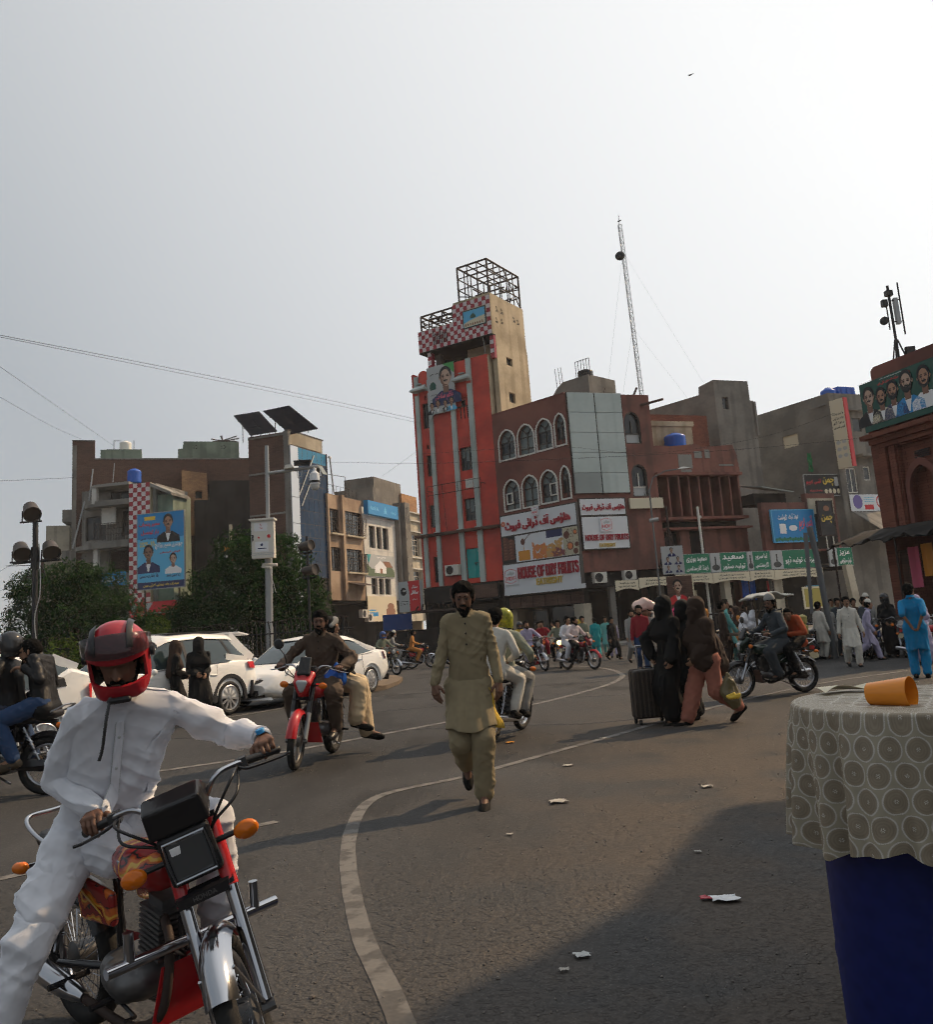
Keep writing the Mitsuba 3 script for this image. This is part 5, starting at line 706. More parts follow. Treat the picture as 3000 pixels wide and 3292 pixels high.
for i, a in enumerate(holes): win(k, FCF, *a, nx=1 if i in (0, 1, 3) else 2, fm=FRAME if i else DFRAME, fw=.07, rec=.08, gm=GLASSL if i == 1 else GLASS)
part(k, 'ledge', cat(FCF.B(1.3, 5.5, 14.15, 14.27, .0, .3), FCF.B(1.6, 5.5, 10.9, 11.06, 0, .7)), GREYW)
part(k, 'roof', FCF.B(-.2, 5.5, 14.6, 14.7, -6, -.3), CONC)
tank(FCF.at(1.05, 14.7, -1.0), .5, 1.35, TANK, 'left blue water tank on the bare grey building'); k = thing('water_tank', 'right square blue water tank on the bare grey building', 'water tank'); part(k, 'body', cat(hull([FCF.at(u, z, d) for u in (1.68, 3.2) for z, e in ((14.7, 0), (16.1, .06)) for d in (-.6 - e, -1.6 + e)])), TANK); part(k, 'rib', cat([FCF.B(u, u + .05, 14.8, 16.0, -.62, -.57) for u in (1.9, 2.4, 2.9)]), TANK)
k = board('vertical_sign', 'tall beige vertical sign with red edge on the grey wall corner', FCS, .17, 1.24, 10.05, 14.72, .25, CREAM, t=.2)
part(k, 'red_edge', hull([FCS.at(u, z, d) for u in (1.24, 1.32) for z in (10.05, 14.72) for d in (-.1, .25)]), REDP)
part(k, 'lettering', cat([FCS.fit(urdu(w, depth=.004), .28, 1.14, 13.6 - .3 * i, 13.82 - .3 * i, .25) for i, w in enumerate(('faisal', 'mub', 'dua', 'qau'))]), BLACK); part(k, 'picture', cat([FCS.P(ell(.45 + .45 * (i % 2), 11.8 - .46 * (i // 2), .17, .13), .25, .254) for i in range(6)]), GREYP)
k = thing('pole_flag', 'small green flag drooping from the grey wall', 'flag'); part(k, 'pole', FCS.tube((-2.1, 9.7, .1), (-1.4, 10.6, 1.0), .02), RUST); part(k, 'cloth', tf(slab(grid(np.array([[[u, z + .05 * math.sin(u * 20), .04 * math.sin(z * 9 + u * 12)] for u in np.linspace(0, .35, 6)] for z in np.linspace(0, 1.3, 10)])), .01), FCS.M(-1.75, 10.2, .8)), mat('flag_green', (.02, .20, .07), .8))
k = board('white_banner', 'white banner with round picture and a red letter under the framed windows', FCF, .45, 4.2, 7.22, 8.35, .12, WHITE, t=.02, cat_='banner')
part(k, 'round_print', FCF.P(ell(1.12, 7.85, .42, .48), .12, .124), mat('purple_print', (.16, .12, .34), .5)); part(k, 'red_letter', FCF.P(unary_union([ell(3.16, 7.85, .37, .44).difference(ell(3.16, 7.85, .28, .34)).difference(sbox(3.22, 7.85, 4, 8.12)), sbox(3.16, 7.77, 3.53, 7.86)]), .12, .124), REDP); part(k, 'red_block', FCF.B(1.7, 2.5, 7.32, 7.65, .12, .124), REDP); part(k, 'print_lines', cat([FCF.B(1.7, 2.6, z, z + .04, .12, .123) for z in (7.85, 7.98, 8.1)]), CYANP)
# shops between derelict front and right brick building
Fsh = FD_.off(5.7, 1.3, 2)
k = thing('lower_shop_row', 'low pink shop row with tin roof under the grey wall', 'building')
part(k, 'wall', cat(Fsh.B(0, 3.2, 4.3, 7.1, -.3, 0), Fsh.B(3.2, 5.4, 4.3, 7.6, -.25, .05)), PINKW); part(k, 'tin_roof', hull([Fsh.at(u, z, d) for u, z, d in ((.0, 8.0, .2), (2.3, 7.7, .2), (0, 8.4, -2), (2.3, 8.1, -2), (0, 7.95, .2), (2.3, 7.65, .2))]), ACP2); part(k, 'loft', Fsh.B(0, 2.3, 7.1, 7.7, -2, -.5), DARKW)
part(k, 'cream_band', Fsh.P(arch(3.3, 5.2, 6.4, 6.5, 7.3).union(sbox(3.3, 6.6, 5.2, 7.3)), .05, .1), CREAMW); part(k, 'window', cat(Fsh.B(3.6, 5.2, 4.4, 6.4, .051, .08)), DARKW); part(k, 'window_bar', cat([Fsh.B(u, u + .05, 4.4, 6.3, .08, .12) for u in (4.3, 4.8)]), FRAME)
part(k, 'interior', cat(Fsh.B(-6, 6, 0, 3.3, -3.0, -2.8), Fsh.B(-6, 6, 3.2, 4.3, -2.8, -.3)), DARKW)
part(k, 'pillar', cat(Fsh.B(.2, .8, .12, 3.3, -.4, 0), Fsh.B(-3, -2.6, .12, 3.3, -.6, -.2), hull([Fsh.at(u, z, d) for u, z in ((4.75, 3.4), (5.25, 3.4), (5.1, .12), (5.6, .12)) for d in (.5, .8)])), CREAMW)
k = board('shop_sign', 'blue picture board with white and pink Urdu lettering under the tin roof', Fsh, .35, 3.35, 4.85, 6.6, .35, BLUEP, t=.12, frame=CYANP)
part(k, 'lettering', cat(Fsh.fit(urdu('meat', depth=.01), .75, 1.4, 6.0, 6.4, .35), Fsh.fit(urdu('cold', depth=.01), 1.5, 2.2, 6.05, 6.4, .35)), WPRINT); part(k, 'pink_lettering', Fsh.fit(urdu('ice', depth=.01), 2.2, 3.2, 5.4, 6.3, .35), PINKP); part(k, 'bottle_print', cat(Fsh.B(.8, 1.25, 5.3, 5.85, .35, .354), Fsh.P(ell(1.75, 5.6, .3, .16), .35, .354)), WPRINT); part(k, 'fruit_print', cat([Fsh.P(ell(.5 + .19 * i, 4.95 + .05 * (i % 2), .1), .35, .354) for i in range(15)]), GREENP)
Fx_ = FCS.off(-.5, 1.8, 80).off(1.3, 0, 0, .85)
k = board('shop_sign', 'framed black sign with yellow word and small red writing, high on the grey wall', Fx_, -2.25, .6, 7.5, 8.9, 0, BLACK, frame=GALV)
Fx = Fx_; part(k, 'lettering', Fx.fit(urdu('chaman', depth=.02), -.75, .13, 8.15, 8.75, 0), YPRINT); part(k, 'red_lettering', cat(Fx.fit(urdu('ice', depth=.01), -2.1, -.9, 8.2, 8.65, 0), Fx.fit(urdu('faisal', depth=.01), -1.9, -.9, 7.75, 7.95, 0)), REDP); part(k, 'glass_print', Fx.B(.2, .5, 8.15, 8.75, 0, .004), GREYP); part(k, 'dish_print', cat([Fx.P(ell(-.58 + .34 * i, 7.8, .13, .17), 0, .004) for i in range(4)]), CREAM); part(k, 'arm', cat(*[Fx.tube((u, 7.45, -.05), (u + .2, 7.6, -1.4), .03) for u in (-1.9, .4)]), RUST)
k = board('shop_sign', 'upright black sign with one yellow word beside the blue picture board', Fsh, 3.25, 4.25, 5.1, 7.0, .9, BLACK, t=.15, frame=RUST); part(k, 'lettering', Fsh.fit(urdu('chaman', depth=.02), 3.35, 4.15, 5.75, 6.25, .9), LGOLD); part(k, 'crest', Fsh.P(ell(3.8, 6.6, .22, .16), .9, .906), BRICKP)
Fgr = FD_.off(0, 1.5)
BOT = mat('jar_print', (.045, .05, .05), .5)
for i, (u0, ug, u1, w1, w2, lab) in enumerate(((-.66, .1, 1.74, 'g1a', 'g1b', 'leftmost green awning board with two lines of white Urdu'), (1.78, 2.4, 4.14, 'g2a', 'g2b', 'second green awning board from the left with large second line'), (4.18, 4.55, 5.70, 'g3a', 'g3b', 'narrow green awning board in the middle of the row'), (5.74, 6.55, 9.1, 'g4', None, 'widest green awning board with a single Urdu line'), (9.8, 10.4, 11.5, 'g5a', 'g5b', 'rightmost green awning board beyond the street pole'))):
    k = board('awning_board', lab, Fgr, u0, u1, 3.36, 4.40, 0, GREYP, t=.1); part(k, 'green_field', Fgr.B(ug, u1 - .02, 3.38, 4.38, 0, .006), GREENP)
    z = 3.55 if w2 is None else 3.93; part(k, 'lettering', cat(Fgr.fit(urdu(w1, depth=.006), ug + .15, u1 - .2, z, z + (.5 if w2 is None else .33), .006), Fgr.fit(urdu(w2, depth=.006), ug + .12, u1 - .15, 3.46, 3.80, .006) if w2 else None), WPRINT)
    c = (u0 + ug) / 2; part(k, 'jar_print', Fgr.P(unary_union([ell(c, 3.62, min(.26, (ug - u0) * .4), .16), sbox(c - .045, 3.6, c + .045, 4.2)]), 0, .005), BOT)
for i, (u0, u1, zl, lab) in enumerate(((-4.2, -2.85, 3.2, 'cream scalloped valance left of the portrait pole'), (-2.8, -.6, 3.28, 'cream scalloped valance behind the portrait pole'), (-.58, 1.71, 3.33, 'cream scalloped valance under the leftmost green board'), (1.74, 4.1, 3.33, 'cream scalloped valance under the second green board'), (4.14, 5.74, 3.33, 'cream scalloped valance under the narrow green board'), (5.77, 9.1, 3.32, 'long cream scalloped valance under the widest green board'))):
    pts = [(u0, zl), (u1, zl)] + [(u1 - (u1 - u0) * t, zl - .55 + .13 * math.sin(math.pi * t)) for t in np.linspace(0, 1, 10)]
    k = board('awning_valance', lab, Fgr, 0, 0, 0, 0, .12, CREAM, t=.03, cat_='awning', poly=Polygon(pts)); w = u1 - u0
    part(k, 'lettering', cat(Fgr.fit(urdu('dukan', 'faisal', depth=.004), u0 + w * .18, u1 - w * .15, zl - .22, zl - .08, .12), Fgr.fit(latin('0324-6686773  0323-6663373', .004), u0 + w * .15, u1 - w * .12, zl - .36, zl - .27, .12)), BLACK)
k = thing('awning_roof', 'sloping cloth awning roof carrying the green boards', 'awning'); part(k, 'cloth', hull([Fgr.at(u, z, d) for u in (-.6, 11.5) for z, d in ((3.34, -.12), (3.38, -.12), (3.9, -1.45), (3.94, -1.45))]), DARKW); part(k, 'post', cat([Fgr.tube((u, .1, -.1), (u, 3.34, -.1), .03) for u in (-.6, 1.75, 4.15, 5.72, 9.1, 11.4)]), RUST)
k = board('wall_board', 'yellow board propped among the stalls beside the street pole', Fgr, 6.9, 8.4, 1.1, 2.3, .8, CREAM, t=.05); part(k, 'print', Fgr.B(7.0, 8.3, 1.2, 2.2, .8, .804), mat('dull_yellow', (.38, .32, .08), .6))
for i, (u, m_, z) in enumerate(((4.5, TANK, 1.8), (6.2, REDP, 1.6), (.6, CREAM, 1.3), (8.9, CYANP, 1.2), (2.9, DBRICK, 1.0))):
    k = thing('hanging_cloth', ('blue striped cloth hanging in the shop under the narrow green board', 'red cloth hanging in the shop under the widest green board', 'beige cloth hanging in the shop under the leftmost green board', 'pale blue cloth hanging by the street pole', 'brown cloth hanging in the shop under the second green board')[i], 'cloth')
    part(k, 'cloth', tf(slab(grid(np.array([[[a, b, .05 * math.sin(a * 22 + b)] for b in np.linspace(0, 1.2, 6)] for a in np.linspace(0, .9, 16)])), .01), Fgr.M(u, z, -1.2)), m_)
# ------------------------------------------------------------------ right brick building
FBN = Frame((12.74, 27.0), -72)
k = thing('brick_corner_building', 'old dark red brick building with arched niche at the right edge', 'building')
part(k, 'wall', cat(FBN.P(sbox(.35, 3.4, 5, 6.4).difference(sbox(1.0, 3.4, 2.4, 5.9)), -.4, 0), FBN.P(sbox(1.0, 3.4, 2.4, 5.9).difference(arch(1.12, 2.25, 3.4, 4.55, 5.3)), -.4, -.15), FBN.B(.35, 5, 6.4, 8.1, -.4, -.05), Frame(FBN.at(.35, 0), 18).B(-.0, 6, 0, 8.1, -.4, 0)), RBRICK)
part(k, 'parapet', FBN.P(Polygon([(.45, 8.0), (5, 8.0), (5, 8.55), (3, 8.48), (.6, 8.5), (.45, 8.4)]), -.5, .05), TERRA)
part(k, 'cornice', cat(FBN.B(-.1, 5, 6.28, 6.42, -.2, .35), FBN.B(.1, 5, 6.1, 6.28, -.2, .2), FBN.B(.3, 5, 5.95, 6.09, .0, .1)), RBRICK)
part(k, 'pilaster', cat(FBN.B(.36, .62, 3.4, 5.94, .002, .12), FBN.B(.72, .95, 3.4, 5.94, .002, .08), FBN.B(2.45, 2.7, 3.4, 5.94, .002, .1)), RBRICK)
part(k, 'arch_moulding', FBN.P(arch(1.05, 2.32, 3.4, 4.6, 5.42).difference(arch(1.2, 2.17, 3.3, 4.5, 5.2)), -.15, -.03), TERRA)
part(k, 'niche', FBN.B(1.0, 2.4, 3.4, 5.9, -.7, -.41), RBRICK); part(k, 'grating', cat([FBN.B(1.5, 2.05, 5.42 + .06 * i, 5.45 + .06 * i, -.149, -.1) for i in range(4)]), BLACK)
part(k, 'ground_floor', cat(FBN.B(.2, 5, 0, 3.4, -2.2, -2.0), FBN.B(.0, .2, 0, 3.4, -2.2, -.3), FBN.B(.2, 5, 3.2, 3.39, -2, 0)), DARKW)
k = board('political_banner', 'dark green banner with a row of mens portraits on the brick building', FBN, .14, 4.6, 6.5, 8.03, .28, DGREENP, t=.05, cat_='banner')
for i, (u, s_, co, be) in enumerate(((.48, 1.25, BLACK, 0), (.98, 1.1, CREAM, .4), (1.45, 1.2, NAVYP, .8), (2.0, 1.35, BLUEP, 1), (2.65, 1.3, WPRINT, .4))): portrait(k, FBN, u, 6.68, s_, skin=[SKINP2, SKINP, SKINP, SKINP2, SKINP][i], coat=co, beard=be, d=.285)
part(k, 'lettering', FBN.fit(urdu('nazim', 'mub', depth=.004), .9, 2.2, 7.78, 7.92, .28), REDP); part(k, 'small_lettering', FBN.fit(urdu('faisal', depth=.004), 1.0, 1.9, 7.95, 8.0, .28), WPRINT)
k = thing('shop_canopy', 'sagging dark canopy projecting from the brick building', 'awning')
part(k, 'cloth', tf(slab(grid(np.array([[[u, 3.5 - .45 * t - .06 * math.sin(u * 5) * t - .05 * math.sin(u * 13) * t, 1.5 * t] for t in np.linspace(0, 1, 6)] for u in np.linspace(-.9, 5, 40)])), .03), FBN.M()), DARKW); part(k, 'pole', cat(*[FBN.tube((u, 0, 1.4), (u, 3.05, 1.4), .03) for u in (-.7, 1.8)]), RUST)
k = thing('shop_canopy', 'grey cloth canopy hung below the white banner', 'awning'); Fc_ = FCF.off(0, 2.5); part(k, 'cloth', cat(hull([Fc_.at(u, z, d) for u, z, d in ((.1, 7.15, -2), (4.6, 7.15, -2), (.5, 5.2, .6), (5.6, 5.2, .6), (.1, 7.1, -2), (.5, 5.12, .6))])), GREYW)
for i, (u, m_, z0, z1) in enumerate(((.35, DBRICK, 1.6, 2.8), (.72, PINKP, 1.65, 2.85), (1.15, OPRINT, 1.95, 2.9), (1.8, OPRINT, 1.95, 2.9), (.5, TERRA, .5, 1.5))):
    k = thing('hanging_garment', ('maroon cloth hanging under the brick building canopy', 'magenta cloth hanging under the brick building canopy', 'orange cloth next to the magenta one', 'orange cloth at the right edge under the canopy', 'terracotta bundle hanging low beneath the canopy')[i], 'cloth'); part(k, 'cloth', tf(slab(grid(np.array([[[a, b, .05 * math.sin(a * 18 + i)] for b in np.linspace(z0, z1, 5)] for a in np.linspace(u, u + .4, 12)])), .015), FBN.M(0, 0, -.1)), m_)
# ------------------------------------------------------------------ unseen building out of view right, roof outline set to cast the big shade
k = thing('right_side_building', 'plain unseen building out of view to the right, shaped to cast the big shade', 'building')
prof = [(2.20, 6.70), (1.62, 6.62), (1.30, 6.05), (.95, 5.30), (.62, 4.62), (.10, 4.03), (-.25, 3.72), (-.5, 3.2), (-.6, 1.0), (-.3, -4.0)]
Hh = 6.2; sh = np.array([SUN[0], SUN[1]]) / SUN[2] * Hh
pp = Polygon([(x + sh[0], y + sh[1]) for x, y in prof] + [(14, -4), (14, 9.5)])
part(k, 'canopy_roof', mv(trimesh.creation.extrude_polygon(pp.buffer(0), .25, engine='earcut'), z=Hh - .25), CONC); part(k, 'wall', bx(8.4, 13.8, -3.6, 10.5, 0, Hh - .26), GREYW)
DGALV = mat('weathered_steel', (.12, .125, .13), .5, metallic=.3)
# ------------------------------------------------------------------ poles, masts, cables
def floodlight(k, c, d, r=.27, L=.55, name='floodlight'):
    M = align(c, d); q = part(k, name, tf(lathe([(0, -L * .55), (r * .55, -L * .5), (r * .8, -L * .42), (r, L * .45), (r * 1.04, L * .5), (r * .96, L * .5), (r * .9, L * .42), (0, L * .40)], 20), M), BROWNM, smooth=40)
    part(q, 'yoke', cat([tube(np.asarray(c) + [s * r * 1.05, 0, 0], np.asarray(c) + [s * r * 1.05, 0, -r * 1.35], .02, 5) for s in (-1, 1)] + [tube(np.asarray(c) + [-r * 1.3, 0, -r * 1.35], np.asarray(c) + [r * 1.3, 0, -r * 1.35], .03, 5)]), BMET); return q
BROWNM = mat('brown_lamp_metal', (.05, .038, .03), .5)
k = thing('floodlight_mast', 'black mast with three barrel floodlights at the left edge', 'lamp mast'); p = np.array([-14.0, 28.0, 0])
part(k, 'mast', cat(tube(p, p + [-.05, 0, 5.7], .09, 8), tube(p + [-.05, 0, 4.2], p + [-.05, 0, 4.9], .13, 8)), BMET)
part(k, 'cross_arm', cat(tube(p + [-.75, 0, 4.42], p + [.62, 0, 4.45], .04), *[sweep([p + [s * .12, 0, 4.3], p + [s * .25, 0, 4.15], p + [s * .3, 0, 3.95], p + [s * .1, 0, 3.9]], .02, 5) for s in (-1, 1)]), BMET)
for c in ((-14.2, 28, 6.10), (-14.5, 28, 4.82), (-13.55, 28, 4.80)): floodlight(k, c, (.45, -.6, -.55))
part(k, 'cable', cat(sweep(spline([p + [.1, -.05, 5.0], p + [.16, -.05, 3.5], p + [.02, -.1, 2.6], p + [.12, -.05, 1.4], p + [.1, 0, .2]]), .02, 4)), GALV)
rl = np.random.default_rng(4)
for i, (x, y, h) in enumerate(((-18.2, 38, 4.6), (-22.9, 46.5, 4.3))):
    k = thing('floodlight_mast', ('second floodlight mast just behind the nearest one', 'third floodlight mast low behind the second')[i], 'lamp mast'); part(k, 'mast', tube((x, y, 0), (x, y, h - .6), .07), BMET); floodlight(k, (x - .1, y, h), (.3, -.6, -.5)); part(k, 'bracket', tube((x - .7, y, h - .95), (x + .8, y, h - .9), .03), BMET)
for i, y in enumerate((63, 117, 166, 222, 290)):
    x = -.4985 * y; h = 8.0
    k = thing('street_lamp', ('nearest', 'second', 'third', 'fourth', 'farthest')[i] + ' slim street lamp with long arm along the far left road', 'street lamp', 'street lamps along the left road'); part(k, 'pole', tube((x, y, 0), (x + .1, y, h - .3), .05), DGALV); part(k, 'arm', sweep([(x + .1, y, h - .4), (x - .3, y, h - .05), (x - 1.6, y, h)], .03, 5), DGALV); part(k, 'head', hull([(x - 2.3, y - .12, h + .04), (x - 2.3, y + .12, h + .04), (x - 1.5, y - .14, h - .02), (x - 1.5, y + .14, h - .02), (x - 1.9, y, h + .1), (x - 2.2, y, h)]), GALV)
# camera pole with cabinet
k = thing('camera_pole', 'tall grey pole with cabinet, side arm and white dome camera', 'pole'); p = np.array([-6.6, 28.0, 0])
part(k, 'pole', cat(tube(p, p + [.08, 0, 4.2], .12, 12), tube(p + [.08, 0, 4.2], p + [.12, 0, 7.7], .065, 10)), GALV, smooth=40)
part(k, 'arm', cat(tube(p + [.1, 0, 6.78], p + [1.75, .1, 6.92], .055), sweep([p + [1.1, 0, 6.8], p + [1.12, -.05, 6.55], p + [1.22, -.05, 6.6], p + [1.25, 0, 6.8]], .015, 5)), GALV)
q = part(k, 'dome_camera', mv(lathe([(0, .42), (.05, .40), (.06, .3), (.15, .22), (.17, .05), (.17, -.12), (.16, -.14), (0, -.14)], 20), *(p + [1.65, 0, 6.45])), WHITE, smooth=40, label='white dome camera hanging from the arm')
part(q, 'dome', mv(lathe([(.14, -.142), (.14, -.2), (.11, -.3), (0, -.34)], 16), *(p + [1.65, 0, 6.45])), GREYP, smooth=True); part(q, 'band', mv(lathe([(.171, -.02), (.174, -.02), (.174, -.1), (.171, -.1)], 16), *(p + [1.65, 0, 6.45])), BLACK)
part(k, 'bullet_camera', cat(tf(bx(-.25, .25, -.06, .06, -.06, .06), align(p + [1.25, 0, 7.02], (-.3, 1, .1))), hull([p + [x, y, z] for x in (1.0, 1.55) for y in (-.1, .1) for z in (7.08, 7.13)])), BMET); part(k, 'white_box', cat(hull([p + [x, y, z] for x, z in ((.68, 6.88), (1.0, 6.9), (.74, 7.0), (.92, 7.02)) for y in (-.12, .12)])), OFFW)
q = part(k, 'cabinet', cat(hull([p + [x, y, z] for x in (-.36, .34) for y in (-.42, -.1) for z in (4.0, 5.2)]), hull([p + [x, y, z] for x in (-.41, .39) for y in (-.5, -.05) for z in (5.2, 5.26)])), OFFW, label='pale grey cabinet with stickers and a handle')
Fcab = Frame(p + [-.40, -.42, 1.2], 0); part(q, 'label_plate', cat(Fcab.B(.14, .56, 3.66, 3.92, .002, .01), Fcab.B(.16, .58, 3.0, 3.32, .002, .01)), WHITE); part(q, 'door_seam', cat(Fcab.P(sbox(.04, 2.95, .76, 3.97).difference(sbox(.055, 2.965, .745, 3.955)), .001, .006), Fcab.B(.02, .78, 2.9, 2.92, .001, .01)), GREYP)
part(q, 'print', cat(Fcab.fit(latin('T4', .003), .30, .40, 3.72, 3.79, .01), Fcab.P(ell(.35, 3.86, .025), .01, .013), Fcab.P(ell(.6, 3.48, .055), .002, .01), Fcab.P(ell(.28, 3.45, .03), .002, .01)), REDP); part(q, 'handle', Fcab.B(.07, .11, 3.35, 3.55, .005, .03), BLACK); part(q, 'seal', cat(Fcab.P(ell(.37, 3.22, .04), .01, .013), Fcab.B(.25, .5, 3.09, 3.12, .01, .013)), NAVYP)
part(k, 'lower_camera', cat(tube(p + [-.1, -.1, 3.82], p + [.38, -.15, 3.78], .05), tube(p + [-.12, -.1, 3.75], p + [.2, -.3, 3.7], .04)), OFFW); part(k, 'loose_wire', cat(*[tube(p + [.1, -.1, 3.7], p + [.1 + a, -.1, 2.9], .01, 4) for a in (-.14, .12, .2)]), GALV)
k = thing('floodlight_post', 'thin black post with two floodlights inside the right tree', 'lamp mast'); p = np.array([-5.05, 26.8, 0]); part(k, 'mast', tube(p, p + [.0, 0, 4.5], .04, 8), BMET); floodlight(k, p + [-.05, 0, 4.2], (.75, -.5, .05), .16, .5); floodlight(k, p + [.05, 0, 3.45], (.8, -.5, .05), .17, .5)
# radio mast and telecom tower
k = thing('radio_mast', 'tall thin lattice radio mast with a dish, rising behind the brick building', 'mast'); a0, a1 = np.array([13.3, 62, 9.0]), np.array([12.85, 62, 30.5])
leg = lambda i, t: a0 + (a1 - a0) * t + .17 * np.array([math.cos(i * 2.094), math.sin(i * 2.094), 0]); T_ = np.linspace(0, 1, 44)
part(k, 'mast_leg', cat([tube(leg(i, 0), leg(i, 1), .022, 5) for i in range(3)]), GALV)
part(k, 'lattice', cat([tube(leg(i, T_[j]), leg((i + 1 + j % 2) % 3, T_[j + 1]), .016, 4) for j in range(43) for i in range(3)] + [tube(leg(i, t), leg((i + 1) % 3, t), .014, 4) for t in T_ for i in range(3)]), GALV)
q = part(k, 'dish', tf(lathe([(0, .12), (.2, .1), (.33, .03), (.36, 0), (.33, -.02), (0, -.12)], 18), align(a0 + (a1 - a0) * .88 + [-.3, -.2, 0], (-.3, -1, 0))), BMET, smooth=30); part(k, 'tip', cat(tube(a1, a1 + [0, 0, .8], .02), tube(a1 + [-.1, 0, .25], a1 + [.15, 0, .35], .05)), BMET)
part(k, 'guy_wire', cat([tube(a0 + (a1 - a0) * t, b, .006, 4) for t, b in ((.9, (9.5, 60, 13)), (.9, (22, 66, 12)), (.62, (21, 66, 12)), (.62, (10.5, 60, 13)))]), GALV)
k = thing('telecom_tower', 'small rooftop telecom tripod with antennas at the right edge', 'mast'); c = np.array([16.1, 31.0, 8.3]); tp = c + [.0, 0, 3.5]
part(k, 'pole', tube(c, tp + [0, 0, 1.0], .05, 8), BMET); part(k, 'leg', cat(*[tube(c + [a, b, -.2], c + [a * .06, b * .06, 2.4], .03, 5) for a, b in ((-.75, -.3), (.75, -.3), (.1, .8))], *[tube(c + [a * .62, b * .62, .85], c + [a2 * .62, b2 * .62, .9], .022, 5) for a, b, a2, b2 in ((-.75, -.3, .75, -.3), (.75, -.3, .1, .8), (.1, .8, -.75, -.3))], tube(c + [-.45, -.2, .85], c + [0, -.1, -.1], .022, 5)), BMET)
part(k, 'antenna', cat(tube(tp + [-.15, 0, -.7], tp + [-.15, 0, .3], .025), tube(tp + [.38, 0, -.9], tp + [.38, 0, 1.1], .03), tube(tp + [0, 0, .4], tp + [.38, 0, .45], .02), tube(tp + [0, 0, -.4], tp + [.38, 0, -.4], .02)), BMET); part(k, 'panel_antenna', hull([tp + [x, y, z] for x in (.13, .27) for y in (-.08, .08) for z in (-.5, .5)]), GALV); part(k, 'drum', tf(lathe([(0, .1), (.14, .1), (.15, 0), (.14, -.06), (0, -.08)], 14), align(tp + [-.32, 0, -.35], (-.2, -1, 0))), BMET); part(k, 'box', cat(hull([c + [x, y, z] for x in (.2, .52) for y in (-.25, -.1) for z in (1.75, 2.05)]), hull([tp + [x, y, z] for x in (-.3, -.12) for y in (-.1, .1) for z in (.2, .45)]), hull([tp + [x, y, z] for x in (-.12, .12) for y in (-.1, .1) for z in (.6, .8)])), BMET)
def cable(label, pts, r=.012, n=8, group=None):
    k = thing('overhead_cable', label, 'cable', group); part(k, 'wire', sweep(spline(pts, n), r * .62, 5), PLASTIC)
cable('upper of the two long cables running down to the red tower', [(-12.07, 22, 9.85), (-10.95, 30, 11.41), (-7.38, 40, 12.72), (-2.9, 52.4, 14.2)], .014); cable('lower of the two long cables running down to the red tower', [(-12.07, 22, 9.80), (-10.95, 30, 11.30), (-7.39, 40, 12.55), (-2.85, 52.4, 13.98)], .012)
cable('steep thin cable at the top left ending at the brick block', [(-16.43, 30, 11.73), (-20.29, 42, 13.74), (-25.4, 62, 16.05)], .013); cable('lower steep thin cable at the far left', [(-16.40, 30, 10.60), (-22, 46, 13.5), (-27.2, 62, 16.5)], .011); cable('level cable from the left edge to the balconies', [(-21.77, 40, 9.61), (-28.2, 61.6, 13.9)], .018)
cable('long cable slung across the tower, brick building and grey wall', [(-9.2, 57.5, 12.9), (-2.85, 49, 10.79), (2.16, 44, 9.61), (9.51, 42, 9.05), (14.14, 41, 8.85), (18.3, 40, 8.78)], .014); cable('cable strung low across the brick building arches', [(-2.5, 48.5, 11.2), (4.5, 44.0, 10.2), (9.4, 44.5, 9.6), (15, 44, 9.9), (18.5, 42.5, 10.6)], .01); cable('thin cable from the tan roof up to the red tower', [(-6.5, 66, 13.2), (-2.9, 52.4, 12.2)], .012); cable('short cable from the water tanks to the right brick building', [(20.5, 44, 12.3), (13.4, 27.5, 8.4)], .008)
for i, z in enumerate((4.0, 3.3, 2.5)): cable(('upper', 'middle', 'lowest')[i] + ' thin low cable at the far left edge near the lamp mast', [(-20, 34, z), (-14.1, 28, z + .75)], .008, group='low cables at the left edge')
k = thing('flying_bird', 'tiny dark bird high in the bright sky', 'bird'); part(k, 'body', cat(tri([(12.5, 40, 27.93), (12.66, 40, 27.97), (12.64, 40.1, 27.93), (12.86, 40, 28.02)], [[0, 1, 2], [1, 3, 2]])), BLACK)
# street lamp in front of the brick building, portrait pole, right street pole
k = thing('street_lamp', 'thin street lamp bending right in front of the brick building', 'street lamp'); p = np.array([9.1, 43.5, 0]); part(k, 'pole', cat(tube(p, p + [0, 0, 7.6], .045), sweep([p + [0, 0, 7.5], p + [.25, 0, 8.15], p + [.9, 0, 8.45], p + [1.5, 0, 8.5]], .035, 6)), DGALV); part(k, 'head', cat(hull([p + [x, y, z] for x, z in ((1.45, 8.48), (2.2, 8.52)) for y in (-.12, .12)] + [p + [1.8, 0, 8.62]]), tube(p + [-.15, 0, 6.0], p + [.3, 0, 6.05], .1)), GALV)
k = thing('portrait_pole', 'pole carrying a grey portrait board and a red portrait board', 'pole'); p = np.array([8.6, 38.0, 0]); part(k, 'pole', cat(tube(p, p + [0, 0, 6.0], .05), *[tube(p + [x, 0, 3.9], p + [x * .3, 0, 5.0], .02) for x in (-.2, .2)]), RUST)
Fp = Frame(p + [-.45, -.12, 0], 3); part(k, 'grey_board', Fp.B(0, .95, 3.05, 4.25, -.03, 0), GREYP); part(k, 'red_board', Fp.B(.1, 1.2, 1.5, 2.95, -.03, 0), DBRICK); part(k, 'board_edge', Fp.B(1.2, 1.26, 1.45, 3.0, -.03, .01), CREAM)
for u, z, h in ((.45, 3.8, .4), (.25, 3.45, .35), (.7, 3.45, .35), (.25, 3.1, .33), (.7, 3.1, .33)): portrait(k, Fp, u, z, h, d=.002, skin=SKINP2)
portrait(k, Fp, .55, 1.75, 1.1, d=.002, coat=REDP, shirt=WPRINT, skin=SKINP2); portrait(k, Fp, 1.0, 1.6, .5, d=.03, coat=REDP, skin=SKINP2)
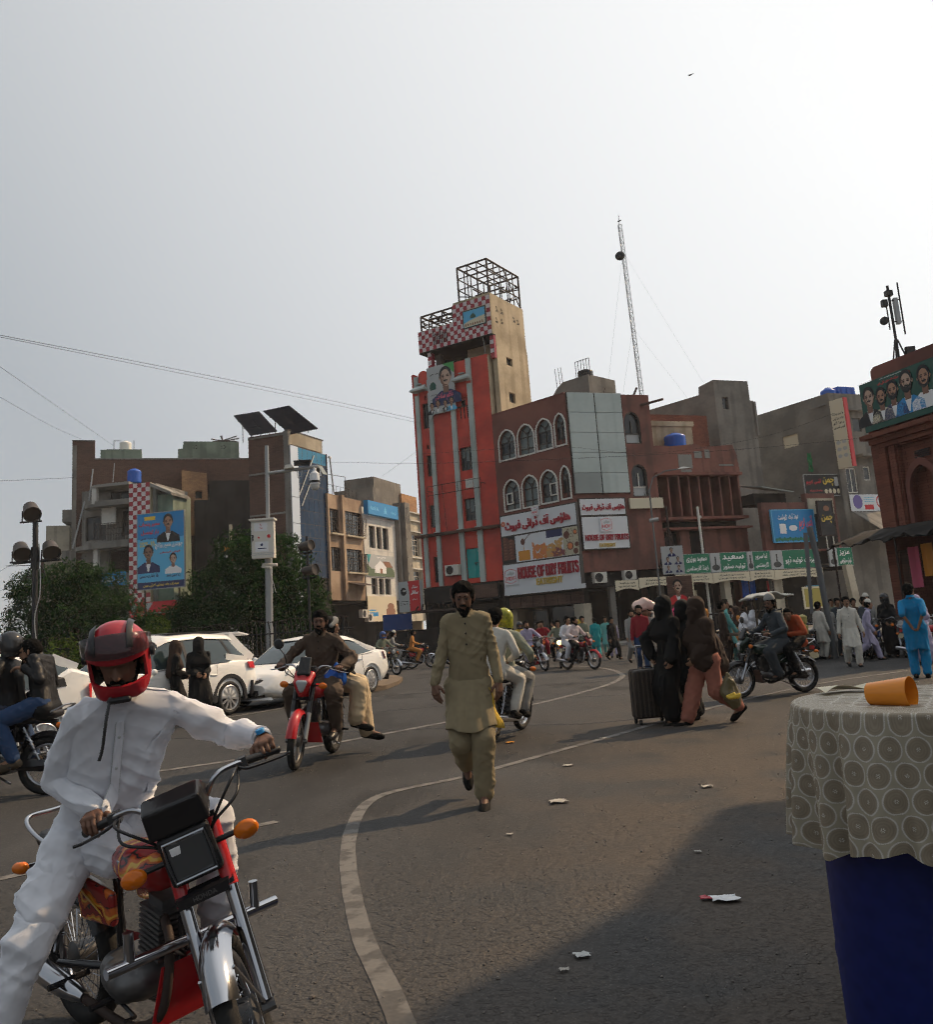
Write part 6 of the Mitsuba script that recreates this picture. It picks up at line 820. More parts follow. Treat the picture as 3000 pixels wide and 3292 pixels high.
k = thing('street_pole', 'leaning grey steel pole among the parked motorcycles on the right', 'pole'); p = np.array([8.95, 22.6, 0]); part(k, 'pole', cat(tube(p, p + [-.12, 0, 2.6], .075, 10), tube(p + [-.12, 0, 2.6], p + [-.2, 0, 3.35], .075, 10)), DGALV, smooth=40); part(k, 'banner_strip', hull([p + [x, -.1, z] for x, z in ((-.52, 1.15), (-.44, 1.15), (-.42, 3.2), (-.3, 3.2))] + [p + [x, -.12, z] for x, z in ((-.52, 1.15), (-.44, 1.15))]), DGALV)
k = thing('white_pole', 'short white pole standing before the derelict ribbed front', 'pole'); p = FD_.at(1.75, 0, 1.0); part(k, 'pole', tube(p, p + [-.05, 0, 7.0], .07), FRAME); part(k, 'cap', cat(tube(p + [-.05, 0, 6.35], p + [.1, 0, 6.45], .07)), FRAME)
# ------------------------------------------------------------------ fence, trees, shrubs
k = thing('iron_fence', 'black iron railing with bent tops behind the waiting cars', 'fence'); a, b = np.array([-16.5, 29.6, 0]), np.array([-3.6, 25.6, 0]); e = b - a; L = np.linalg.norm(e); e /= L
barm = mikit.ply(cat(tube((0, 0, .1), (0, 0, 1.75), .02, 5), tube((0, 0, 1.75), (.0, -.18, 1.98), .018, 5)), BMET)
for i in range(int(L / .15)): part(k, 'bar', barm, None, to_world=T4().translate((a + e * i * .15).tolist()))
part(k, 'rail', cat(*[tube(a + [0, 0, z], b + [0, 0, z], .022, 5) for z in (.35, 1.0, 1.62)]), BMET); part(k, 'post', cat([tube(a + e * d + [0, 0, .1], a + e * d + [0, 0, 1.9], .04, 6) for d in np.arange(0, L, 2.2)]), BMET); part(k, 'plinth', tf(bx(0, L, -.12, .12, .1, .34), np.array([[e[0], -e[1], 0, a[0]], [e[1], e[0], 0, a[1]], [0, 0, 1, 0], [0, 0, 0, 1.]])), CONC); part(k, 'barbed_wire', cat(sweep([a + e * d + [0, -.18, 1.98 + .04 * math.sin(d * 5)] for d in np.arange(0, L, .12)], .008, 4)), RUST)
def leafmat(name, c, c2, trans=.14):
    scene['mat_' + name] = {'type': 'principledthin', 'base_color': mikit.proc(LEAF[c]), 'roughness': .45, 'diff_trans': trans * 2, 'spec_trans': 0.0, 'eta': 1.4}; return 'mat_' + name
LEAF = {'d': lambda p, n, uv: mix(mi.Color3f(.011, .030, .010), mi.Color3f(.040, .078, .024), cell_rand(p.x * 2.7, p.y * 2.7, p.z * 2.7) * .5 + .5 * cell_rand(p.x * 9, p.y * 9, p.z * 9)), 'y': lambda p, n, uv: mix(mi.Color3f(.03, .062, .012), mi.Color3f(.10, .14, .025), cell_rand(p.x * 12, p.y * 12, p.z * 12))}
leafmat('leaf', 'd', 0); leafmat('light_leaf', 'y', 0)
def leaves(C, Nrm, size, rg, asp=3.2):
    "a mesh of folded pointed leaves at the points C lying across the directions Nrm"
    n = len(C); a = rg.normal(size=(n, 3)); a -= Nrm * (a * Nrm).sum(1, keepdims=True) * .75; a /= np.linalg.norm(a, axis=1, keepdims=True); b = np.cross(Nrm, a); b /= np.linalg.norm(b, axis=1, keepdims=True) + 1e-9
    s = size * rg.uniform(.7, 1.25, (n, 1)); w = s / asp
    V = np.stack([C - a * s * .5, C + b * w * .5 - Nrm * w * .12, C + a * s * .5 - [0, 0, .02], C - b * w * .5 - Nrm * w * .12, C + a * s * .05], 1).reshape(-1, 3); i = np.arange(n)[:, None] * 5
    return tri(V, np.hstack([i, i + 1, i + 4, i + 1, i + 2, i + 4, i + 2, i + 3, i + 4, i + 3, i, i + 4]).reshape(-1, 3))
def tree(name, label, base, blobs, trunk_h, n, size, seed, m='mat_leaf', cat_='tree', star=5):
    rg = np.random.default_rng(seed); k = thing(name, label, cat_); base = np.array(base, float)
    vol = np.array([b[3] ** 2 for b in blobs]); which = rg.choice(len(blobs), n, p=vol / vol.sum()); B = np.array(blobs)[which]
    d = rg.normal(size=(n, 3)); d /= np.linalg.norm(d, axis=1, keepdims=True); rr = rg.uniform(.55, 1.0, (n, 1)) ** .6 * (.78 + .4 * meshkit.noise(d * 2.6 + which[:, None] * 3.1)[:, None])
    C = B[:, :3] + d * B[:, 3:4] * rr * [1, 1, .9]; keep = C[:, 2] > .35; C, d = C[keep], d[keep]
    Nn = nzv(d * .6 + rg.normal(size=d.shape) * .45 + [0, 0, .45])
    if star > 1: C = np.repeat(C, star, 0) + rg.normal(size=(len(C) * star, 3)) * size * .45; Nn = np.repeat(Nn, star, 0)
    part(k, 'crown', leaves(C + base, Nn, size, rg), m)
    br, top_ = [], base + [0, 0, trunk_h]
    part(k, 'trunk', sweep(spline([base, base + [.05, 0, trunk_h * .5], top_, top_ + [0, .1, .8]]), np.linspace(.16, .08, 25), 9), BARK, smooth=True)
    for b in blobs[:9]:
        e_ = base + np.array(b[:3]); br.append(sweep(spline([top_ - [0, 0, .2], (top_ + e_) / 2 + [0, 0, .15], e_]), np.linspace(.07, .015, 17), 6))
    part(k, 'limb', cat(br), BARK, smooth=True)
def nzv(a): return a / (np.linalg.norm(a, axis=1, keepdims=True) + 1e-9)
tree('tree', 'dark leafy tree on the left beside the floodlight mast', (-14.3, 30.8, 0), [(-.6, 0, 3.5, 1.25), (.2, 0, 3.9, .9), (1.0, 0, 3.3, 1.3), (-1.2, -.2, 2.6, 1.0), (1.9, 0, 2.4, 1.1), (.5, -.5, 2.3, 1.4), (-.3, -.6, 1.5, 1.1), (1.4, -.5, 1.4, 1.1), (-1.5, 0, 3.9, .6), (.8, -.3, 3.8, .7)], 1.7, 5200, .17, 1)
tree('tree', 'broad dark tree behind the white sedan and camera pole', (-7.5, 30.2, 0), [(-1.3, 0, 3.0, 1.3), (-.4, 0, 4.2, 1.2), (.7, 0, 3.9, 1.3), (1.4, -.2, 2.9, 1.1), (-2.2, 0, 2.2, 1.0), (.2, -.6, 2.8, 1.4), (1.9, 0, 2.1, .8), (-.9, -.6, 1.9, 1.2), (1.2, -.6, 1.7, 1.1), (-.2, 0, 4.5, .6)], 1.8, 6500, .17, 2)
tree('tree', 'small dark tree between the two large trees, below the billboard', (-10.9, 30.8, 0), [(0, 0, 2.0, .9), (.8, 0, 2.2, .8), (-.7, 0, 1.9, .7), (.3, -.4, 1.5, .9), (1.1, 0, 1.6, .7)], 1.2, 2300, .16, 3)
tree('round_shrub', 'bright green rounded shrub right of the red helmet', (-9.75, 27.0, 0), [(0, 0, 1.6, .5), (0, 0, 2.05, .42), (.05, 0, 1.2, .45)], .8, 2600, .07, 4, 'mat_light_leaf', 'shrub', 1)
tree('shrub', 'yellowish drooping shrub low in front of the left tree', (-13.2, 28.2, 0), [(0, 0, 1.5, .6), (.7, 0, 1.2, .6), (1.5, 0, 1.3, .6), (-.5, 0, 1.0, .5)], .6, 900, .15, 5, 'mat_light_leaf', 'shrub', 2)
tree('shrub', 'low dark hedge shrub at the foot of the left tree', (-11.5, 28.6, 0), [(0, 0, .9, .7), (1.2, 0, .9, .7), (-1.2, 0, .8, .6), (2.4, .1, .8, .7)], .4, 1300, .13, 6, 'mat_leaf', 'shrub', 2)
# ------------------------------------------------------------------ table, drum, cup
TC = np.array([1.475, 2.93]); TZ, TR_ = 1.095, .452
def CLOTH(p, n, uv):
    a, b = uv.x / .082, uv.y / .071; r = dr.floor(b); a = a + .5 * (r - 2 * dr.floor(r / 2)); fx, fy = a - dr.floor(a) - .5, b - r - .5
    d = dr.sqrt(dr.square(fx * .082) + dr.square(fy * .071)); an = dr.atan2(fy, fx); ring = dr.exp(-.5 * dr.square((d - .0352) / .0016)); star_ = dr.select((d < .0068 * (.55 + .45 * dr.cos(an * 6))) & (d > .002), 1., 0.)
    inside = smoothstep(.035, .031, d); spiral = .5 + .5 * dr.sin(d * 800)
    c = mix(mi.Color3f(.30, .265, .195), mi.Color3f(.205, .165, .115), inside * (.75 + .25 * spiral)); c = mix(c, mi.Color3f(.55, .52, .48), dr.clip(ring * .7 + star_ * .8, 0, 1))
    return c * (.85 + .3 * fbm(p.x * 40, p.y * 40, p.z * 40, 2))
scene['mat_tablecloth'] = {'type': 'twosided', 'b': {'type': 'principled', 'base_color': mikit.proc(CLOTH), 'roughness': .55, 'specular': .45, 'sheen': .2}}
k = thing('round_table', 'round table top resting on a blue drum at the lower right', 'table'); part(k, 'table_top', mv(lathe([(0, 0), (TR_ - .01, 0), (TR_ - .01, -.03), (0, -.03)], 48), TC[0], TC[1], TZ - .006), BARK)
k = thing('blue_drum', 'dark blue plastic drum under the patterned tablecloth', 'drum'); part(k, 'drum', mv(lathe([(0, 0), (.31, 0), (.325, .02), (.33, .3), (.333, .32), (.33, .34), (.325, TZ - .04), (0, TZ - .04)], 64), TC[0] - .08, TC[1] + .02, 0), duo('drum_blue', (.007, .014, .12), (.004, .009, .07), .45, FINE), smooth=40)
k = thing('tablecloth', 'shiny beige tablecloth with ringed circles draped over the round table', 'tablecloth')
nt, nr = 420, 16; th = np.linspace(0, 2 * np.pi, nt); V, UV = [], []
def hem(t):
    a = (np.degrees(t) + 360) % 360     # 180 = towards the left of the picture, 270 = towards the camera
    return np.interp(a, [0, 150, 178, 196, 202, 214, 226, 240, 262, 285, 360], [.50, .41, .41, .425, .395, .37, .36, .42, .54, .63, .50])
fold = lambda t: .026 * np.sin(t * 15 + 2.3 * np.sin(t * 4)) + .013 * np.sin(t * 31 + 2) + .010 * np.sin(t * 9 + .4)
rr_ = TR_ + .6 * (.018 + 1.25 * fold(th)); ARC = np.r_[0, np.cumsum(np.hypot(np.diff(rr_ * np.cos(th)), np.diff(rr_ * np.sin(th))))]
for j in range(nr + 9):
    for i, t in enumerate(th):
        if j < 6: r = TR_ * j / 6 * .97; z = TZ + .0015 * math.sin(t * 7 + j) + .004 * meshkit.noise(np.array([[math.cos(t) * r * 9, math.sin(t) * r * 9, 3.]]))[0]; s_ = r
        elif j < 9: q = (j - 5) / 3 * 1.35; r = TR_ * .97 + .018 * math.sin(q) + .0; z = TZ - .018 * (1 - math.cos(q)) + .001; s_ = TR_ * .97 + .02 * q
        else:
            q = (j - 8) / nr; h = hem(np.array(t)); r = TR_ + .004 + max(0, 1.0) * q ** .7 * (.018 + 1.25 * fold(t)); z = TZ - .02 - h * q + .006 * math.sin(t * 11 + 1) * q; s_ = TR_ + h * q
        V.append((TC[0] + r * math.cos(t), TC[1] + r * math.sin(t), z)); UV.append((ARC[i] if j >= 6 else r * math.cos(t), s_ if j >= 6 else r * math.sin(t)))
cm = grid(np.array(V).reshape(nr + 9, nt, 3)); scene[uniq(k + '__cloth')] = mikit.ply(cm, 'mat_tablecloth', smooth=True, uv=np.array(UV))
k = thing('orange_tumbler', 'orange plastic tumbler lying on its side on the tablecloth', 'cup'); scene['mat_orange_plastic'] = {'type': 'twosided', 'b': {'type': 'principled', 'base_color': col((.72, .24, .02)), 'roughness': .3, 'specular': .5, 'spec_trans': .0, 'flatness': .0}}
cup = lathe([(0, .003), (.029, .003), (.031, 0), (.033, .002), (.046, .128), (.0465, .130), (.0445, .1305), (.0315, .006), (.02, .0055), (0, .0055)], 40)
ax = nz((.66, -.74, .05)); ctr = np.array([1.205, 2.82, TZ + .034])
part(k, 'body', tf(cup, align(ctr, ax)), 'mat_orange_plastic', smooth=35); q = cat([tf(mv(lathe([(0, .0058), (.006, .0058), (.006, .007), (0, .0072)], 12), .018 * math.cos(a), .018 * math.sin(a)), align(ctr, ax)) for a in np.arange(6) * 1.047]); part(k, 'base_bumps', q, 'mat_orange_plastic', smooth=35)
k = thing('paper_sheet', 'crumpled paper lying on the table behind the tumbler', 'paper'); V = np.array([[(1.20 + a * .34, 3.16 + b * .10 + .03 * math.sin(a * 7), TZ + .012 + .012 * math.sin(a * 9 + b * 2) + .012 * abs(math.sin(a * 4))) for b in np.linspace(0, 1, 5)] for a in np.linspace(0, 1, 24)]); part(k, 'sheet', slab(grid(V), .001), CREAM)
rt = np.random.default_rng(8)
SCRAP = mat('dusty_scrap', (.36, .34, .31), .8)
LIT = [((.80, 9.02), .07, SCRAP, 'flat white scrap near the white line by the walking man'), ((.55, 7.29), .11, SCRAP, 'beige folded paper just right of the walking man\'s shoes'), ((1.78, 7.48), .07, SCRAP, 'white scrap left of the tablecloth in the sunlit road'), ((1.13, 4.65), .095, WHITE, 'torn white wrapper in the big shade'), ((.35, 4.04), .05, GREYP, 'small grey scrap low in the middle of the shade'), ((1.22, 5.55), .03, SCRAP, 'tiny white scrap near the edge of the shade'), ((.12, 6.32), .035, SCRAP, 'tiny scrap in front of the walking man'), ((.26, 3.90), .03, SCRAP, 'tiny pale scrap at the bottom of the shade'), ((1.05, 4.68), .05, LRED, 'crumpled dark red wrapper touching the torn white one'), ((.3, 11.0), .07, OPRINT, 'orange scrap behind the walking man'), ((-1.0, 18.5), .08, BMET, 'dark clod on the road near the sedan'), ((-3.2, 17.6), .12, OPRINT, 'orange peel by the edge line at the cars'), ((1.4, 10.8), .06, SCRAP, 'white scrap left of the suitcase')]
for (x, y), s_, m_, lab in LIT:
    k = thing('litter', lab, 'litter'); V = np.array([[(x + s_ * (a - .5) * 1.3 + .1 * s_ * rt.normal(), y + s_ * (b - .5) + .1 * s_ * rt.normal(), .010 + .16 * s_ * rt.random()) for b in np.linspace(0, 1, 5)] for a in np.linspace(0, 1, 6)]); part(k, 'scrap', slab(grid(V), .002), m_)
n = 1700; gx, gy = rt.uniform(-2.5, 4.5, n), rt.uniform(3.2, 12, n); vs, fs = [], []
ic = trimesh.creation.icosphere(0); 
for i in range(n):
    s_ = rt.uniform(.002, .006) * (1.9 if rt.random() > .96 else 1); vs.append(ic.vertices * s_ * rt.uniform(.6, 1.3, 3) + [gx[i], gy[i], s_ * .5]); fs.append(ic.faces + i * 12)
k = part(None, 'gravel', tri(np.vstack(vs), np.vstack(fs)), duo('grit', (.22, .20, .18), (.06, .055, .05), .9, FINE)); labels[k] = {'label': 'loose grit scattered over the near asphalt', 'category': 'gravel', 'kind': 'stuff'}
# ------------------------------------------------------------------ generators: people
_ico = [trimesh.creation.icosphere(k).vertices for k in (0, 1, 2)]
def hs(*sp, q=1): return m3.Manifold.hull_points(np.vstack([_ico[q] * np.asarray(r) + np.asarray(p, float) for p, r in sp]))
def union(ms): return m3.Manifold.batch_boolean(list(ms), m3.OpType.Add)
def soft(man, h, it=8, folds=0., freq=14., seed=0, lam=.5, vert=.5):
    m = cat(man.refine_to_length(h)); m.merge_vertices()
    v0 = np.array(m.vertices); trimesh.smoothing.filter_taubin(m, lamb=lam, nu=.53 if lam == .5 else lam + .02, iterations=it); far = np.linalg.norm(m.vertices - v0, axis=1) > max(3 * h, .02); m.vertices = np.where(far[:, None], v0, m.vertices)
    if folds:
        v = m.vertices; n = m.vertex_normals
        w = v + .16 * (np.stack([meshkit.noise(v * 3.1 + k * 9.1, seed + k) for k in range(3)], 1) - .5); R = lambda p, k: 1 - np.abs(2 * meshkit.noise(p, seed + k) - 1)
        gate = np.clip(meshkit.noise(v * freq * .45 + 5, seed + 3) * 2.4 - .7, 0, 1); long_, cross, low = R(w * [freq * 1.5, freq * 1.5, freq * .25], 1) ** 2, gate * (R(w @ np.array([[.80, .3, .52], [-.35, .93, .1], [-.49, -.2, .85]]) * [freq * .22, freq * .3, freq * 1.9], 5) ** 3 + .8 * R(w @ np.array([[.7, .2, -.68], [-.3, .95, .05], [.65, .2, .73]]) * [freq * .2, freq * .3, freq * 1.7], 6) ** 3), meshkit.noise(v * freq * .5, seed + 7)
        m.vertices = v + n * (folds * (vert * 1.1 * (long_ - .35) + (1 - vert) * 1.5 * (cross - .15) + .9 * (low - .5)))[:, None]
    return m
def ik(a, t, l1, l2, pole):
    a, t = np.asarray(a, float), np.asarray(t, float); d = t - a; L = min(np.linalg.norm(d), (l1 + l2) * .998); d = nz(d); t = a + d * L
    x = (l1 * l1 - l2 * l2 + L * L) / (2 * L); h = math.sqrt(max(l1 * l1 - x * x, 0)); p = np.asarray(pole, float); p = nz(p - d * (p @ d)); return a + d * x + p * h, t
def hand_bones(w, fd, pn, th, curl, s=1.):
    "wrist, finger direction, palm normal (the side fingers curl to), thumb side, bend per joint in radians"
    fd = nz(fd); pn = nz(pn - fd * (pn @ fd)); sd = nz(th - fd * (th @ fd) - pn * (th @ pn)); B = []
    kn = [w + s * (fd * (.088 - .006 * abs(i - 1)) + sd * (.030 - .021 * i)) for i in range(4)]
    B.append([(w, .026 * s), (kn[0], .015 * s), (kn[3], .014 * s)]); B.append([(w + fd * .03 * s, .022 * s), (kn[1], .016 * s), (kn[2], .015 * s)])
    for i, L in enumerate((.074, .083, .078, .060)):
        p, d = kn[i], fd; ang = 0
        for k in range(3):
            ang += curl * (1.0 if k else .8) * (1 + .08 * i); d = fd * math.cos(ang) + pn * math.sin(ang); e = p + d * L * s * (.42, .32, .26)[k]
            B.append([(p, (.0105 - .001 * k) * s), (e, (.0098 - .001 * k) * s)]); p = e
    t0 = w + s * (fd * .028 + sd * .024 + pn * .006); t1 = t0 + s * (sd * .030 + fd * .028 + pn * .014); t2 = t1 + s * (fd * .030 + pn * (.012 + .014 * curl) + sd * .004)
    B += [[(t0, .016 * s), (t1, .0125 * s)], [(t1, .012 * s), (t2, .0095 * s)]]
    return B
SKIN = duo('skin', (.30, .165, .10), (.22, .115, .07), .5, FINE); SKIND = duo('dark_skin', (.17, .09, .058), (.12, .06, .04), .5, FINE)  # the darker skin also holds the deep shade on some near faces
HAIR = mat('black_hair', (.006, .0055, .005), .9, specular=.08); GREYH = mat('grey_hair', (.35, .34, .32), .6); EYEW = mat('eye_white', (.06, .05, .045), .8); SHOE = mat('shoe_black', (.010, .0095, .009), .8, specular=.15)  # eye whites darkened in colour to sit in deeply shaded faces
def cloth(name, c, rough=.9, sheen=.1): return duo('cloth_' + name, c, tuple(x * .78 for x in c), rough, FINE, sheen=sheen)
def person(name, label, J, look, s=1., lod=1, group=None, seed=0):
    """J: joints in world metres. look: colours and kinds of clothes. One continuous skin mesh; clothes, hair and shoes are its parts."""
    k = thing(name, label, look.get('cat', 'person'), group); q = (0, 1, 1)[lod]; h = look.get('h', (.055, .030, .016)[lod]); hh = (.03, .018, .010)[lod]; it = (3, 6, 10)[lod]
    g = {a: np.asarray(b, float) for a, b in J.items()}; U = nz(g['neck'] - g['pel']); Sd = nz(g['shL'] - g['shR']); Fw = np.cross(Sd, U)
    f = nz(g['face']); u = nz(g.get('hup', U) - f * (g.get('hup', U) @ f)); r = np.cross(f, u); c = g['head']
    P = lambda a, b, z: c + s * (f * a + r * b + u * z)
    B = [[(P(-.015, 0, .035), .092 * s), (P(-.03, 0, .02), .086 * s), (P(.028, 0, -.025), .066 * s)], [(P(.028, 0, -.025), .066 * s), (P(.034, .02, -.082), .040 * s), (P(.034, -.02, -.082), .040 * s), (P(.062, 0, -.098), .026 * s)], [(P(.094, 0, .008), .008 * s), (P(.112, 0, -.030), .012 * s), (P(.080, .012, -.034), .012 * s), (P(.080, -.012, -.034), .012 * s)]]
    B += [[(P(.084, .042, .022), .012 * s), (P(.084, -.042, .022), .012 * s), (P(.06, 0, .04), .03 * s)], [(P(.088, .018, -.064), .009 * s), (P(.088, -.018, -.064), .009 * s), (P(.06, 0, -.066), .02 * s)]]
    B += [[(P(-.012, e * .088, .012), .013 * s), (P(-.008, e * .086, -.028), .011 * s)] for e in (-1, 1)]
    nb = g['neck']; B.append([(P(-.012, 0, -.05), .052 * s), (nb, .058 * s)])
    ch, wa = g['pel'] + (nb - g['pel']) * .68, g['pel'] + (nb - g['pel']) * .33
    core = [[(nb, .052 * s), (g['shL'], .036 * s), (g['shR'], .036 * s), (ch, .07 * s)], [(ch, .07 * s), (wa, .065 * s)], [(wa, .065 * s), (g['hipL'], .062 * s), (g['hipR'], .062 * s)]]
    for e in 'LR': core += [[(g['sh' + e], .036 * s), (g['el' + e], .030 * s)], [(g['el' + e], .030 * s), (g['wr' + e], .024 * s)], [(g['hip' + e], .075 * s), (g['kn' + e], .05 * s)], [(g['kn' + e], .05 * s), (g['an' + e], .035 * s)]]
    for e in 'LR':
        d = g.get('hd' + e, g['wr' + e] - g['el' + e]); pn = g.get('pn' + e, -Sd * (1 if e == 'L' else -1)); B += hand_bones(g['wr' + e], d, pn, g.get('th' + e, Fw), look.get('curl' + e, look.get('curl', .35)), s)
        ft = nz(g['toe' + e] - g['an' + e]); B.append([(g['an' + e], .036 * s), (g['an' + e] - [0, 0, .045 * s], .034 * s), (g['toe' + e], .028 * s)])
    skin = look.get('skin', SKIN); A = union([hs(*b, q=q) for b in B + core]); fine = [.03, .014, .007][lod]
    part(k, 'body', soft(A, fine if lod else .04, (1, 3, 4)[lod]), skin, smooth=True)
    if lod == 2 and look.get('eyes', 1):
        for e in (-1, 1):
            w = part(k, 'eye', hs((P(.078, e * .033, .003), .0115 * s), q=2), EYEW, smooth=True); part(w, 'iris', hs((P(.0855, e * .033, .001), .0062 * s), q=1), HAIR, smooth=True)
        part(k, 'brow', cat(*[hs((P(.092, e * .018, .026), .006 * s), (P(.086, e * .046, .030), .005 * s)) for e in (-1, 1)]), HAIR)
    hair = look.get('hair', HAIR)
    M = np.eye(4); M[:3, 0], M[:3, 1], M[:3, 2], M[:3, 3] = f, -r, u, c
    loc = lambda m: tf(m, M)
    if hair:
        cut = cat(m3.Manifold.cube((.2, .5, .5), True)); H = hs(((-.015, 0, .045), .099), ((-.038, 0, .02), .092), ((-.045, 0, -.045), .062), q=2) + hs(((.03, 0, .085), .05), ((-.01, 0, .07), .075), q=2)
        H = H - m3.Manifold.cube((.3, .5, .3), True).translate((.045 + .15, 0, -.15 + .058)) - m3.Manifold.cube((.3, .13, .3), True).translate((.02 + .15, 0, -.15 + .04))
        m = soft(H.scale((s, s, s)), (.03, .018, .010)[lod], 2); m.vertices += m.vertex_normals * ((meshkit.noise(m.vertices * 60 / s) - .4) * .012 * s)[:, None]; part(k, 'hair', loc(m), hair, smooth=True)
    if look.get('beard'):
        bl = look['beard']; Bd = hs(((.030, 0, -.082), .058), ((.062, 0, -.105 - .03 * bl), .034), ((.0, .06, -.045), .024), ((.0, -.06, -.045), .024)) - m3.Manifold.cube((.2, .3, .2), True).translate((.1, 0, .1 - .058)) + hs(((.10, .022, -.052), .007), ((.10, -.022, -.052), .007), ((.102, 0, -.048), .007))
        m = soft(Bd.scale((s, s, s)), (.03, .016, .009)[lod], 2); m.vertices += m.vertex_normals * ((meshkit.noise(m.vertices * 70 / s) - .4) * .01 * s)[:, None]; part(k, 'beard', loc(m), look.get('beardm', hair or HAIR), smooth=True)
    elif look.get('moust'): part(k, 'moustache', loc(cat(hs(((.103 * s, .022 * s, -.054 * s), .007 * s), ((.103 * s, -.022 * s, -.054 * s), .007 * s), ((.106 * s, 0, -.05 * s), .008 * s)))), HAIR)
    if look.get('cap'): part(k, 'cap', loc(cat(hs(((-.01 * s, 0, .075 * s), .096 * s), ((-.01 * s, 0, .10 * s), .085 * s), q=2) - m3.Manifold.cube((1, 1, 1), True).translate((0, 0, -.5 + .065 * s)))), look['cap'], smooth=40)
    if look.get('helmet'): helmet(k, M, s, *look['helmet'])
    fo = look.get('folds', .010) * (.8, 1, 1)[lod]; fz = look.get('freq', 13.)
    rimz = lambda p, z: p + (g['pel'] - p) * 0
    sw, ew = look.get('sleeve', (.062, .054, .044)), look.get('fat', 1.)
    skirt_ = None
    T1 = [(g['shL'] - Sd * .012, .060 * s), (g['shR'] + Sd * .012, .060 * s), (ch + Sd * .070, .100 * s * ew), (ch - Sd * .070, .100 * s * ew), (nb - U * .01, .062 * s)]
    T2 = [(wa + Sd * .055 + Fw * .01, .104 * s * ew), (wa - Sd * .055 + Fw * .01, .104 * s * ew)]; T3 = [(g['hipL'] - Sd * .005, .112 * s * ew), (g['hipR'] + Sd * .005, .112 * s * ew)]
    top = look['top']; parts_ = [T1 + T2, T2 + T3]
    sl = look.get('sleeves', 1)
    for e in 'LR':
        a, b, w = g['sh' + e], g['el' + e], g['wr' + e]
        parts_.append([(a, sw[0] * s), (b, sw[1] * s)])
        if sl == 1: parts_.append([(b, sw[1] * s), (w - nz(w - b) * .01, sw[2] * s)])
        elif sl == .5: pass
    kn = (g['knL'] + g['knR']) / 2
    if top in ('kameez', 'kurta'):
        rid = g['hipL'] @ np.array([0, 0, 1]) - g['knL'][2] < .30 * s; wd = look.get('flare', .10)
        if rid:
            for e in 'LR': parts_.append([T3[0 if e == 'L' else 1], (g['hip' + e] + (g['kn' + e] - g['hip' + e]) * .72, .095 * s)])
            parts_.append([T3[0], T3[1], (g['pel'] + (kn - g['pel']) * .55 - U * .02, .08 * s)]); parts_.append([T3[0], T3[1], (g['pel'] - Fw * .12 - U * .10, .09 * s)])
        else:
            parts_.append(T3 + [(g['hipL'] - U * .06 * s, .108 * s), (g['hipR'] - U * .06 * s, .108 * s)]); hm = g['pel'][2] - look.get('hem', .40) * s; c1 = kn * .45 + g['pel'] * .55; pan = []
            for e in (1, -1):
                V = []
                for t in np.linspace(0, 1, 14):
                    c_ = g['pel'] * (1 - t) + np.array([c1[0] * .7 + kn[0] * .3, c1[1] * .7 + kn[1] * .3, hm]) * t + U * .05 * s * (1 - t); a_, b_ = (.152 + .050 * t) * s, (.124 + wd * .38 * t) * s
                    V.append([c_ + Sd * (a_ * (1 + .05 * t * math.sin(7 * th + seed)) * math.cos(th)) + Fw * (e * b_ * (1 + .09 * t * math.sin(9 * th + seed * 1.7 + 2 * t)) * max(math.sin(th), .0) ** .8 + e * .012 * t) + U * (.02 * t * s * math.sin(th * 3 + seed)) for th in np.linspace(0, math.pi, 34)])
                pan.append(slab(grid(np.array(V)), .005))
            skirt_ = pan
    elif top == 'shirt': parts_.append(T3 + [(g['hipL'] - U * .06, .115 * s), (g['hipR'] - U * .06, .115 * s)])
    elif top == 'abaya':
        an = [(g['an' + e] + np.array([0, 0, .05]) + o, .085 * s) for e in 'LR' for o in (Fw * .05, -Fw * .07)]; parts_.append(T3 + [(g['knL'], .13 * s), (g['knR'], .13 * s)]); parts_.append([(g['knL'], .13 * s), (g['knR'], .13 * s)] + an)
    parts_ += look.get('xtra', [])
    dress = soft(union([hs(*b, q=q + (lod > 1)) for b in parts_]), h, it, fo, fz, seed, vert=look.get('vert', .5))
    if skirt_: dress = cat(dress, *skirt_)
    body_c = part(k, look.get('topname', {'kameez': 'kameez', 'kurta': 'kurta', 'shirt': 'shirt', 'abaya': 'abaya'}[top]), dress, look['c1'], smooth=True)
    if lod >= 1 and look.get('collar', 1) and top != 'abaya':
        n0 = nb + U * .045 * s; ring = [n0 + (Sd * math.cos(t) * .066 + Fw * math.sin(t) * .068) * s + U * .012 * math.sin(t) * -s for t in np.linspace(1.85, 1.57 * 4 + 1.29, 22)]
        V = np.array([[p + U * .022 * s for p in ring], [p * 1.0 for p in ring], [p + (p - n0) * .32 - U * .028 * s for p in ring]]); look.get('collar', 1) == 1 and part(body_c, 'collar', slab(grid(V), .004 * s), look['c1'], smooth=40)
        fr = [ch + Fw * (.112 * s * ew) + U * t for t in (.13 * s, .05 * s, -.04 * s)]; look.get('btn') is None and part(body_c, 'button', cat(*[hs((p, .008 * s)) for p in fr]), BLACK) 
        for e in ('LR' if lod == 2 and sl == 1 else ''): part(body_c, 'cuff', tf(lathe([(sw[2] * s + .001, -.03), (sw[2] * s + .005, -.03), (sw[2] * s + .004, .02), (sw[2] * s - .002, .02)], 18), align(g['wr' + e] - nz(g['wr' + e] - g['el' + e]) * .035, g['wr' + e] - g['el' + e])), look['c1'], smooth=40)
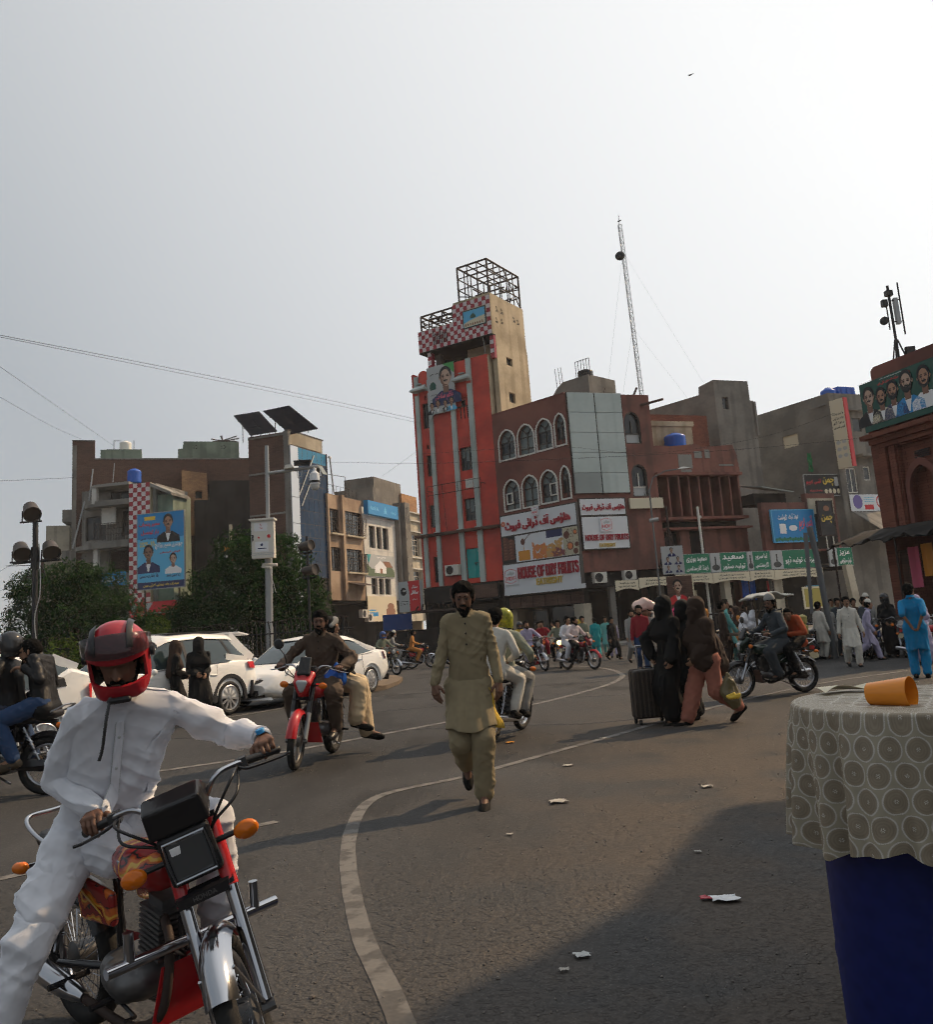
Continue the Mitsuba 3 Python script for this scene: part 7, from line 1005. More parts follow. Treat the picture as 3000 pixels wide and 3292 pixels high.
    if top != 'abaya' or look.get('legs'):
        lw = look.get('legs', (.118, .092, .072)); Lg = []
        for e in 'LR': Lg += [[(g['hip' + e], lw[0] * s), (g['kn' + e], lw[1] * s)], [(g['kn' + e], lw[1] * s), (g['an' + e] + nz(g['kn' + e] - g['an' + e]) * .02 * s, lw[2] * s)]]
        part(k, look.get('legname', 'shalwar'), soft(union([hs(*b, q=q + (lod > 1)) for b in Lg] + [hs((g['hipL'], lw[0] * s), (g['hipR'], lw[0] * s), q=q)]), h, it, fo, fz, seed + 9), look.get('c2', look['c1']), smooth=True)
    for e in 'LR':
        a, t = g['an' + e], g['toe' + e]; d = nz((t - a) * [1, 1, .0] + [0, 0, 0]) ; d3 = nz(t - a)
        dn = nz(np.cross(np.cross(d3, [0, 0, 1]), d3)) * -1
        if look.get('shoe', BLACK) is not None:
            sh_ = look.get('shoe', BLACK); sh_ = SHOE if sh_ == BLACK else sh_; lo_ = look.get('sandal', 0)
            fl = g.get('sole' + e, a + np.array([0, 0, -.085 * s])); dd = nz(t - fl - np.array([0, 0, .02 * s])); 
            pts = [(fl - dd * .045 * s, .044 * s), (fl + dd * .05 * s, .043 * s), (fl + dd * .15 * s, .049 * s), (fl + dd * .205 * s, .034 * s)]
            W = union([hs(pts[i], pts[i + 1], q=1) for i in range(3)] + ([] if lo_ else [hs((a, .042 * s), pts[0], pts[1], q=1)]))
            part(k, 'sandal' if lo_ else 'shoe', soft(W, .02 if lod > 1 else .035, 2), sh_, smooth=True)
    return k
def helmet(k, M, s, m, vis=None, up=1, big=1.):
    "open or full-face helmet in head coordinates (x ahead, z up)"
    O = hs(((-.01, .0, .035), .126), ((-.02, 0, -.02), .122), q=2); 
    if big > .9: O = O + hs(((.0, 0, -.06), .122), ((.045, .03, -.10), .075), ((.045, -.03, -.10), .075), ((-.01, 0, .0), .125), q=2)
    I = hs(((-.01, 0, .03), .113), ((.0, 0, -.2), .105), q=2)
    cut = m3.Manifold.cube((.3, .222, .096 if big > .9 else .3), True).translate((.19, 0, -.016 if big > .9 else -.10)) + m3.Manifold.cube((1, 1, .3), True).translate((0, 0, -.15 - .125))
    Hm = O - I - cut; p = part(k, 'helmet', tf(soft(Hm.scale((s, s, s)), .016, 3, lam=.3), M), m, smooth=35)
    part(p, 'lining', tf(soft((hs(((-.01, 0, .03), .1135), ((.0, 0, -.10), .107), q=2) - hs(((-.0, 0, .02), .1085), ((.02, 0, -.2), .1015), q=2) - cut).scale((s, s, s)), .03, 1), M), BLACK)
    if vis:
        a0, a1 = (18, 62) if up else (-28, 22); V = np.array([[(-.012 + .139 * math.cos(t) * math.cos(a) * 1.0, .139 * math.sin(t) * 1.0, .02 + .139 * math.sin(a) * math.cos(t * .6)) for t in np.linspace(-1.45, 1.45, 25)] for a in np.radians(np.linspace(a0, a1, 9))]); part(p, 'visor', tf(slab(grid(V * s), .002), M), vis, smooth=True)
        if big > .9: part(p, 'hinge', cat(*[tf(tf(lathe([(0, 0), (.022, 0), (.02, .012), (0, .014)], 16), align((-.012 * s, e * .128 * s, .015 * s), (0, e, 0))), M) for e in (-1, 1)]), PLASTIC)
    return p
def stand(x, y, face, H=1.72, stride=0., lean=0., swing=.06, armL=None, armR=None, phase=1, look_=None, spread=.1, z0=0):
    s = H / 1.75; a = math.radians(face); f, l, o = np.array([math.cos(a), math.sin(a), 0]), np.array([-math.sin(a), math.cos(a), 0]), np.array([x, y, z0]); Z = np.array([0, 0, 1.])
    pel = o + Z * (.93 - .06 * stride) * s; up = nz(Z + f * lean); nb = pel + up * .545 * s; J = dict(pel=pel, neck=nb, face=f if look_ is None else look_, head=nb + nz(Z + f * lean * .5) * .165 * s + f * .025, s=s)
    for e, sg in (('L', 1), ('R', -1)):
        J['sh' + e] = nb - up * .068 * s + l * sg * .168 * s; J['hip' + e] = pel + l * sg * .09 * s
        fr = sg * phase > 0; ft = o + l * sg * spread * s + f * stride * s * (.45 if fr else -.5) + Z * (.085 * s if fr or not stride else (.085 + .16 * min(stride, 1)) * s)
        kn, an = ik(J['hip' + e], ft, .44 * s, .43 * s, f + l * sg * .12); J['kn' + e], J['an' + e] = kn, an
        td = f if fr or not stride else nz(f - Z * (1.2 * min(stride, 1))); J['toe' + e] = an + td * .13 * s - Z * (.065 * s if fr or not stride else .03); J['sole' + e] = an - Z * .055 * s if fr or not stride else an - nz(Z + f * .6) * .055 * s
        t = (armL if sg > 0 else armR); wr = o + l * sg * .245 * s + Z * .84 * s + f * (swing * (-1 if fr else 1) * s + .04) + f * lean * .3 if t is None else o + f * t[0] * s + l * t[1] * s + Z * t[2] * s
        el, wr = ik(J['sh' + e], wr, .29 * s, .26 * s, -f + l * sg * .35 - Z * .2); J['el' + e], J['wr' + e] = el, wr
    return J
def ride(M, S, pill=0, lookdir=None, lean=0., height=1., feet=True, headup=0.):
    "joints of a rider (pill=0) or a pillion (pill=1) on a motorcycle with matrix M and steering matrix S (both to world)"
    W = lambda x, y, z, A=M: (A @ np.array([x, y, z, 1.]))[:3]; D = lambda x, y, z: nz(M[:3, :3] @ np.array([x, y, z])); sc = np.linalg.norm(M[:3, 0]); s = height
    px = -.26 - .34 * pill; J = dict(pel=W(px, 0, .88 + .05 * pill)); fx = px + .10 + lean
    J['neck'] = W(fx, 0, 1.40 * s + .04 * pill + (1 - s) * .85); J['head'] = W(fx + .045, 0, 1.56 * s + .04 * pill + (1 - s) * .85); J['face'] = D(1, 0, -.05) if lookdir is None else nz(lookdir); J['hup'] = D(.05, 0, 1)
    for e, sg in (('L', 1), ('R', -1)):
        J['hip' + e] = W(px + .02, sg * .10, .88 + .05 * pill); J['sh' + e] = W(fx - .015, sg * .172, 1.35 * s + .04 * pill + (1 - s) * .85)
        an = W(-.02 - .36 * pill, sg * .23, .37 + .02 * pill); kn, an = ik(J['hip' + e], an, .44 * sc, .43 * sc, D(1, sg * .35, .25)); J['kn' + e], J['an' + e] = kn, an; J['toe' + e] = an + D(1, 0, -.1) * .13 * sc - np.array([0, 0, .05]); J['sole' + e] = an - np.array([0, 0, .055 * sc])
        if not pill: t = W(.20, sg * .335, 1.045, S); J['hd' + e] = nz((S[:3, :3] @ np.array([.75, 0, .30]))); J['pn' + e] = -nz(S[:3, :3] @ np.array([-.3, 0, 1.])); t = t - J['hd' + e] * .075 * sc + np.array([0, 0, .028]); J['th' + e] = nz(S[:3, :3] @ np.array([0, -sg, 0]))
        else: t = W(px + .26, sg * .14, 1.02)
        el, wr = ik(J['sh' + e], t, .30 * sc, .27 * sc, D(-.35, sg * .8, -.6)); J['el' + e], J['wr' + e] = el, wr
    return J
# ------------------------------------------------------------------ generators: motorcycles
CHROME = mat('chrome', (.46, .47, .50), .12, metallic=1.); STEEL = duo('engine_alloy', (.20, .20, .20), (.08, .08, .085), .4, FINE, metallic=.7); TYRE = duo('tyre_rubber', (.022, .022, .022), (.012, .012, .012), .75, FINE)
SEATM = mat('seat_vinyl', (.014, .014, .015), .42); AMBER = mat('amber_lens', (.62, .15, .01), .15); REDL = mat('red_lens', (.42, .01, .012), .15); LENS = mat('lamp_glass', (.35, .37, .38), .08, specular=.7); BIKER = mat('bike_red', (.40, .012, .016), .18, clearcoat=.6); BIKEK = mat('bike_black', (.010, .010, .012), .16, clearcoat=.6); BIKEO = mat('bike_orange', (.55, .16, .02), .25); BIKEY = mat('bike_yellow', (.62, .36, .04), .3); PLATEM = mat('plate_yellow', (.62, .58, .40), .4); BLUEB = mat('bike_blue', (.02, .05, .16), .2, clearcoat=.6)
def FLAME(p, n, uv):
    w = fbm(uv.x * 11, uv.y * 11, 3, 3); t = (uv.y - .55) * 9 + uv.x * 2.2 + 2.2 * (w - .5); b = t * .9 - dr.floor(t * .9); e = dr.abs(b - .5)
    c = mix(mi.Color3f(.26, .012, .012), mi.Color3f(.55, .13, .02), smoothstep(.30, .18, e)); c = mix(c, mi.Color3f(.66, .40, .05), smoothstep(.12, .05, e)); return mix(c, mi.Color3f(.015, .012, .012), smoothstep(.03, .012, dr.abs(e - .30)))
scene['mat_flame_paint'] = {'type': 'twosided', 'b': {'type': 'principled', 'base_color': mikit.proc(FLAME), 'roughness': .2, 'clearcoat': .6, 'specular': .5}}
def wheel(par, name, T_, R, tr, alloy=False, n=18, nseg=36):
    p = uniq(par + '__' + name); ring = lambda rad, rr, m=8: sweep([(rad * math.cos(t), 0, rad * math.sin(t)) for t in np.arange(nseg) * 2 * np.pi / nseg], rr, m, closed=True)
    ty = ring(R - tr, tr, 10); ty.vertices[:, 1] *= 1.12; part(p, 'tyre', tf(ty, T_), TYRE, smooth=True)
    rm = ring(R - 2 * tr - .004, .017, 8); rm.vertices[:, 1] *= 1.25; part(p, 'rim', tf(rm, T_), CHROME if not alloy else STEEL, smooth=True)
    hub = tf(lathe([(0, -.055), (.03, -.055), (.062, -.045), (.065, .045), (.03, .055), (0, .055)], 20), rot([1, 0, 0], 90)); part(p, 'hub', tf(hub, T_), STEEL, smooth=30)
    r1 = R - 2 * tr
    if alloy: part(p, 'alloy_spoke', cat([tf(bx(.04, r1, -.012, .012, -.016, .016), T_ @ rot([0, 1, 0], a * 360 / 6 + o)) for a in range(6) for o in (-7, 7)]), ALU)
    else: part(p, 'spoke', cat([tube(*(((T_ @ np.array([*q, 1.]))[:3]) for q in ((.06 * math.cos(a + .5 * d), y, .06 * math.sin(a + .5 * d)), (r1 * math.cos(a), 0, r1 * math.sin(a)))), .0022, 3) for i in range(n) for a in [i * 2 * np.pi / n] for y, d in ((.035, 1), (-.035, -1))]), CHROME, kind='stuff')
def fender(R, w, a0, a1, n=20, t=.004, drop=1.0):
    V = np.array([[((R - drop * abs(b) ** 2.2 * .05) * math.cos(a), w * b, (R - drop * abs(b) ** 2.2 * .05) * math.sin(a)) for b in np.linspace(-1, 1, 9)] for a in np.radians(np.linspace(a0, a1, n))]); return slab(grid(V), t)
def motorcycle(label, x, y, head, lean=0., steer=0., sc=1., body=None, o=None, group=None, z=0., name='motorcycle'):
    body = body or BIKER; o = o or {}; lod = o.get('lod', 1); k = thing(name, label, 'motorcycle', group)
    M = mi_mat(x, y, z, head) @ rot([1, 0, 0], lean) @ np.diag([sc, sc, sc, 1.]); p0, ax = np.array([.36, 0, .9]), nz((-.26, 0, .6)); S = M @ trimesh.transformations.rotation_matrix(math.radians(steer), ax, p0)
    fa, ra, R = np.array([.62, 0, .30]), np.array([-.62, 0, .30]), .30; ns = 24 if lod < 1 else 44; al = o.get('alloy', 0)
    TA = lambda A, p: A @ np.array([[1, 0, 0, p[0]], [0, 1, 0, p[1]], [0, 0, 1, p[2]], [0, 0, 0, 1.]])
    wheel(k, 'front_wheel', TA(S, fa), R, .036, al, 18, ns); wheel(k, 'rear_wheel', TA(M, ra), R, .044, al, 18, ns)
    A = lambda nm, m, mt, smooth=False, W=M, **kw: part(k, nm, tf(cat(m), W), mt, smooth, **kw)
    fm = o.get('fork', CHROME)
    for sg in (-1, 1):
        yy = sg * .088; d = nz(fa - p0); a = np.array([.345, yy, .935]); mid = a + d * (.24 if o.get('flame') else .36); e = np.array([fa[0], yy, fa[2]])
        q = A('fork_leg', tube(mid, e - d * .02, .026, 12), fm, 40, S); part(q, 'fork_tube', tf(tube(a, mid + d * .02, .030, 12), S), o.get('forkcol', BIKEK), 40); part(q, 'axle_nut', tf(tube(e + [0, -sg * .02, 0], e + [0, sg * .03, 0], .022, 8), S), STEEL)
    A('triple_clamp', cat(hull([np.array([.34, q_ * .11, .93]) + w for q_ in (-1, 1) for w in ((-.03, 0, .0), (.03, 0, 0), (0, 0, .03))]), hull([p0 + nz(fa - p0) * .2 + [0, q_ * .11, 0] + np.array(w) for q_ in (-1, 1) for w in ((-.03, 0, .0), (.04, 0, 0), (0, 0, .03))])), BIKEK, W=S)
    ff = TA(S, fa); fc = o.get('fender', CHROME); q = A('front_fender', fender(R + .035, .056, o.get('fa0', 12), 150), fc, 40, ff)
    part(q, 'fender_stay', tf(cat(*[tube((.0, sg * .088, .0), (.0 + .28 * math.cos(t), sg * .06, .30 * math.sin(t)), .006, 5) for sg in (-1, 1) for t in (1.0, 2.3)]), ff), CHROME)
    # handlebar
    gp = np.array([.20, .335, 1.045]); bar = lambda sg: spline([(.33, 0, .985), (.335, sg * .07, .985), (.33, sg * .15, 1.07), (.285, sg * .22, 1.075), (.20, sg * .335, 1.045), (.17, sg * .385, 1.035)], 5)
    q = A('handlebar', sweep(np.vstack([bar(-1)[::-1], bar(1)[1:]]), .0115, 8), CHROME, True, S)
    for sg in (-1, 1):
        g0, g1 = np.array([.245, sg * .27, 1.06]), np.array([.165, sg * .40, 1.033]); part(q, 'grip', tf(sweep([g0, g0 * .1 + g1 * .9, g1, g1 + (g1 - g0) * .05], [.017, .0165, .019, .012], 10), S), PLASTIC, True)
        part(q, 'lever', tf(sweep(spline([g0 + [.02, -sg * .03, -.0], g0 + [.07, sg * .01, -.012], g1 + [.055, sg * .0, -.02], g1 + [.05, sg * .045, -.02]]), .0065, 6), S), BIKEK if o.get('blever') else CHROME, True); part(q, 'switch', tf(cat(hull([g0 + np.array(w) + [0, -sg * .035, 0] for w in ((-.025, 0, -.02), (.03, 0, -.02), (-.02, 0, .022), (.02, 0, .022), (-.025, sg * .045, -.02), (.03, sg * .045, -.02), (-.02, sg * .045, .022), (.02, sg * .045, .022))])), S), PLASTIC)
    A('cable', cat(*[sweep(spline([(.27, sg * .24, 1.06), (.42, sg * .22, 1.06 - .06 * j), (.42 + .02 * j, sg * .10, .93), (.30, sg * .05, .78)], 6), .006, 5) for sg in (-1, 1) for j in range(2)]), PLASTIC, True, S)
    A('meter', hull([(.34 + a, b, c) for b in (-.11, .11) for a, c in ((.0, 1.03), (.07, 1.00), (.02, 1.08), (.06, 1.07), (-.05, 1.055))]), PLASTIC, W=S)
    if o.get('mirror'):
        for sg in (o['mirror'] if isinstance(o['mirror'], (list, tuple)) else (-1, 1)):
            m_ = np.array([.25, sg * .36, 1.30]); q = A('mirror', tf(lathe([(0, .02), (.05, .015), (.06, 0), (.055, -.012), (0, -.014)], 16), align(m_, (1, 0, .05))), PLASTIC, 30, S); part(q, 'stem', tf(sweep(spline([(.26, sg * .25, 1.07), (.28, sg * .28, 1.18), m_ + [.01, 0, -.04]]), .006, 5), S), BIKEK, True)
    # headlight
    hl = o.get('headlight', 'round')
    if hl == 'round':
        c = np.array([.46, 0, .90]); q = A('headlight', tf(lathe([(0, -.11), (.05, -.10), (.085, -.05), (.092, .02), (.096, .03), (.088, .035)], 24), align(c, (1, 0, -.12))), o.get('hlcase', BIKEK), 40, S); part(q, 'lens', tf(tf(lathe([(.09, .03), (.07, .045), (.03, .052), (0, .054)], 24), align(c, (1, 0, -.12))), S), o.get('lamp', LENS), True)
    elif hl == 'square':
        H8 = lambda x, w, z0, z1: [(x, e * w, z) for e in (-1, 1) for z in (z0, z1)]
        q = A('headlight', cat(soft(union([hs(*[((x_, e * w_, z_), .022) for e in (-1, 1) for x_, w_, z_ in ((.38, .06, .82), (.38, .06, .94), (.47, .078, .80), (.47, .078, .955))])]), .02, 2)), PLASTIC, W=S); part(q, 'lens', tf(soft(hs(*[((.476, e * .066, z_), .018) for e in (-1, 1) for z_ in (.815, .94)]), .02, 2), S), mat('dark_lens', (.05, .055, .06), .07, specular=1.0) if 'mat_dark_lens' not in scene else 'mat_dark_lens'); A('visor_box', soft(hs(*[((x_, e * w_, z_), .016) for e in (-1, 1) for x_, w_, z_ in ((.36, .095, 1.0), (.48, .10, .99), (.49, .095, 1.075), (.42, .098, 1.10), (.33, .09, 1.075))]), .02, 2), BIKEK, W=S)
        part(q, 'bezel', tf(sweep([(.496, y_, z_) for y_, z_ in ((-.078, .80), (.078, .80), (.082, .875), (.078, .952), (-.078, .952), (-.082, .875))], .006, 6, True), S), CHROME); part(q, 'sticker', tf(cat(hull([(.4965, y_, z_) for y_, z_ in ((-.06, .93), (-.02, .93), (-.06, .90), (-.025, .90))] + [(.498, -.04, .915)])), S), WPRINT)
        A('name_plate', cat(hull([(x_, e * w_, z_) for e in (-1, 1) for x_, w_, z_ in ((.50, .095, .715), (.495, .10, .750), (.525, .095, .712), (.522, .10, .747))])), BIKEK, W=S); A('name_lettering', tf(tf(cat(latin('HONDA', .001)), np.diag([.018, .018, 1, 1.])), np.array([[0, 0, 1, .5245], [1, 0, 0, -.040], [0, 1, 0, .722], [0, 0, 0, 1.]])), STEEL, W=S)
    else:
        q = A('headlight_cowl', soft(union([hs(((.42, .07, .98), .05), ((.42, -.07, .98), .05), ((.53, .05, .90), .05), ((.53, -.05, .90), .05), ((.52, 0, .80), .05)), hs(((.40, 0, 1.06), .05), ((.47, 0, .97), .06))]), .02, 4), body, True, S); part(q, 'lens', tf(soft(hs(((.555, .04, .905), .032), ((.555, -.04, .905), .032), ((.55, 0, .83), .036)), .012, 3), S), LENS, True); part(q, 'screen', tf(cat(hs(((.50, .05, 1.0), .028), ((.50, -.05, 1.0), .028), ((.42, .045, 1.16), .018), ((.42, -.045, 1.16), .018))), S), PLASTIC, True)
    for sg in (-1, 1):
        q = A('indicator', tf(lathe([(0, -.03), (.02, -.025), (.034, 0), (.036, .012), (.028, .026), (0, .032)], 16), align((.46, sg * .215, .875), (1, 0, 0)) @ np.diag([1.35, 1.0, 1, 1])), AMBER, True, S, label='amber front indicator'); part(q, 'stalk', tf(tube((.43, sg * .08, .87), (.445, sg * .20, .875), .011, 6), S), PLASTIC)
        q = A('rear_indicator', hs(((-.80, sg * .17, .70), .028), ((-.83, sg * .18, .70), .024)), AMBER, True); part(q, 'stalk', tf(tube((-.78, 0, .70), (-.80, sg * .15, .70), .01, 6), M), CHROME)
    # tank, seat, panels
    tk = soft(union([hs(((.24, .075, .79), .08), ((.24, -.075, .79), .08), ((.10, .085, .79), .08), ((.10, -.085, .79), .08), ((-.10, .045, .79), .06), ((-.10, -.045, .79), .06), ((.27, 0, .82), .06))]), .022, 6); q = A('tank', tk, body, True)
    if o.get('flame'): L_ = tk.vertices; scene[q] = mikit.ply(tf(tk, M), 'mat_flame_paint', smooth=True, uv=np.c_[L_[:, 0], L_[:, 2]])
    part(q, 'fuel_cap', tf(mv(lathe([(0, .012), (.026, .01), (.028, 0)], 16), .17, 0, .878), M), CHROME, 30); part(q, 'emblem', tf(cat(*[hull([(.20, e * .137, .80), (.06, e * .150, .80), (.20, e * .137, .83), (.05, e * .150, .825), (.13, e * .155, .81)]) for e in (-1, 1)]), M), CHROME)
    A('seat', soft(union([hs(((-.10, .08, .80), .035), ((-.10, -.08, .80), .035), ((-.36, .105, .775), .045), ((-.36, -.105, .775), .045)), hs(((-.36, .105, .775), .045), ((-.36, -.105, .775), .045), ((-.70, .10, .82), .04), ((-.70, -.10, .82), .04))]), .03, 4), SEATM, True)
    for sg in (-1, 1): m_ = soft(hs(((-.08, sg * .115, .66), .018), ((-.08, sg * .115, .56), .018), ((-.34, sg * .125, .70), .018), ((-.30, sg * .125, .56), .018)), .03, 2); q = A('side_panel', m_, body, True); scene[q] = mikit.ply(tf(m_, M), 'mat_flame_paint', smooth=True, uv=np.c_[m_.vertices[:, 0], m_.vertices[:, 2]]) if o.get('flame') else scene[q]; part(q, 'panel_stripe', tf(cat(hull([(-.12, sg * .139, .58), (-.14, sg * .139, .60), (-.31, sg * .147, .67), (-.32, sg * .147, .69), (-.2, sg * .150, .64)])), M), BIKEY if o.get('flame') else CHROME)
    A('frame', cat(sweep(spline([(.30, 0, .86), (.26, 0, .62), (.22, 0, .40), (.12, 0, .26), (-.22, 0, .27), (-.26, 0, .5), (-.30, 0, .72), (-.72, 0, .74)]), .02, 7), tube((.28, 0, .80), (-.3, 0, .74), .025), *[tube((-.24, sg * .06, .34), (-.62, sg * .11, .30), .018) for sg in (-1, 1)]), BIKEK, True)
    [A('shock', tube((-.42, sg * .13, .70), (-.60, sg * .13, .36), .012), CHROME) for sg in (-1, 1)]; [A('shock_spring', sweep([np.array([-.42, sg * .13, .70]) * (1 - t) + np.array([-.60, sg * .13, .36]) * t + .027 * np.array([math.cos(t * 50), math.sin(t * 50), 0]) for t in np.linspace(.1, .85, 60)], .005, 4), CHROME) for sg in (-1, 1)]
    q = A('engine', soft(union([hs(((.06, .09, .36), .085), ((.06, -.09, .36), .085), ((-.14, .08, .36), .075), ((-.14, -.08, .36), .075)), hs(((.05, .13, .36), .06), ((-.0, .13, .36), .06)), hs(((.05, -.135, .36), .075), ((-.05, -.135, .37), .06))]), .03, 3), STEEL, True)
    cy = nz((.22, 0, 1)); part(q, 'cylinder', tf(cat([tf(bx(-.075, .075, -.075, .075, -.006, .006), align(np.array([.10, 0, .45]) + cy * .022 * i, cy)) for i in range(9)] + [tf(bx(-.05, .05, -.05, .05, -.02, .22), align(np.array([.10, 0, .45]), cy))]), M), STEEL); part(q, 'clutch_cover', tf(cat(*[tf(lathe([(.075, 0), (.07, .018), (.04, .026), (0, .027)], 22), align((.02, e * .155, .36), (0, e, 0))) for e in (-1, 1)]), M), STEEL, 35)
    q = A('exhaust', sweep(spline([(.20, -.05, .60), (.30, -.09, .52), (.28, -.13, .30), (.10, -.16, .22), (-.15, -.17, .24), (-.30, -.18, .27)]), .018, 8), CHROME if not o.get('redpipe') else RUST, True); part(q, 'muffler', tf(sweep([(-.24, -.18, .265), (-.30, -.185, .272), (-.42, -.19, .285), (-.86, -.20, .34), (-.93, -.20, .35), (-.94, -.20, .352)], [.02, .034, .046, .046, .03, .02], 14), M), CHROME, 40)
    A('rear_fender', fender(R + .045, .075, 28, 140), o.get('rfender', BIKEK), 40, TA(M, ra) @ rot([0, 0, 1], 0))
    A('tail_light', cat(hull([(-.84, e * .05, z_) for e in (-1, 1) for z_ in (.72, .79)] + [(-.88, e * .035, z_) for e in (-1, 1) for z_ in (.73, .78)])), REDL); A('rear_plate', tf(bx(-.004, .004, -.085, .085, -.06, .06), align((-.885, 0, .62), (.2, 0, 1)) @ np.eye(4)), PLATEM)
    A('grab_rail', sweep(spline([(-.40, .13, .78), (-.70, .14, .84), (-.84, .12, .90), (-.86, 0, .905), (-.84, -.12, .90), (-.70, -.14, .84), (-.40, -.13, .78)]), .010, 7), CHROME, True)
    [A('foot_peg', tube((x_, sg * .10, .31), (x_, sg * .27, .31), .013), BIKEK) for sg in (-1, 1) for x_ in (.0, -.36)]; [A('pedal', sweep([(-.0, sg * .16, .3), (.15, sg * .17, .27), (.17, sg * .22, .28)], .008, 5), BIKEK) for sg in (-1, 1)]; A('stand', cat(sweep([(-.06, .10, .28), (-.30, .16, .16), (-.33, .17, .15)], .011, 6)), CHROME); A('chain_case', cat(hull([(-.12, .10, .29), (-.12, .12, .40), (-.62, .10, .24), (-.62, .13, .37), (-.68, .12, .30), (-.12, .13, .3), (-.62, .14, .3)])), o.get('chain', BIKEK))
    if o.get('guard'):
        A('leg_guard', cat(tube((.34, -.36, .535), (.34, .37, .535), .020, 12), *[tube((.34, sg * .27, .545), (.34, sg * .27, .645), .019, 12) for sg in (-1, 1)], *[tube((.34, sg * .10, .535), (.24, 0, .45), .014, 8) for sg in (-1, 1)]), CHROME, 40)
    if o.get('flap'): A('mud_flap', cat(hull([(.26, e * .17, .24) for e in (-1, 1)] + [(.30, e * .13, .46) for e in (-1, 1)] + [(.265, e * .17, .24) for e in (-1, 1)] + [(.305, e * .13, .46) for e in (-1, 1)])), o['flap'])
    if o.get('plate'): A('front_plate', tf(bx(-.003, .003, -.12, .12, -.05, .05), TA(np.eye(4), (.66, 0, .80))), PLATEM, W=S)
    return M, S
def mi_mat(x, y, z, deg): a = math.radians(deg); return np.array([[math.cos(a), -math.sin(a), 0, x], [math.sin(a), math.cos(a), 0, y], [0, 0, 1, z], [0, 0, 0, 1.]])
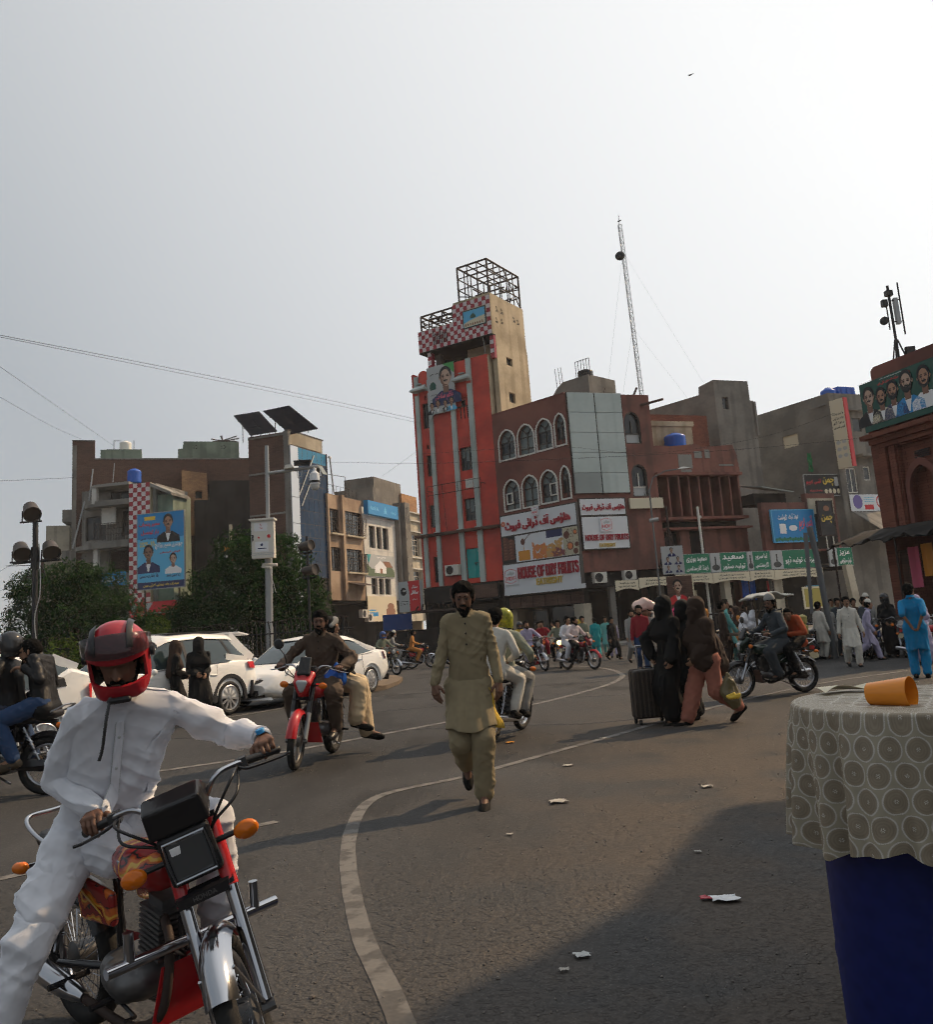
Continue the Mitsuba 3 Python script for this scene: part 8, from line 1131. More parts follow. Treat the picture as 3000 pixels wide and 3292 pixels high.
# ------------------------------------------------------------------ cars
CARW = mat('car_white', (.70, .70, .68), .22, clearcoat=.8, specular=.5); CARG = mat('car_glass', (.02, .035, .04), .06, specular=.7); TRIM = mat('black_trim', (.018, .018, .02), .45)
def car(label, x, y, head, spec):
    """side profiles are lists of (x, z) from tail to nose; the hull is lofted across the width, wheel arches are cut out, glass and pillars are laid on the cabin."""
    k = thing('car', label, 'car'); M = mi_mat(x, y, 0, head); L = lambda m: tf(cat(m), M); W = spec['w']
    sill, belt, roof = (np.array(spec[n], float) for n in ('sill', 'belt', 'roof')); X = np.linspace(belt[0, 0], belt[-1, 0], 60)
    zb, zs = np.interp(X, belt[:, 0], belt[:, 1]), np.interp(X, sill[:, 0], sill[:, 1]); ends = np.minimum(X - X[0], X[-1] - X); hw = W * (1 - spec.get('taper', .16) * np.exp(-ends / .28))
    rows = []
    for i, xx in enumerate(X):
        w, b, s_ = hw[i], zb[i], zs[i]; sec = [(0, s_), (w * .80, s_), (w * .96, s_ + .05), (w, s_ + (b - s_) * .28), (w * 1.005, s_ + (b - s_) * .55), (w * .985, s_ + (b - s_) * .72), (w * .97, b - .06), (w * .90, b - .01), (w * .6, b + spec.get('crown', .025)), (0, b + spec.get('crown', .025) * 1.6)]
        rows.append([(xx, p, q) for p, q in sec] + [(xx, -p, q) for p, q in sec[::-1][1:-1]])
    V = np.array(rows); n, m = V.shape[:2]; V = np.concatenate([V, V[:, :1]], 1); body = grid(V); c0, c1 = V[0, :-1].mean(0), V[-1, :-1].mean(0); idx = np.arange(n * (m + 1)).reshape(n, m + 1)
    v = np.vstack([body.vertices, c0, c1]); f = np.vstack([body.faces, [[idx[0, j + 1], idx[0, j], len(v) - 2] for j in range(m)], [[idx[-1, j], idx[-1, j + 1], len(v) - 1] for j in range(m)]]); bm = trimesh.Trimesh(v, f, process=False); bm.merge_vertices(); trimesh.repair.fix_normals(bm)
    man = m3.Manifold(m3.Mesh(np.asarray(bm.vertices, np.float32), np.asarray(bm.faces, np.uint32)))
    R = spec['R']; wx = spec['wheels']
    for a in wx:
        for e in (-1, 1): man = man - m3.Manifold.cylinder(.34, R + .055, R + .055, 40).rotate((90, 0, 0)).translate((a, e * W + (.30 if e > 0 else .04), R))
    part(k, 'body', L(man), CARW, 28)
    for a in wx:
        for e in (-1, 1): part(k, 'wheel_arch', L(fender_ring(R + .055, R + .055 + spec.get('arch', .015), a, e * W * (1.0), R)), TRIM if spec.get('clad') else CARW)
    # cabin: glass body plus roof skin and pillars
    rx, rz = roof[:, 0], roof[:, 1]; XX = np.linspace(rx[0], rx[-1], 40); ZR = np.interp(XX, rx, rz); ZB = np.interp(XX, belt[:, 0], belt[:, 1]); tum = spec.get('tumble', .78)
    side = lambda t, i, off=0.: (W * .93 * (1 - t) + W * tum * t + off) * (1 - .10 * np.exp(-min(XX[i] - XX[0], XX[-1] - XX[i]) / .35)); hgt = np.maximum(ZR - ZB, .004)
    rows = np.array([[(XX[i], side(t, i) * e_, ZB[i] - .04 + (hgt[i] + .02) * t) for t, e_ in ((0, 1), (.5, 1), (.93, 1))] + [(XX[i], side(.93, i) * .9, ZR[i] - .006), (XX[i], 0, ZR[i] + .02)] + [(XX[i], -side(.93, i) * .9, ZR[i] - .006)] + [(XX[i], -side(t, i), ZB[i] - .04 + (hgt[i] + .02) * t) for t in (.93, .5, 0)] for i in range(40)])
    part(k, 'window_glass', L(grid(rows)), CARG, True)
    j0, j1 = [int(np.argmin(abs(XX - q))) for q in spec['roofspan']]; prof = lambda i: [(XX[i], side(.86, i, .012), ZB[i] - .04 + (hgt[i] + .02) * .86), (XX[i], side(.95, i, .012), ZB[i] - .02 + hgt[i] * .955), (XX[i], side(.93, i) * .9, ZR[i] + .008), (XX[i], side(.9, i) * .5, ZR[i] + .026), (XX[i], 0, ZR[i] + .034)]
    rr = np.array([prof(i) + [(a, -b, c) for a, b, c in prof(i)[::-1][1:]] for i in range(j0, j1 + 1)]); part(k, 'roof', L(slab(grid(rr), .012)), CARW, 40)
    def strip(path, w, off=.014, mt=CARW, nm='pillar'):
        for e in (1, -1):
            out = []
            for xx, t in path:
                i = min(max((xx - XX[0]) / (XX[-1] - XX[0]) * 39, 0), 38.999); a = int(i); q = i - a; hz = (hgt[a] * (1 - q) + hgt[a + 1] * q); zz = ZB[a] * (1 - q) + ZB[a + 1] * q - .04 + (hz + .02) * t; out.append((xx, e * (side(t, a) * (1 - q) + side(t, a + 1) * q + off), zz))
            P = np.array(out); t_ = nz(P[-1] - P[0]); wv = nz(np.cross(t_, [0, 1, 0])) * w / 2; part(k, nm, L(slab(grid(np.array([P + wv, P - wv])), .012 * (1 if e < 0 else -1))), mt)
    for pth, w, mt in spec['pillars']: strip(pth, w, .014 if mt == CARW else .010, mt)
    for e in (1, -1):
        part(k, 'belt_trim', L(sweep([(xx, e * (W * .955), np.interp(xx, belt[:, 0], belt[:, 1]) - .03) for xx in np.linspace(spec['trim'][0], spec['trim'][1], 14)], .009, 5)), spec.get('trimm', CHROME))
        for a in spec['doors']: part(k, 'door_seam', L(sweep([(a + .02 * (z_ > .6), e * (np.interp(z_, [.2, .45, .65, .9], [.985, 1.004, 1.003, .975]) * W + .001), z_) for z_ in np.linspace(.32, np.interp(a, belt[:, 0], belt[:, 1]) - .05, 8)], .005, 4)), TRIM)
        for a in spec['handles']: part(k, 'door_handle', L(hs(((a, e * W * 1.0, .82), .016), ((a + .15, e * W * 1.0, .83), .016))), CARW if spec.get('hbody') else CHROME, True)
        q = part(k, 'mirror', L(soft(hs(((spec['mir'], e * (W + .10), 1.0), .06), ((spec['mir'] + .03, e * (W + .03), .99), .045)), .03, 2)), CARW, True)
        q = part(k, 'headlight', L(hull([(a, e * b, c) for a, b, c in spec['hl']])), LENS, label='slanted headlight'); part(q, 'lamp_unit', L(hs(((spec['hl'][0][0] + .02, e * spec['hl'][0][1] * .93, spec['hl'][0][2] + .02), .03))), CHROME, True)
        part(k, 'tail_light', L(hull([(a, e * b, c) for a, b, c in spec['tl']])), REDL, label='wrap-around red tail light')
    for nm, pts, mt in spec['extra']: part(k, nm, L(hull([(a, b * e, c) for a, b, c in pts for e in (1, -1)])), mt)
    part(k, 'underbody', L(cat(bx(X[0] + .5, X[-1] - .5, -W * .8, W * .8, .20, .30))), TRIM)
    for a in wx:
        for e in (-1, 1):
            T_ = M @ mi_mat(a, e * (W - .115), R, 0); p = uniq(k + '__wheel'); ring = sweep([((R - .055) * math.cos(t), 0, (R - .055) * math.sin(t)) for t in np.arange(40) * math.pi / 20], .055, 10, True); ring.vertices[:, 1] *= 1.9; part(p, 'tyre', tf(ring, T_), TYRE, True)
            rr_ = R - .105; face = .085 * e; part(p, 'rim', tf(cat(tf(lathe([(rr_ + .012, .02), (rr_ + .014, .092), (rr_, .10), (rr_ - .02, .07), (rr_ - .03, .0)], 36), align((0, 0, 0), (0, e, 0)))), T_), ALU, 30)
            part(p, 'dark_disc', tf(tf(lathe([(0, .02), (rr_ + .01, .02)], 24), align((0, 0, 0), (0, e, 0))), T_), TRIM)
            for j in range(spec.get('nsp', 10)):
                th_ = j * 2 * math.pi / spec.get('nsp', 10); c_, s_ = math.cos(th_), math.sin(th_); tw = .05 * (1 if spec.get('twist') else 0)
                part(p, 'spoke', tf(hull([(c_ * a_ - s_ * (b_ + tw * a_ * 3), y_, s_ * a_ + c_ * (b_ + tw * a_ * 3)) for a_, b_ in ((.03, -.018), (.03, .018), (rr_, -.022), (rr_, .022)) for y_ in (face * .8, face)]), T_), ALU)
            part(p, 'hub', tf(tf(lathe([(0, .10), (.04, .098), (.045, .06)], 18), align((0, 0, 0), (0, e, 0))), T_), ALU, 30)
    return k
def fender_ring(r0, r1, x, y, z):
    e = 1 if y > 0 else -1; t = np.linspace(-.15, math.pi + .15, 30); V = np.array([[(x + r * math.cos(a), y + e * o, z + r * math.sin(a)) for a in t] for r, o in ((r0 - .01, -.06), (r0, .006), (r1, .008), (r1 + .004, -.04))]); return grid(V)
SUV = dict(w=.92, R=.345, wheels=(-1.33, 1.34), taper=.14, sill=[(-2.2, .46), (-1.9, .30), (1.9, .27), (2.24, .40)], belt=[(-2.23, .86), (-2.18, 1.06), (-1.6, 1.10), (0, 1.05), (.95, 1.03), (1.5, 1.0), (2.05, .86), (2.25, .62)], roof=[(-2.12, 1.10), (-1.95, 1.40), (-1.5, 1.60), (-.6, 1.66), (.15, 1.63), (.62, 1.42), (1.12, 1.06)], roofspan=(-1.98, .35), tumble=.74, clad=1, arch=.07, twist=1, nsp=10,
    pillars=[([(-2.1, .1), (-1.8, .55), (-1.5, .95)], .30, CARW), ([(-1.45, .3), (-1.25, .9)], .05, TRIM), ([(-.28, .05), (-.22, .9)], .07, TRIM), ([(1.05, .2), (.75, .55), (.42, .9)], .09, CARW), ([(-1.95, .06), (-1.55, .10), (-1.3, .18)], .16, CARW)], trim=(-1.35, .95), doors=(-1.0, -.25, .85), handles=(-.95, .0), hbody=1, mir=.72, hl=[(2.1, .60, .74), (1.85, .88, .80), (2.05, .75, .82), (2.15, .62, .68)], tl=[(-2.2, .55, .98), (-2.22, .55, .88), (-1.86, .90, 1.03), (-1.90, .92, .90), (-2.10, .84, 1.02), (-2.12, .86, .88)],
    extra=[('spoiler', [(-2.28, .55, 1.60), (-1.9, .62, 1.66), (-1.9, .62, 1.63), (-2.28, .55, 1.57)], CARW), ('rear_bumper', [(-2.26, .70, .62), (-2.26, .70, .40), (-1.98, .935, .64), (-1.95, .93, .34), (-2.0, .8, .30)], TRIM), ('grille', [(2.24, .4, .74), (2.28, .35, .50), (2.2, .4, .45)], TRIM), ('sill_cladding', [(-.95, .935, .30), (.95, .935, .30), (-.95, .935, .42), (.95, .935, .40)], TRIM), ('roof_rail', [(-1.6, .66, 1.66), (.1, .66, 1.68), (-1.5, .66, 1.69), (0, .66, 1.70)], TRIM)])
SEDAN = dict(w=.90, R=.325, wheels=(-1.36, 1.34), taper=.17, crown=.02, sill=[(-2.28, .40), (-1.95, .24), (1.9, .20), (2.33, .30)], belt=[(-2.30, .80), (-2.22, 1.0), (-1.75, 1.03), (-1.2, .98), (0, .93), (.95, .91), (1.6, .84), (2.1, .70), (2.34, .50)], roof=[(-1.95, 1.04), (-1.35, 1.24), (-.75, 1.39), (-.1, 1.43), (.30, 1.39), (.75, 1.19), (1.32, .90)], roofspan=(-1.75, .40), tumble=.70, twist=0, nsp=10,
    pillars=[([(-1.85, .5), (-1.35, .72), (-.9, .93)], .11, CARW), ([(-1.62, .15), (-1.38, .45), (-1.2, .75)], .10, CARW), ([(-.20, .05), (-.15, .9)], .06, TRIM), ([(1.22, .25), (.85, .55), (.42, .9)], .08, CARW)], trim=(-1.5, .95), doors=(-1.02, -.15, .95), handles=(-.92, .05), mir=.68, hl=[(2.02, .62, .68), (1.72, .88, .76), (1.78, .90, .66), (2.16, .58, .60), (2.2, .5, .62)], tl=[(-2.24, .60, .98), (-2.27, .58, .84), (-1.92, .87, .98), (-2.0, .89, .82), (-2.2, .75, .72)],
    extra=[('grille', [(2.24, .58, .62), (2.36, .40, .52), (2.30, .58, .50), (2.2, .62, .60)], TRIM), ('grille_bar', [(2.22, .55, .645), (2.31, .40, .60), (2.23, .55, .63), (2.32, .4, .58)], CHROME), ('lower_intake', [(2.30, .66, .40), (2.36, .50, .40), (2.37, .48, .28), (2.28, .70, .26)], TRIM), ('front_lip', [(2.2, .80, .25), (2.36, .55, .23), (2.38, .5, .20), (2.2, .84, .19)], CARW), ('rear_diffuser', [(-2.3, .70, .42), (-2.2, .84, .40), (-2.22, .80, .26), (-2.3, .62, .26)], TRIM)])
HATCH = {**SUV, 'w': .84, 'R': .30, 'clad': 0, 'arch': .015, 'extra': [('quarter_window', [(-1.62, .815, 1.10), (-1.25, .845, 1.02), (-1.30, .845, .96), (-1.66, .815, .98), (-1.5, .80, 1.13)], TRIM)], 'roof': [(-2.1, 1.02), (-1.9, 1.25), (-1.5, 1.42), (-.6, 1.47), (.15, 1.44), (.62, 1.25), (1.12, 1.0)], 'belt': [(-2.18, .80), (-2.14, 1.12), (-1.75, 1.24), (-1.35, 1.06), (-1.0, .99), (0, .96), (.95, .95), (1.5, .92), (2.05, .78), (2.2, .55)], 'tl': [(-2.12, .7, 1.0), (-2.15, .68, .7), (-1.98, .84, .98), (-2.0, .85, .7)], 'pillars': [([(-1.85, .3), (-1.5, .9)], .20, CARW), ([(-1.30, .12), (-1.15, .92)], .07, TRIM), ([(-.28, .05), (-.22, .9)], .07, TRIM), ([(1.05, .2), (.75, .55), (.42, .9)], .09, CARW)]}
# ------------------------------------------------------------------ cars in the queue
car('white crossover with black wheel arches waiting behind the red helmeted rider', -6.51, 17.40, -118, SUV)
car('white low saloon with sloping roof just right of the crossover', -4.09, 21.18, -118, SEDAN)
car('white hatchback cut by the left edge behind the two dark motorcyclists', -7.62, 12.05, -127, HATCH)
# ------------------------------------------------------------------ clothes
C = {n: cloth(n, c, *r) for n, c, *r in (('white', (.66, .675, .72)), ('khaki', (.25, .205, .125)), ('brown', (.085, .06, .044)), ('black', (.0045, .0045, .005)), ('maroon', (.24, .018, .028)), ('denim', (.025, .055, .13)), ('pinkish', (.36, .14, .10)), ('shawl', (.042, .026, .019)), ('teal', (.14, .40, .38)), ('turquoise', (.02, .30, .32)), ('blue', (.015, .22, .46)), ('offwhite', (.58, .56, .50)), ('lilac', (.36, .33, .46)), ('grey', (.28, .28, .27)), ('cream', (.58, .46, .30)), ('orange', (.48, .20, .05)), ('olive', (.17, .19, .14)), ('slate', (.045, .055, .065)), ('redorange', (.40, .08, .03)), ('hotpink', (.85, .06, .22)), ('yellow', (.62, .42, .06)), ('sage', (.24, .27, .22)), ('navy', (.02, .028, .055)))}
LEATHER = mat('jacket_leather', (.006, .006, .007), .5, specular=.25); HELR = mat('helmet_red', (.33, .012, .02), .12, clearcoat=1.); HELK = mat('helmet_black', (.018, .018, .02), .15, clearcoat=.8); HELB = mat('helmet_blue', (.02, .06, .22), .15, clearcoat=.8); HELG = duo('helmet_patterned', (.50, .50, .04), (.03, .035, .02), .2, FINE)
scene['mat_visor_smoke'] = {'type': 'blendbsdf', 'weight': .42, 'a': {'type': 'thindielectric'}, 'b': {'type': 'twosided', 'b': {'type': 'principled', 'base_color': col((.05, .04, .045)), 'roughness': .12, 'specular': .6}}}
VIS = 'mat_visor_smoke'
# ------------------------------------------------------------------ nearest rider
M, S = motorcycle('red motorcycle with flame graphics and chrome leg guard nearest the camera', -1.2148, 3.3684, -40.7, 4.5, -41, .875, BIKER, dict(lod=2, headlight='square', flame=1, guard=1, fender=CHROME, forkcol=BIKER, flap=BIKER, redpipe=1, chain=BIKER, blever=1, fa0=38))
sf = nz(S[:3, :3] @ np.array([1., 0, 0])); sl = nz(S[:3, :3] @ np.array([0, 1., 0])); su = np.cross(sf, sl)
gR, gL = (S @ np.array([.19, -.355, 1.047, 1]))[:3], (S @ np.array([.19, .355, 1.047, 1]))[:3]
J = dict(pel=(-1.47, 3.50, .77), hipR=(-1.54, 3.43, .76), hipL=(-1.39, 3.56, .76), neck=(-1.335, 3.34, 1.235), shR=(-1.475, 3.285, 1.185), shL=(-1.19, 3.425, 1.20), head=(-1.315, 3.245, 1.392), face=(.22, -.84, -.46), hup=(0, -.4, 1), knL=(-.985, 3.29, .80), anL=(-1.03, 3.45, .36), toeL=(-.95, 3.37, .29), knR=(-1.575, 3.14, .47), anR=(-1.68, 3.04, .10), toeR=(-1.60, 2.94, .03))
J['wrR'], J['wrL'] = gR - sf * .080 + su * .034, gL - sf * .080 + su * .036
for e, pole in (('R', (-.8, .5, -.25)), ('L', (.1, .8, -.35))): J['el' + e], _ = ik(J['sh' + e], J['wr' + e], .275, .255, pole)
J.update(hdR=sf - su * .06, hdL=sf - su * .06, pnR=-su, pnL=-su, thR=sl, thL=-sl)
rider = person('person', 'rider in white kameez and shalwar with glossy red helmet on the nearest motorcycle', J, dict(top='kameez', c1=C['white'], legs=(.10, .078, .062), curlR=.62, curlL=.95, hair=HAIR, beard=.25, sleeve=(.060, .054, .043), collar=.5, helmet=(HELR, VIS, 1), shoe=BLACK, sandal=1, folds=.016, freq=12, h=.010, vert=.22, eyes=0, skin=SKIND, btn=GREYP), s=.88, lod=2)
q = part(rider, 'wristwatch', tf(lathe([(.030, -.012), (.034, -.01), (.034, .01), (.030, .012), (.030, -.012)], 20), align(np.array(J['wrL']) + sf * .016, sf)), ALU, 30, label='steel wristwatch on the left wrist'); part(q, 'dial', tf(lathe([(0, .012), (.016, .011), (.019, 0), (.019, -.004)], 18), align(np.array(J['wrL']) + sf * .016 + su * .026, su)), BLUEP, 30)
part(rider, 'helmet_strap', sweep(spline([(-1.32, 3.185, 1.26), (-1.325, 3.16, 1.18), (-1.335, 3.155, 1.09), (-1.345, 3.15, 1.05)]), .006, 5), PLASTIC)
tor = scene[rider + '__kameez']; TV = np.asarray(meshkit.WRITTEN[tor['filename']][0], float); mid = np.array([(-1.335 - .06 * t, 3.34 + .10 * t, 1.17 - .30 * t) for t in np.linspace(0, 1, 12)]); fwd = nz(np.array([.2, -1, -.05])); sidev = nz(np.array([1, .22, 0]))
def on_cloth(c): d_ = TV - c; l_ = d_ - np.outer(d_ @ fwd, fwd); ok = np.linalg.norm(l_, axis=1) < .02; return c + fwd * ((d_ @ fwd)[ok].max() + .003 if ok.any() else .1)
part(rider, 'placket', slab(grid(np.array([[on_cloth(c + sidev * a) for c in mid] for a in (-.014, 0, .014)])), .003), C['white'], True, label='buttoned front placket'); part(rider, 'placket_seam', cat(*[sweep([on_cloth(c + sidev * a) + fwd * .001 for c in mid], .0014, 4) for a in (-.015, .015)]), GREYP); part(rider, 'button', cat(*[hs((on_cloth(mid[j]) + fwd * .002, .006)) for j in (2, 6, 10)]), GREYP)
hm = [k for k in scene if k == rider + '__helmet'][0]
f_ = nz(J['face']); u_ = nz(np.array(J['hup']) - f_ * (np.array(J['hup']) @ f_)); MH = np.eye(4); MH[:3, 0], MH[:3, 1], MH[:3, 2], MH[:3, 3] = f_, np.cross(u_, f_), u_, J['head']
V = lambda y0, y1, a0, a1: slab(grid(np.array([[(-.01 + .1345 * math.cos(a) * math.cos(y), .1345 * math.sin(y), .035 + .1345 * math.sin(a) * math.cos(y)) for y in np.linspace(y0, y1, 7)] for a in np.radians(np.linspace(a0, a1, 14))]) * .885), .002)
[part(hm, 'stripe_decal', tf(v_, MH), PLASTIC, True, label='dark stripe over the helmet') for v_ in (V(.42, .62, 30, 120), V(-.75, -.5, 24, 100))]; part(hm, 'chin_vent', tf(cat(hs(((.118, .03, -.10), .012), ((.118, -.03, -.10), .012))), MH), BMET)
# ------------------------------------------------------------------ walking man
J = stand(-.10, 7.52, -94, 1.80, stride=.32, phase=1, armR=(.10, -.27, .98), armL=(.06, .24, .96), spread=.075)
J.update(knR=(-.20, 7.36, .50), anR=(-.17, 7.78, .27), toeR=(-.165, 7.74, .13), soleR=(-.17, 7.86, .25), face=nz(np.array([-.05, -1, -.22])))
J.update(hdR=(.10, -.25, -1), hdL=(.0, -.15, -1), pnR=(.7, .7, -.1), pnL=(-.7, .6, 0), thR=(0, -1, 0), thL=(0, -1, 0))
J.update(shR=(-.245, 7.50, 1.475), shL=(.055, 7.50, 1.48), elR=(-.315, 7.50, 1.205), elL=(.115, 7.50, 1.21), wrR=(-.385, 7.42, .975), wrL=(.145, 7.42, .965))
J['anL'] = np.array(J['anL']); J['soleL'] = J['anL'] - [0, 0, .055]
man = person('person', 'bearded man in khaki shalwar kameez walking towards the camera', J, dict(top='kameez', c1=C['khaki'], beard=.9, curl=.28, legs=(.112, .098, .072), sleeve=(.054, .046, .038), fat=.92, folds=.013, freq=12, h=.011, vert=.45, flare=.14, hem=.33, shoe=BLACK, skin=SKIND), s=1.0, lod=2)
k = thing('cloth_bag', 'mustard yellow cloth hanging beside the walking man\'s left thigh', 'bag'); V = np.array([[(.035 + .012 * math.sin(b * 9) + a * (.03 + .10 * b), 7.42 + .03 * math.sin(a * 5 + b * 3), .94 - .33 * b - .03 * a) for a in np.linspace(0, 1, 10)] for b in np.linspace(0, 1, 14)]); part(k, 'cloth', slab(grid(V), .006), C['yellow'], smooth=True)
# ------------------------------------------------------------------ couple on the red motorcycle
M, S = motorcycle('red motorcycle with faired headlight and alloy wheels carrying a couple', -2.0, 10.65, -99, -3, 8, 1.03, BIKER, dict(lod=2, headlight='cowl', fender=BIKER, alloy=1, mirror=[-1], flap=BIKER, fork=GALV))
J = ride(M, S, lookdir=(.05, -1, -.06), lean=.03); person('person', 'bearded man in brown kameez riding the red motorcycle', J, dict(top='kameez', c1=C['brown'], beard=.5, curl=.85, shoe=SEATM, sandal=1, folds=.024, skin=SKIND), s=1.0, lod=2)
J = ride(M, S, 1, lookdir=(.95, -.25, 0)); J.update(pel=(-1.86, 11.22, .92), hipL=(-1.80, 11.15, .91), hipR=(-1.86, 11.32, .91), neck=(-1.86, 11.18, 1.37), shL=(-1.74, 11.05, 1.31), shR=(-1.88, 11.34, 1.31), head=(-1.84, 11.14, 1.53), hup=(0, 0, 1), knL=(-1.50, 11.02, .80), knR=(-1.52, 11.22, .82), anL=(-1.55, 10.98, .40), anR=(-1.45, 11.18, .25), toeL=(-1.42, 10.95, .33), toeR=(-1.30, 11.15, .19), elL=(-1.62, 10.98, 1.05), wrL=(-1.72, 10.90, .95), elR=(-1.75, 11.38, 1.06), wrR=(-1.62, 11.20, .92))
for e in 'LR': J['sole' + e] = np.array(J['an' + e]) - [0, 0, .055]; J.pop('hd' + e, 0); J.pop('pn' + e, 0); J.pop('th' + e, 0)
w = person('person', 'woman in black shawl and cream trousers sitting side-saddle on the red motorcycle', J, dict(top='shirt', topname='shawl', c1=C['black'], c2=C['cream'], hair=None, legs=(.13, .115, .10), shoe=BLACK, sandal=1, collar=0, folds=.016, sleeve=(.085, .08, .065)), s=.95, lod=2, seed=3)
def scarf(k, J, m, s=1., drop=.30, veil=None, wide=1.):
    f = nz(J['face']); c = np.array(J['head']); nb = np.array(J['neck']); z = np.array([0, 0, 1.]); r = np.cross(f, z)
    O = union([hs((c + z * .04 * s - f * .02, .115 * s), (c - z * .05 * s - f * .03, .108 * s), q=2), hs((c - z * .05 * s - f * .03, .105 * s), (nb - f * .01, .11 * s), q=2), hs((nb - f * .01, .11 * s), (nb - z * drop * .6 + f * .05 + r * .11 * wide, .10 * s), (nb - z * drop * .6 + f * .05 - r * .11 * wide, .10 * s), (nb - z * drop - f * .07, .12 * s), q=2)])
    if not veil: O = O - hs((c + f * .15 * s + z * .0, .082 * s), (c + f * .13 * s - z * .05 * s, .075 * s), q=2)
    else: O = O + hs((c + f * .045 * s - z * .03 * s, .088 * s), (c + f * .05 * s - z * .13 * s, .07 * s), q=2) - hs((c + f * .14 * s + z * .018 * s + r * .045, .022 * s), (c + f * .14 * s + z * .018 * s - r * .045, .022 * s))
    return part(k, 'headscarf', soft(O, .02, 5, .007, 16), m, smooth=True)
scarf(w, J, C['black'], .95, .22); part(w, 'scarf_edge', soft(hs((np.array(J['head']) + np.array([.05, -.0, .085]), .055), (np.array(J['head']) + np.array([.02, -.09, .02]), .03), (np.array(J['head']) + np.array([.02, .07, .02]), .035)), .02, 3), C['grey'], smooth=True)
k = thing('plastic_bag', 'bright blue plastic bag held between the couple on the red motorcycle', 'bag'); part(k, 'bag', soft(union([hs(((-1.72, 10.78, 1.03), .06), ((-1.78, 10.75, .93), .10), ((-1.70, 10.82, .90), .08), q=2)]), .015, 3, .02, 22), mat('blue_plastic', (.01, .09, .42), .3), smooth=True)
# ------------------------------------------------------------------ two dark riders at the left edge
M, S = motorcycle('dark motorcycle with two riders cut by the left edge of the picture', -5.25, 9.52, 182, 3, 0, 1.0, BIKEK, dict(lod=1, headlight='round'))
J = ride(M, S, lookdir=(-1, .1, -.05)); J['head'] = np.array(J['head']) + [.06, 0, 0]; person('person', 'motorcyclist in dark jacket and black helmet with raised clear visor', J, dict(top='shirt', topname='jacket', c1=LEATHER, c2=C['navy'], legs=(.105, .085, .065), helmet=(HELK, 'mat_clear_visor', 1, .8), hair=None, beard=.3, legname='trousers', curl=.8), s=1., lod=1)
scene['mat_clear_visor'] = {'type': 'blendbsdf', 'weight': .25, 'a': {'type': 'thindielectric'}, 'b': {'type': 'twosided', 'b': {'type': 'principled', 'base_color': col((.6, .6, .62)), 'roughness': .1}}}
J = ride(M, S, 1, lookdir=(-.97, -.1, -.05)); J['head'] = np.array(J['head']) + [-.05, -.02, -.12]; J['neck'] = np.array(J['neck']) + [-.02, 0, -.06]; J['wrL'] = np.array([-4.80, 9.38, 1.32]); J['elL'], _ = ik(J['shL'], J['wrL'], .29, .26, (.5, -.4, -.6)); J['hdL'] = np.array([-1., .15, .05]); J['pnL'] = np.array([0, 0, -1.]); J['thL'] = np.array([0, 1., 0])
person('person', 'bearded passenger in black jacket with a hand on the left rider\'s shoulder', J, dict(top='shirt', topname='jacket', c1=LEATHER, c2=C['denim'], beard=.6, legs=(.105, .085, .065), legname='jeans', curl=.3, shoe=BARK, sandal=1), s=1., lod=2)
# ------------------------------------------------------------------ women in black beside the crossover
def burqa(x, y, face, H, label, m=C['black'], sm=None, veil=1, lod=1, group=None, seed=0, scale=1.):
    J = stand(x, y, face, H, stride=.15, armL=(.20, .10, 1.0), armR=(.20, -.10, 1.02)); k = person('person', label, J, dict(top='abaya', c1=m, hair=None, collar=0, shoe=BLACK, sleeve=(.07, .07, .07), folds=.026, freq=9, vert=.9), s=H / 1.75, lod=lod, group=group, seed=seed); scarf(k, J, sm or m, H / 1.75, .34, veil, 1.15); return k
burqa(-6.1, 16.9, -150, 1.50, 'woman in black abaya half hidden by the red helmet'); burqa(-5.73, 16.75, 30, 1.53, 'woman in black abaya with brownish scarf in front of the crossover window', sm=C['shawl'], seed=2); burqa(-5.20, 16.5, -60, 1.56, 'woman in wide black abaya beside the rear wheel of the crossover', seed=4)
# ------------------------------------------------------------------ motorcycle behind the walking man
M, S = motorcycle('dark motorcycle riding away behind the walking man', .30, 11.75, 68.6, 4, -6, .95, BIKEK, dict(lod=1, headlight='round'))
J = ride(M, S, lookdir=(.4, 1, -.05)); person('person', 'rider in sage shirt and pale trousers partly hidden by the walking man', J, dict(top='kameez', c1=C['sage'], c2=C['grey'], helmet=(HELG, None), hair=None, curl=.85), s=.98, lod=1)
J = ride(M, S, 1, lookdir=(.2, 1, 0)); person('person', 'pillion passenger almost hidden behind the walking man', J, dict(top='shirt', c1=C['offwhite'], c2=C['offwhite'], curl=.5), s=.93, lod=0)
# ------------------------------------------------------------------ dark motorcycle on the right with a man and a boy
M, S = motorcycle('black motorcycle with green tint carrying a man and a boy towards the left', 4.69, 14.56, -166.6, -2, 0, .93, mat('bike_green', (.006, .022, .014), .15, clearcoat=.6), dict(lod=2, headlight='cowl', fender=BIKEK, flap=DBRICK, mirror=[-1]))
J = ride(M, S, lookdir=(-.75, -.65, -.05)); person('person', 'capped rider in slate kameez on the black motorcycle', J, dict(top='kameez', c1=C['slate'], c2=C['slate'], cap=C['grey'], beard=.4, curl=.85, skin=SKIND), s=.97, lod=2, seed=6)
J = ride(M, S, 1, lookdir=(-.4, -.9, -.05), height=.80); J['head'] = np.array(J['head']) - [0, 0, .10]; J['neck'] = np.array(J['neck']) - [0, 0, .08]; person('person', 'boy in orange-red shirt and dark glasses behind the capped rider', J, dict(top='shirt', c1=C['redorange'], c2=C['black'], curl=.5), s=.80, lod=1)
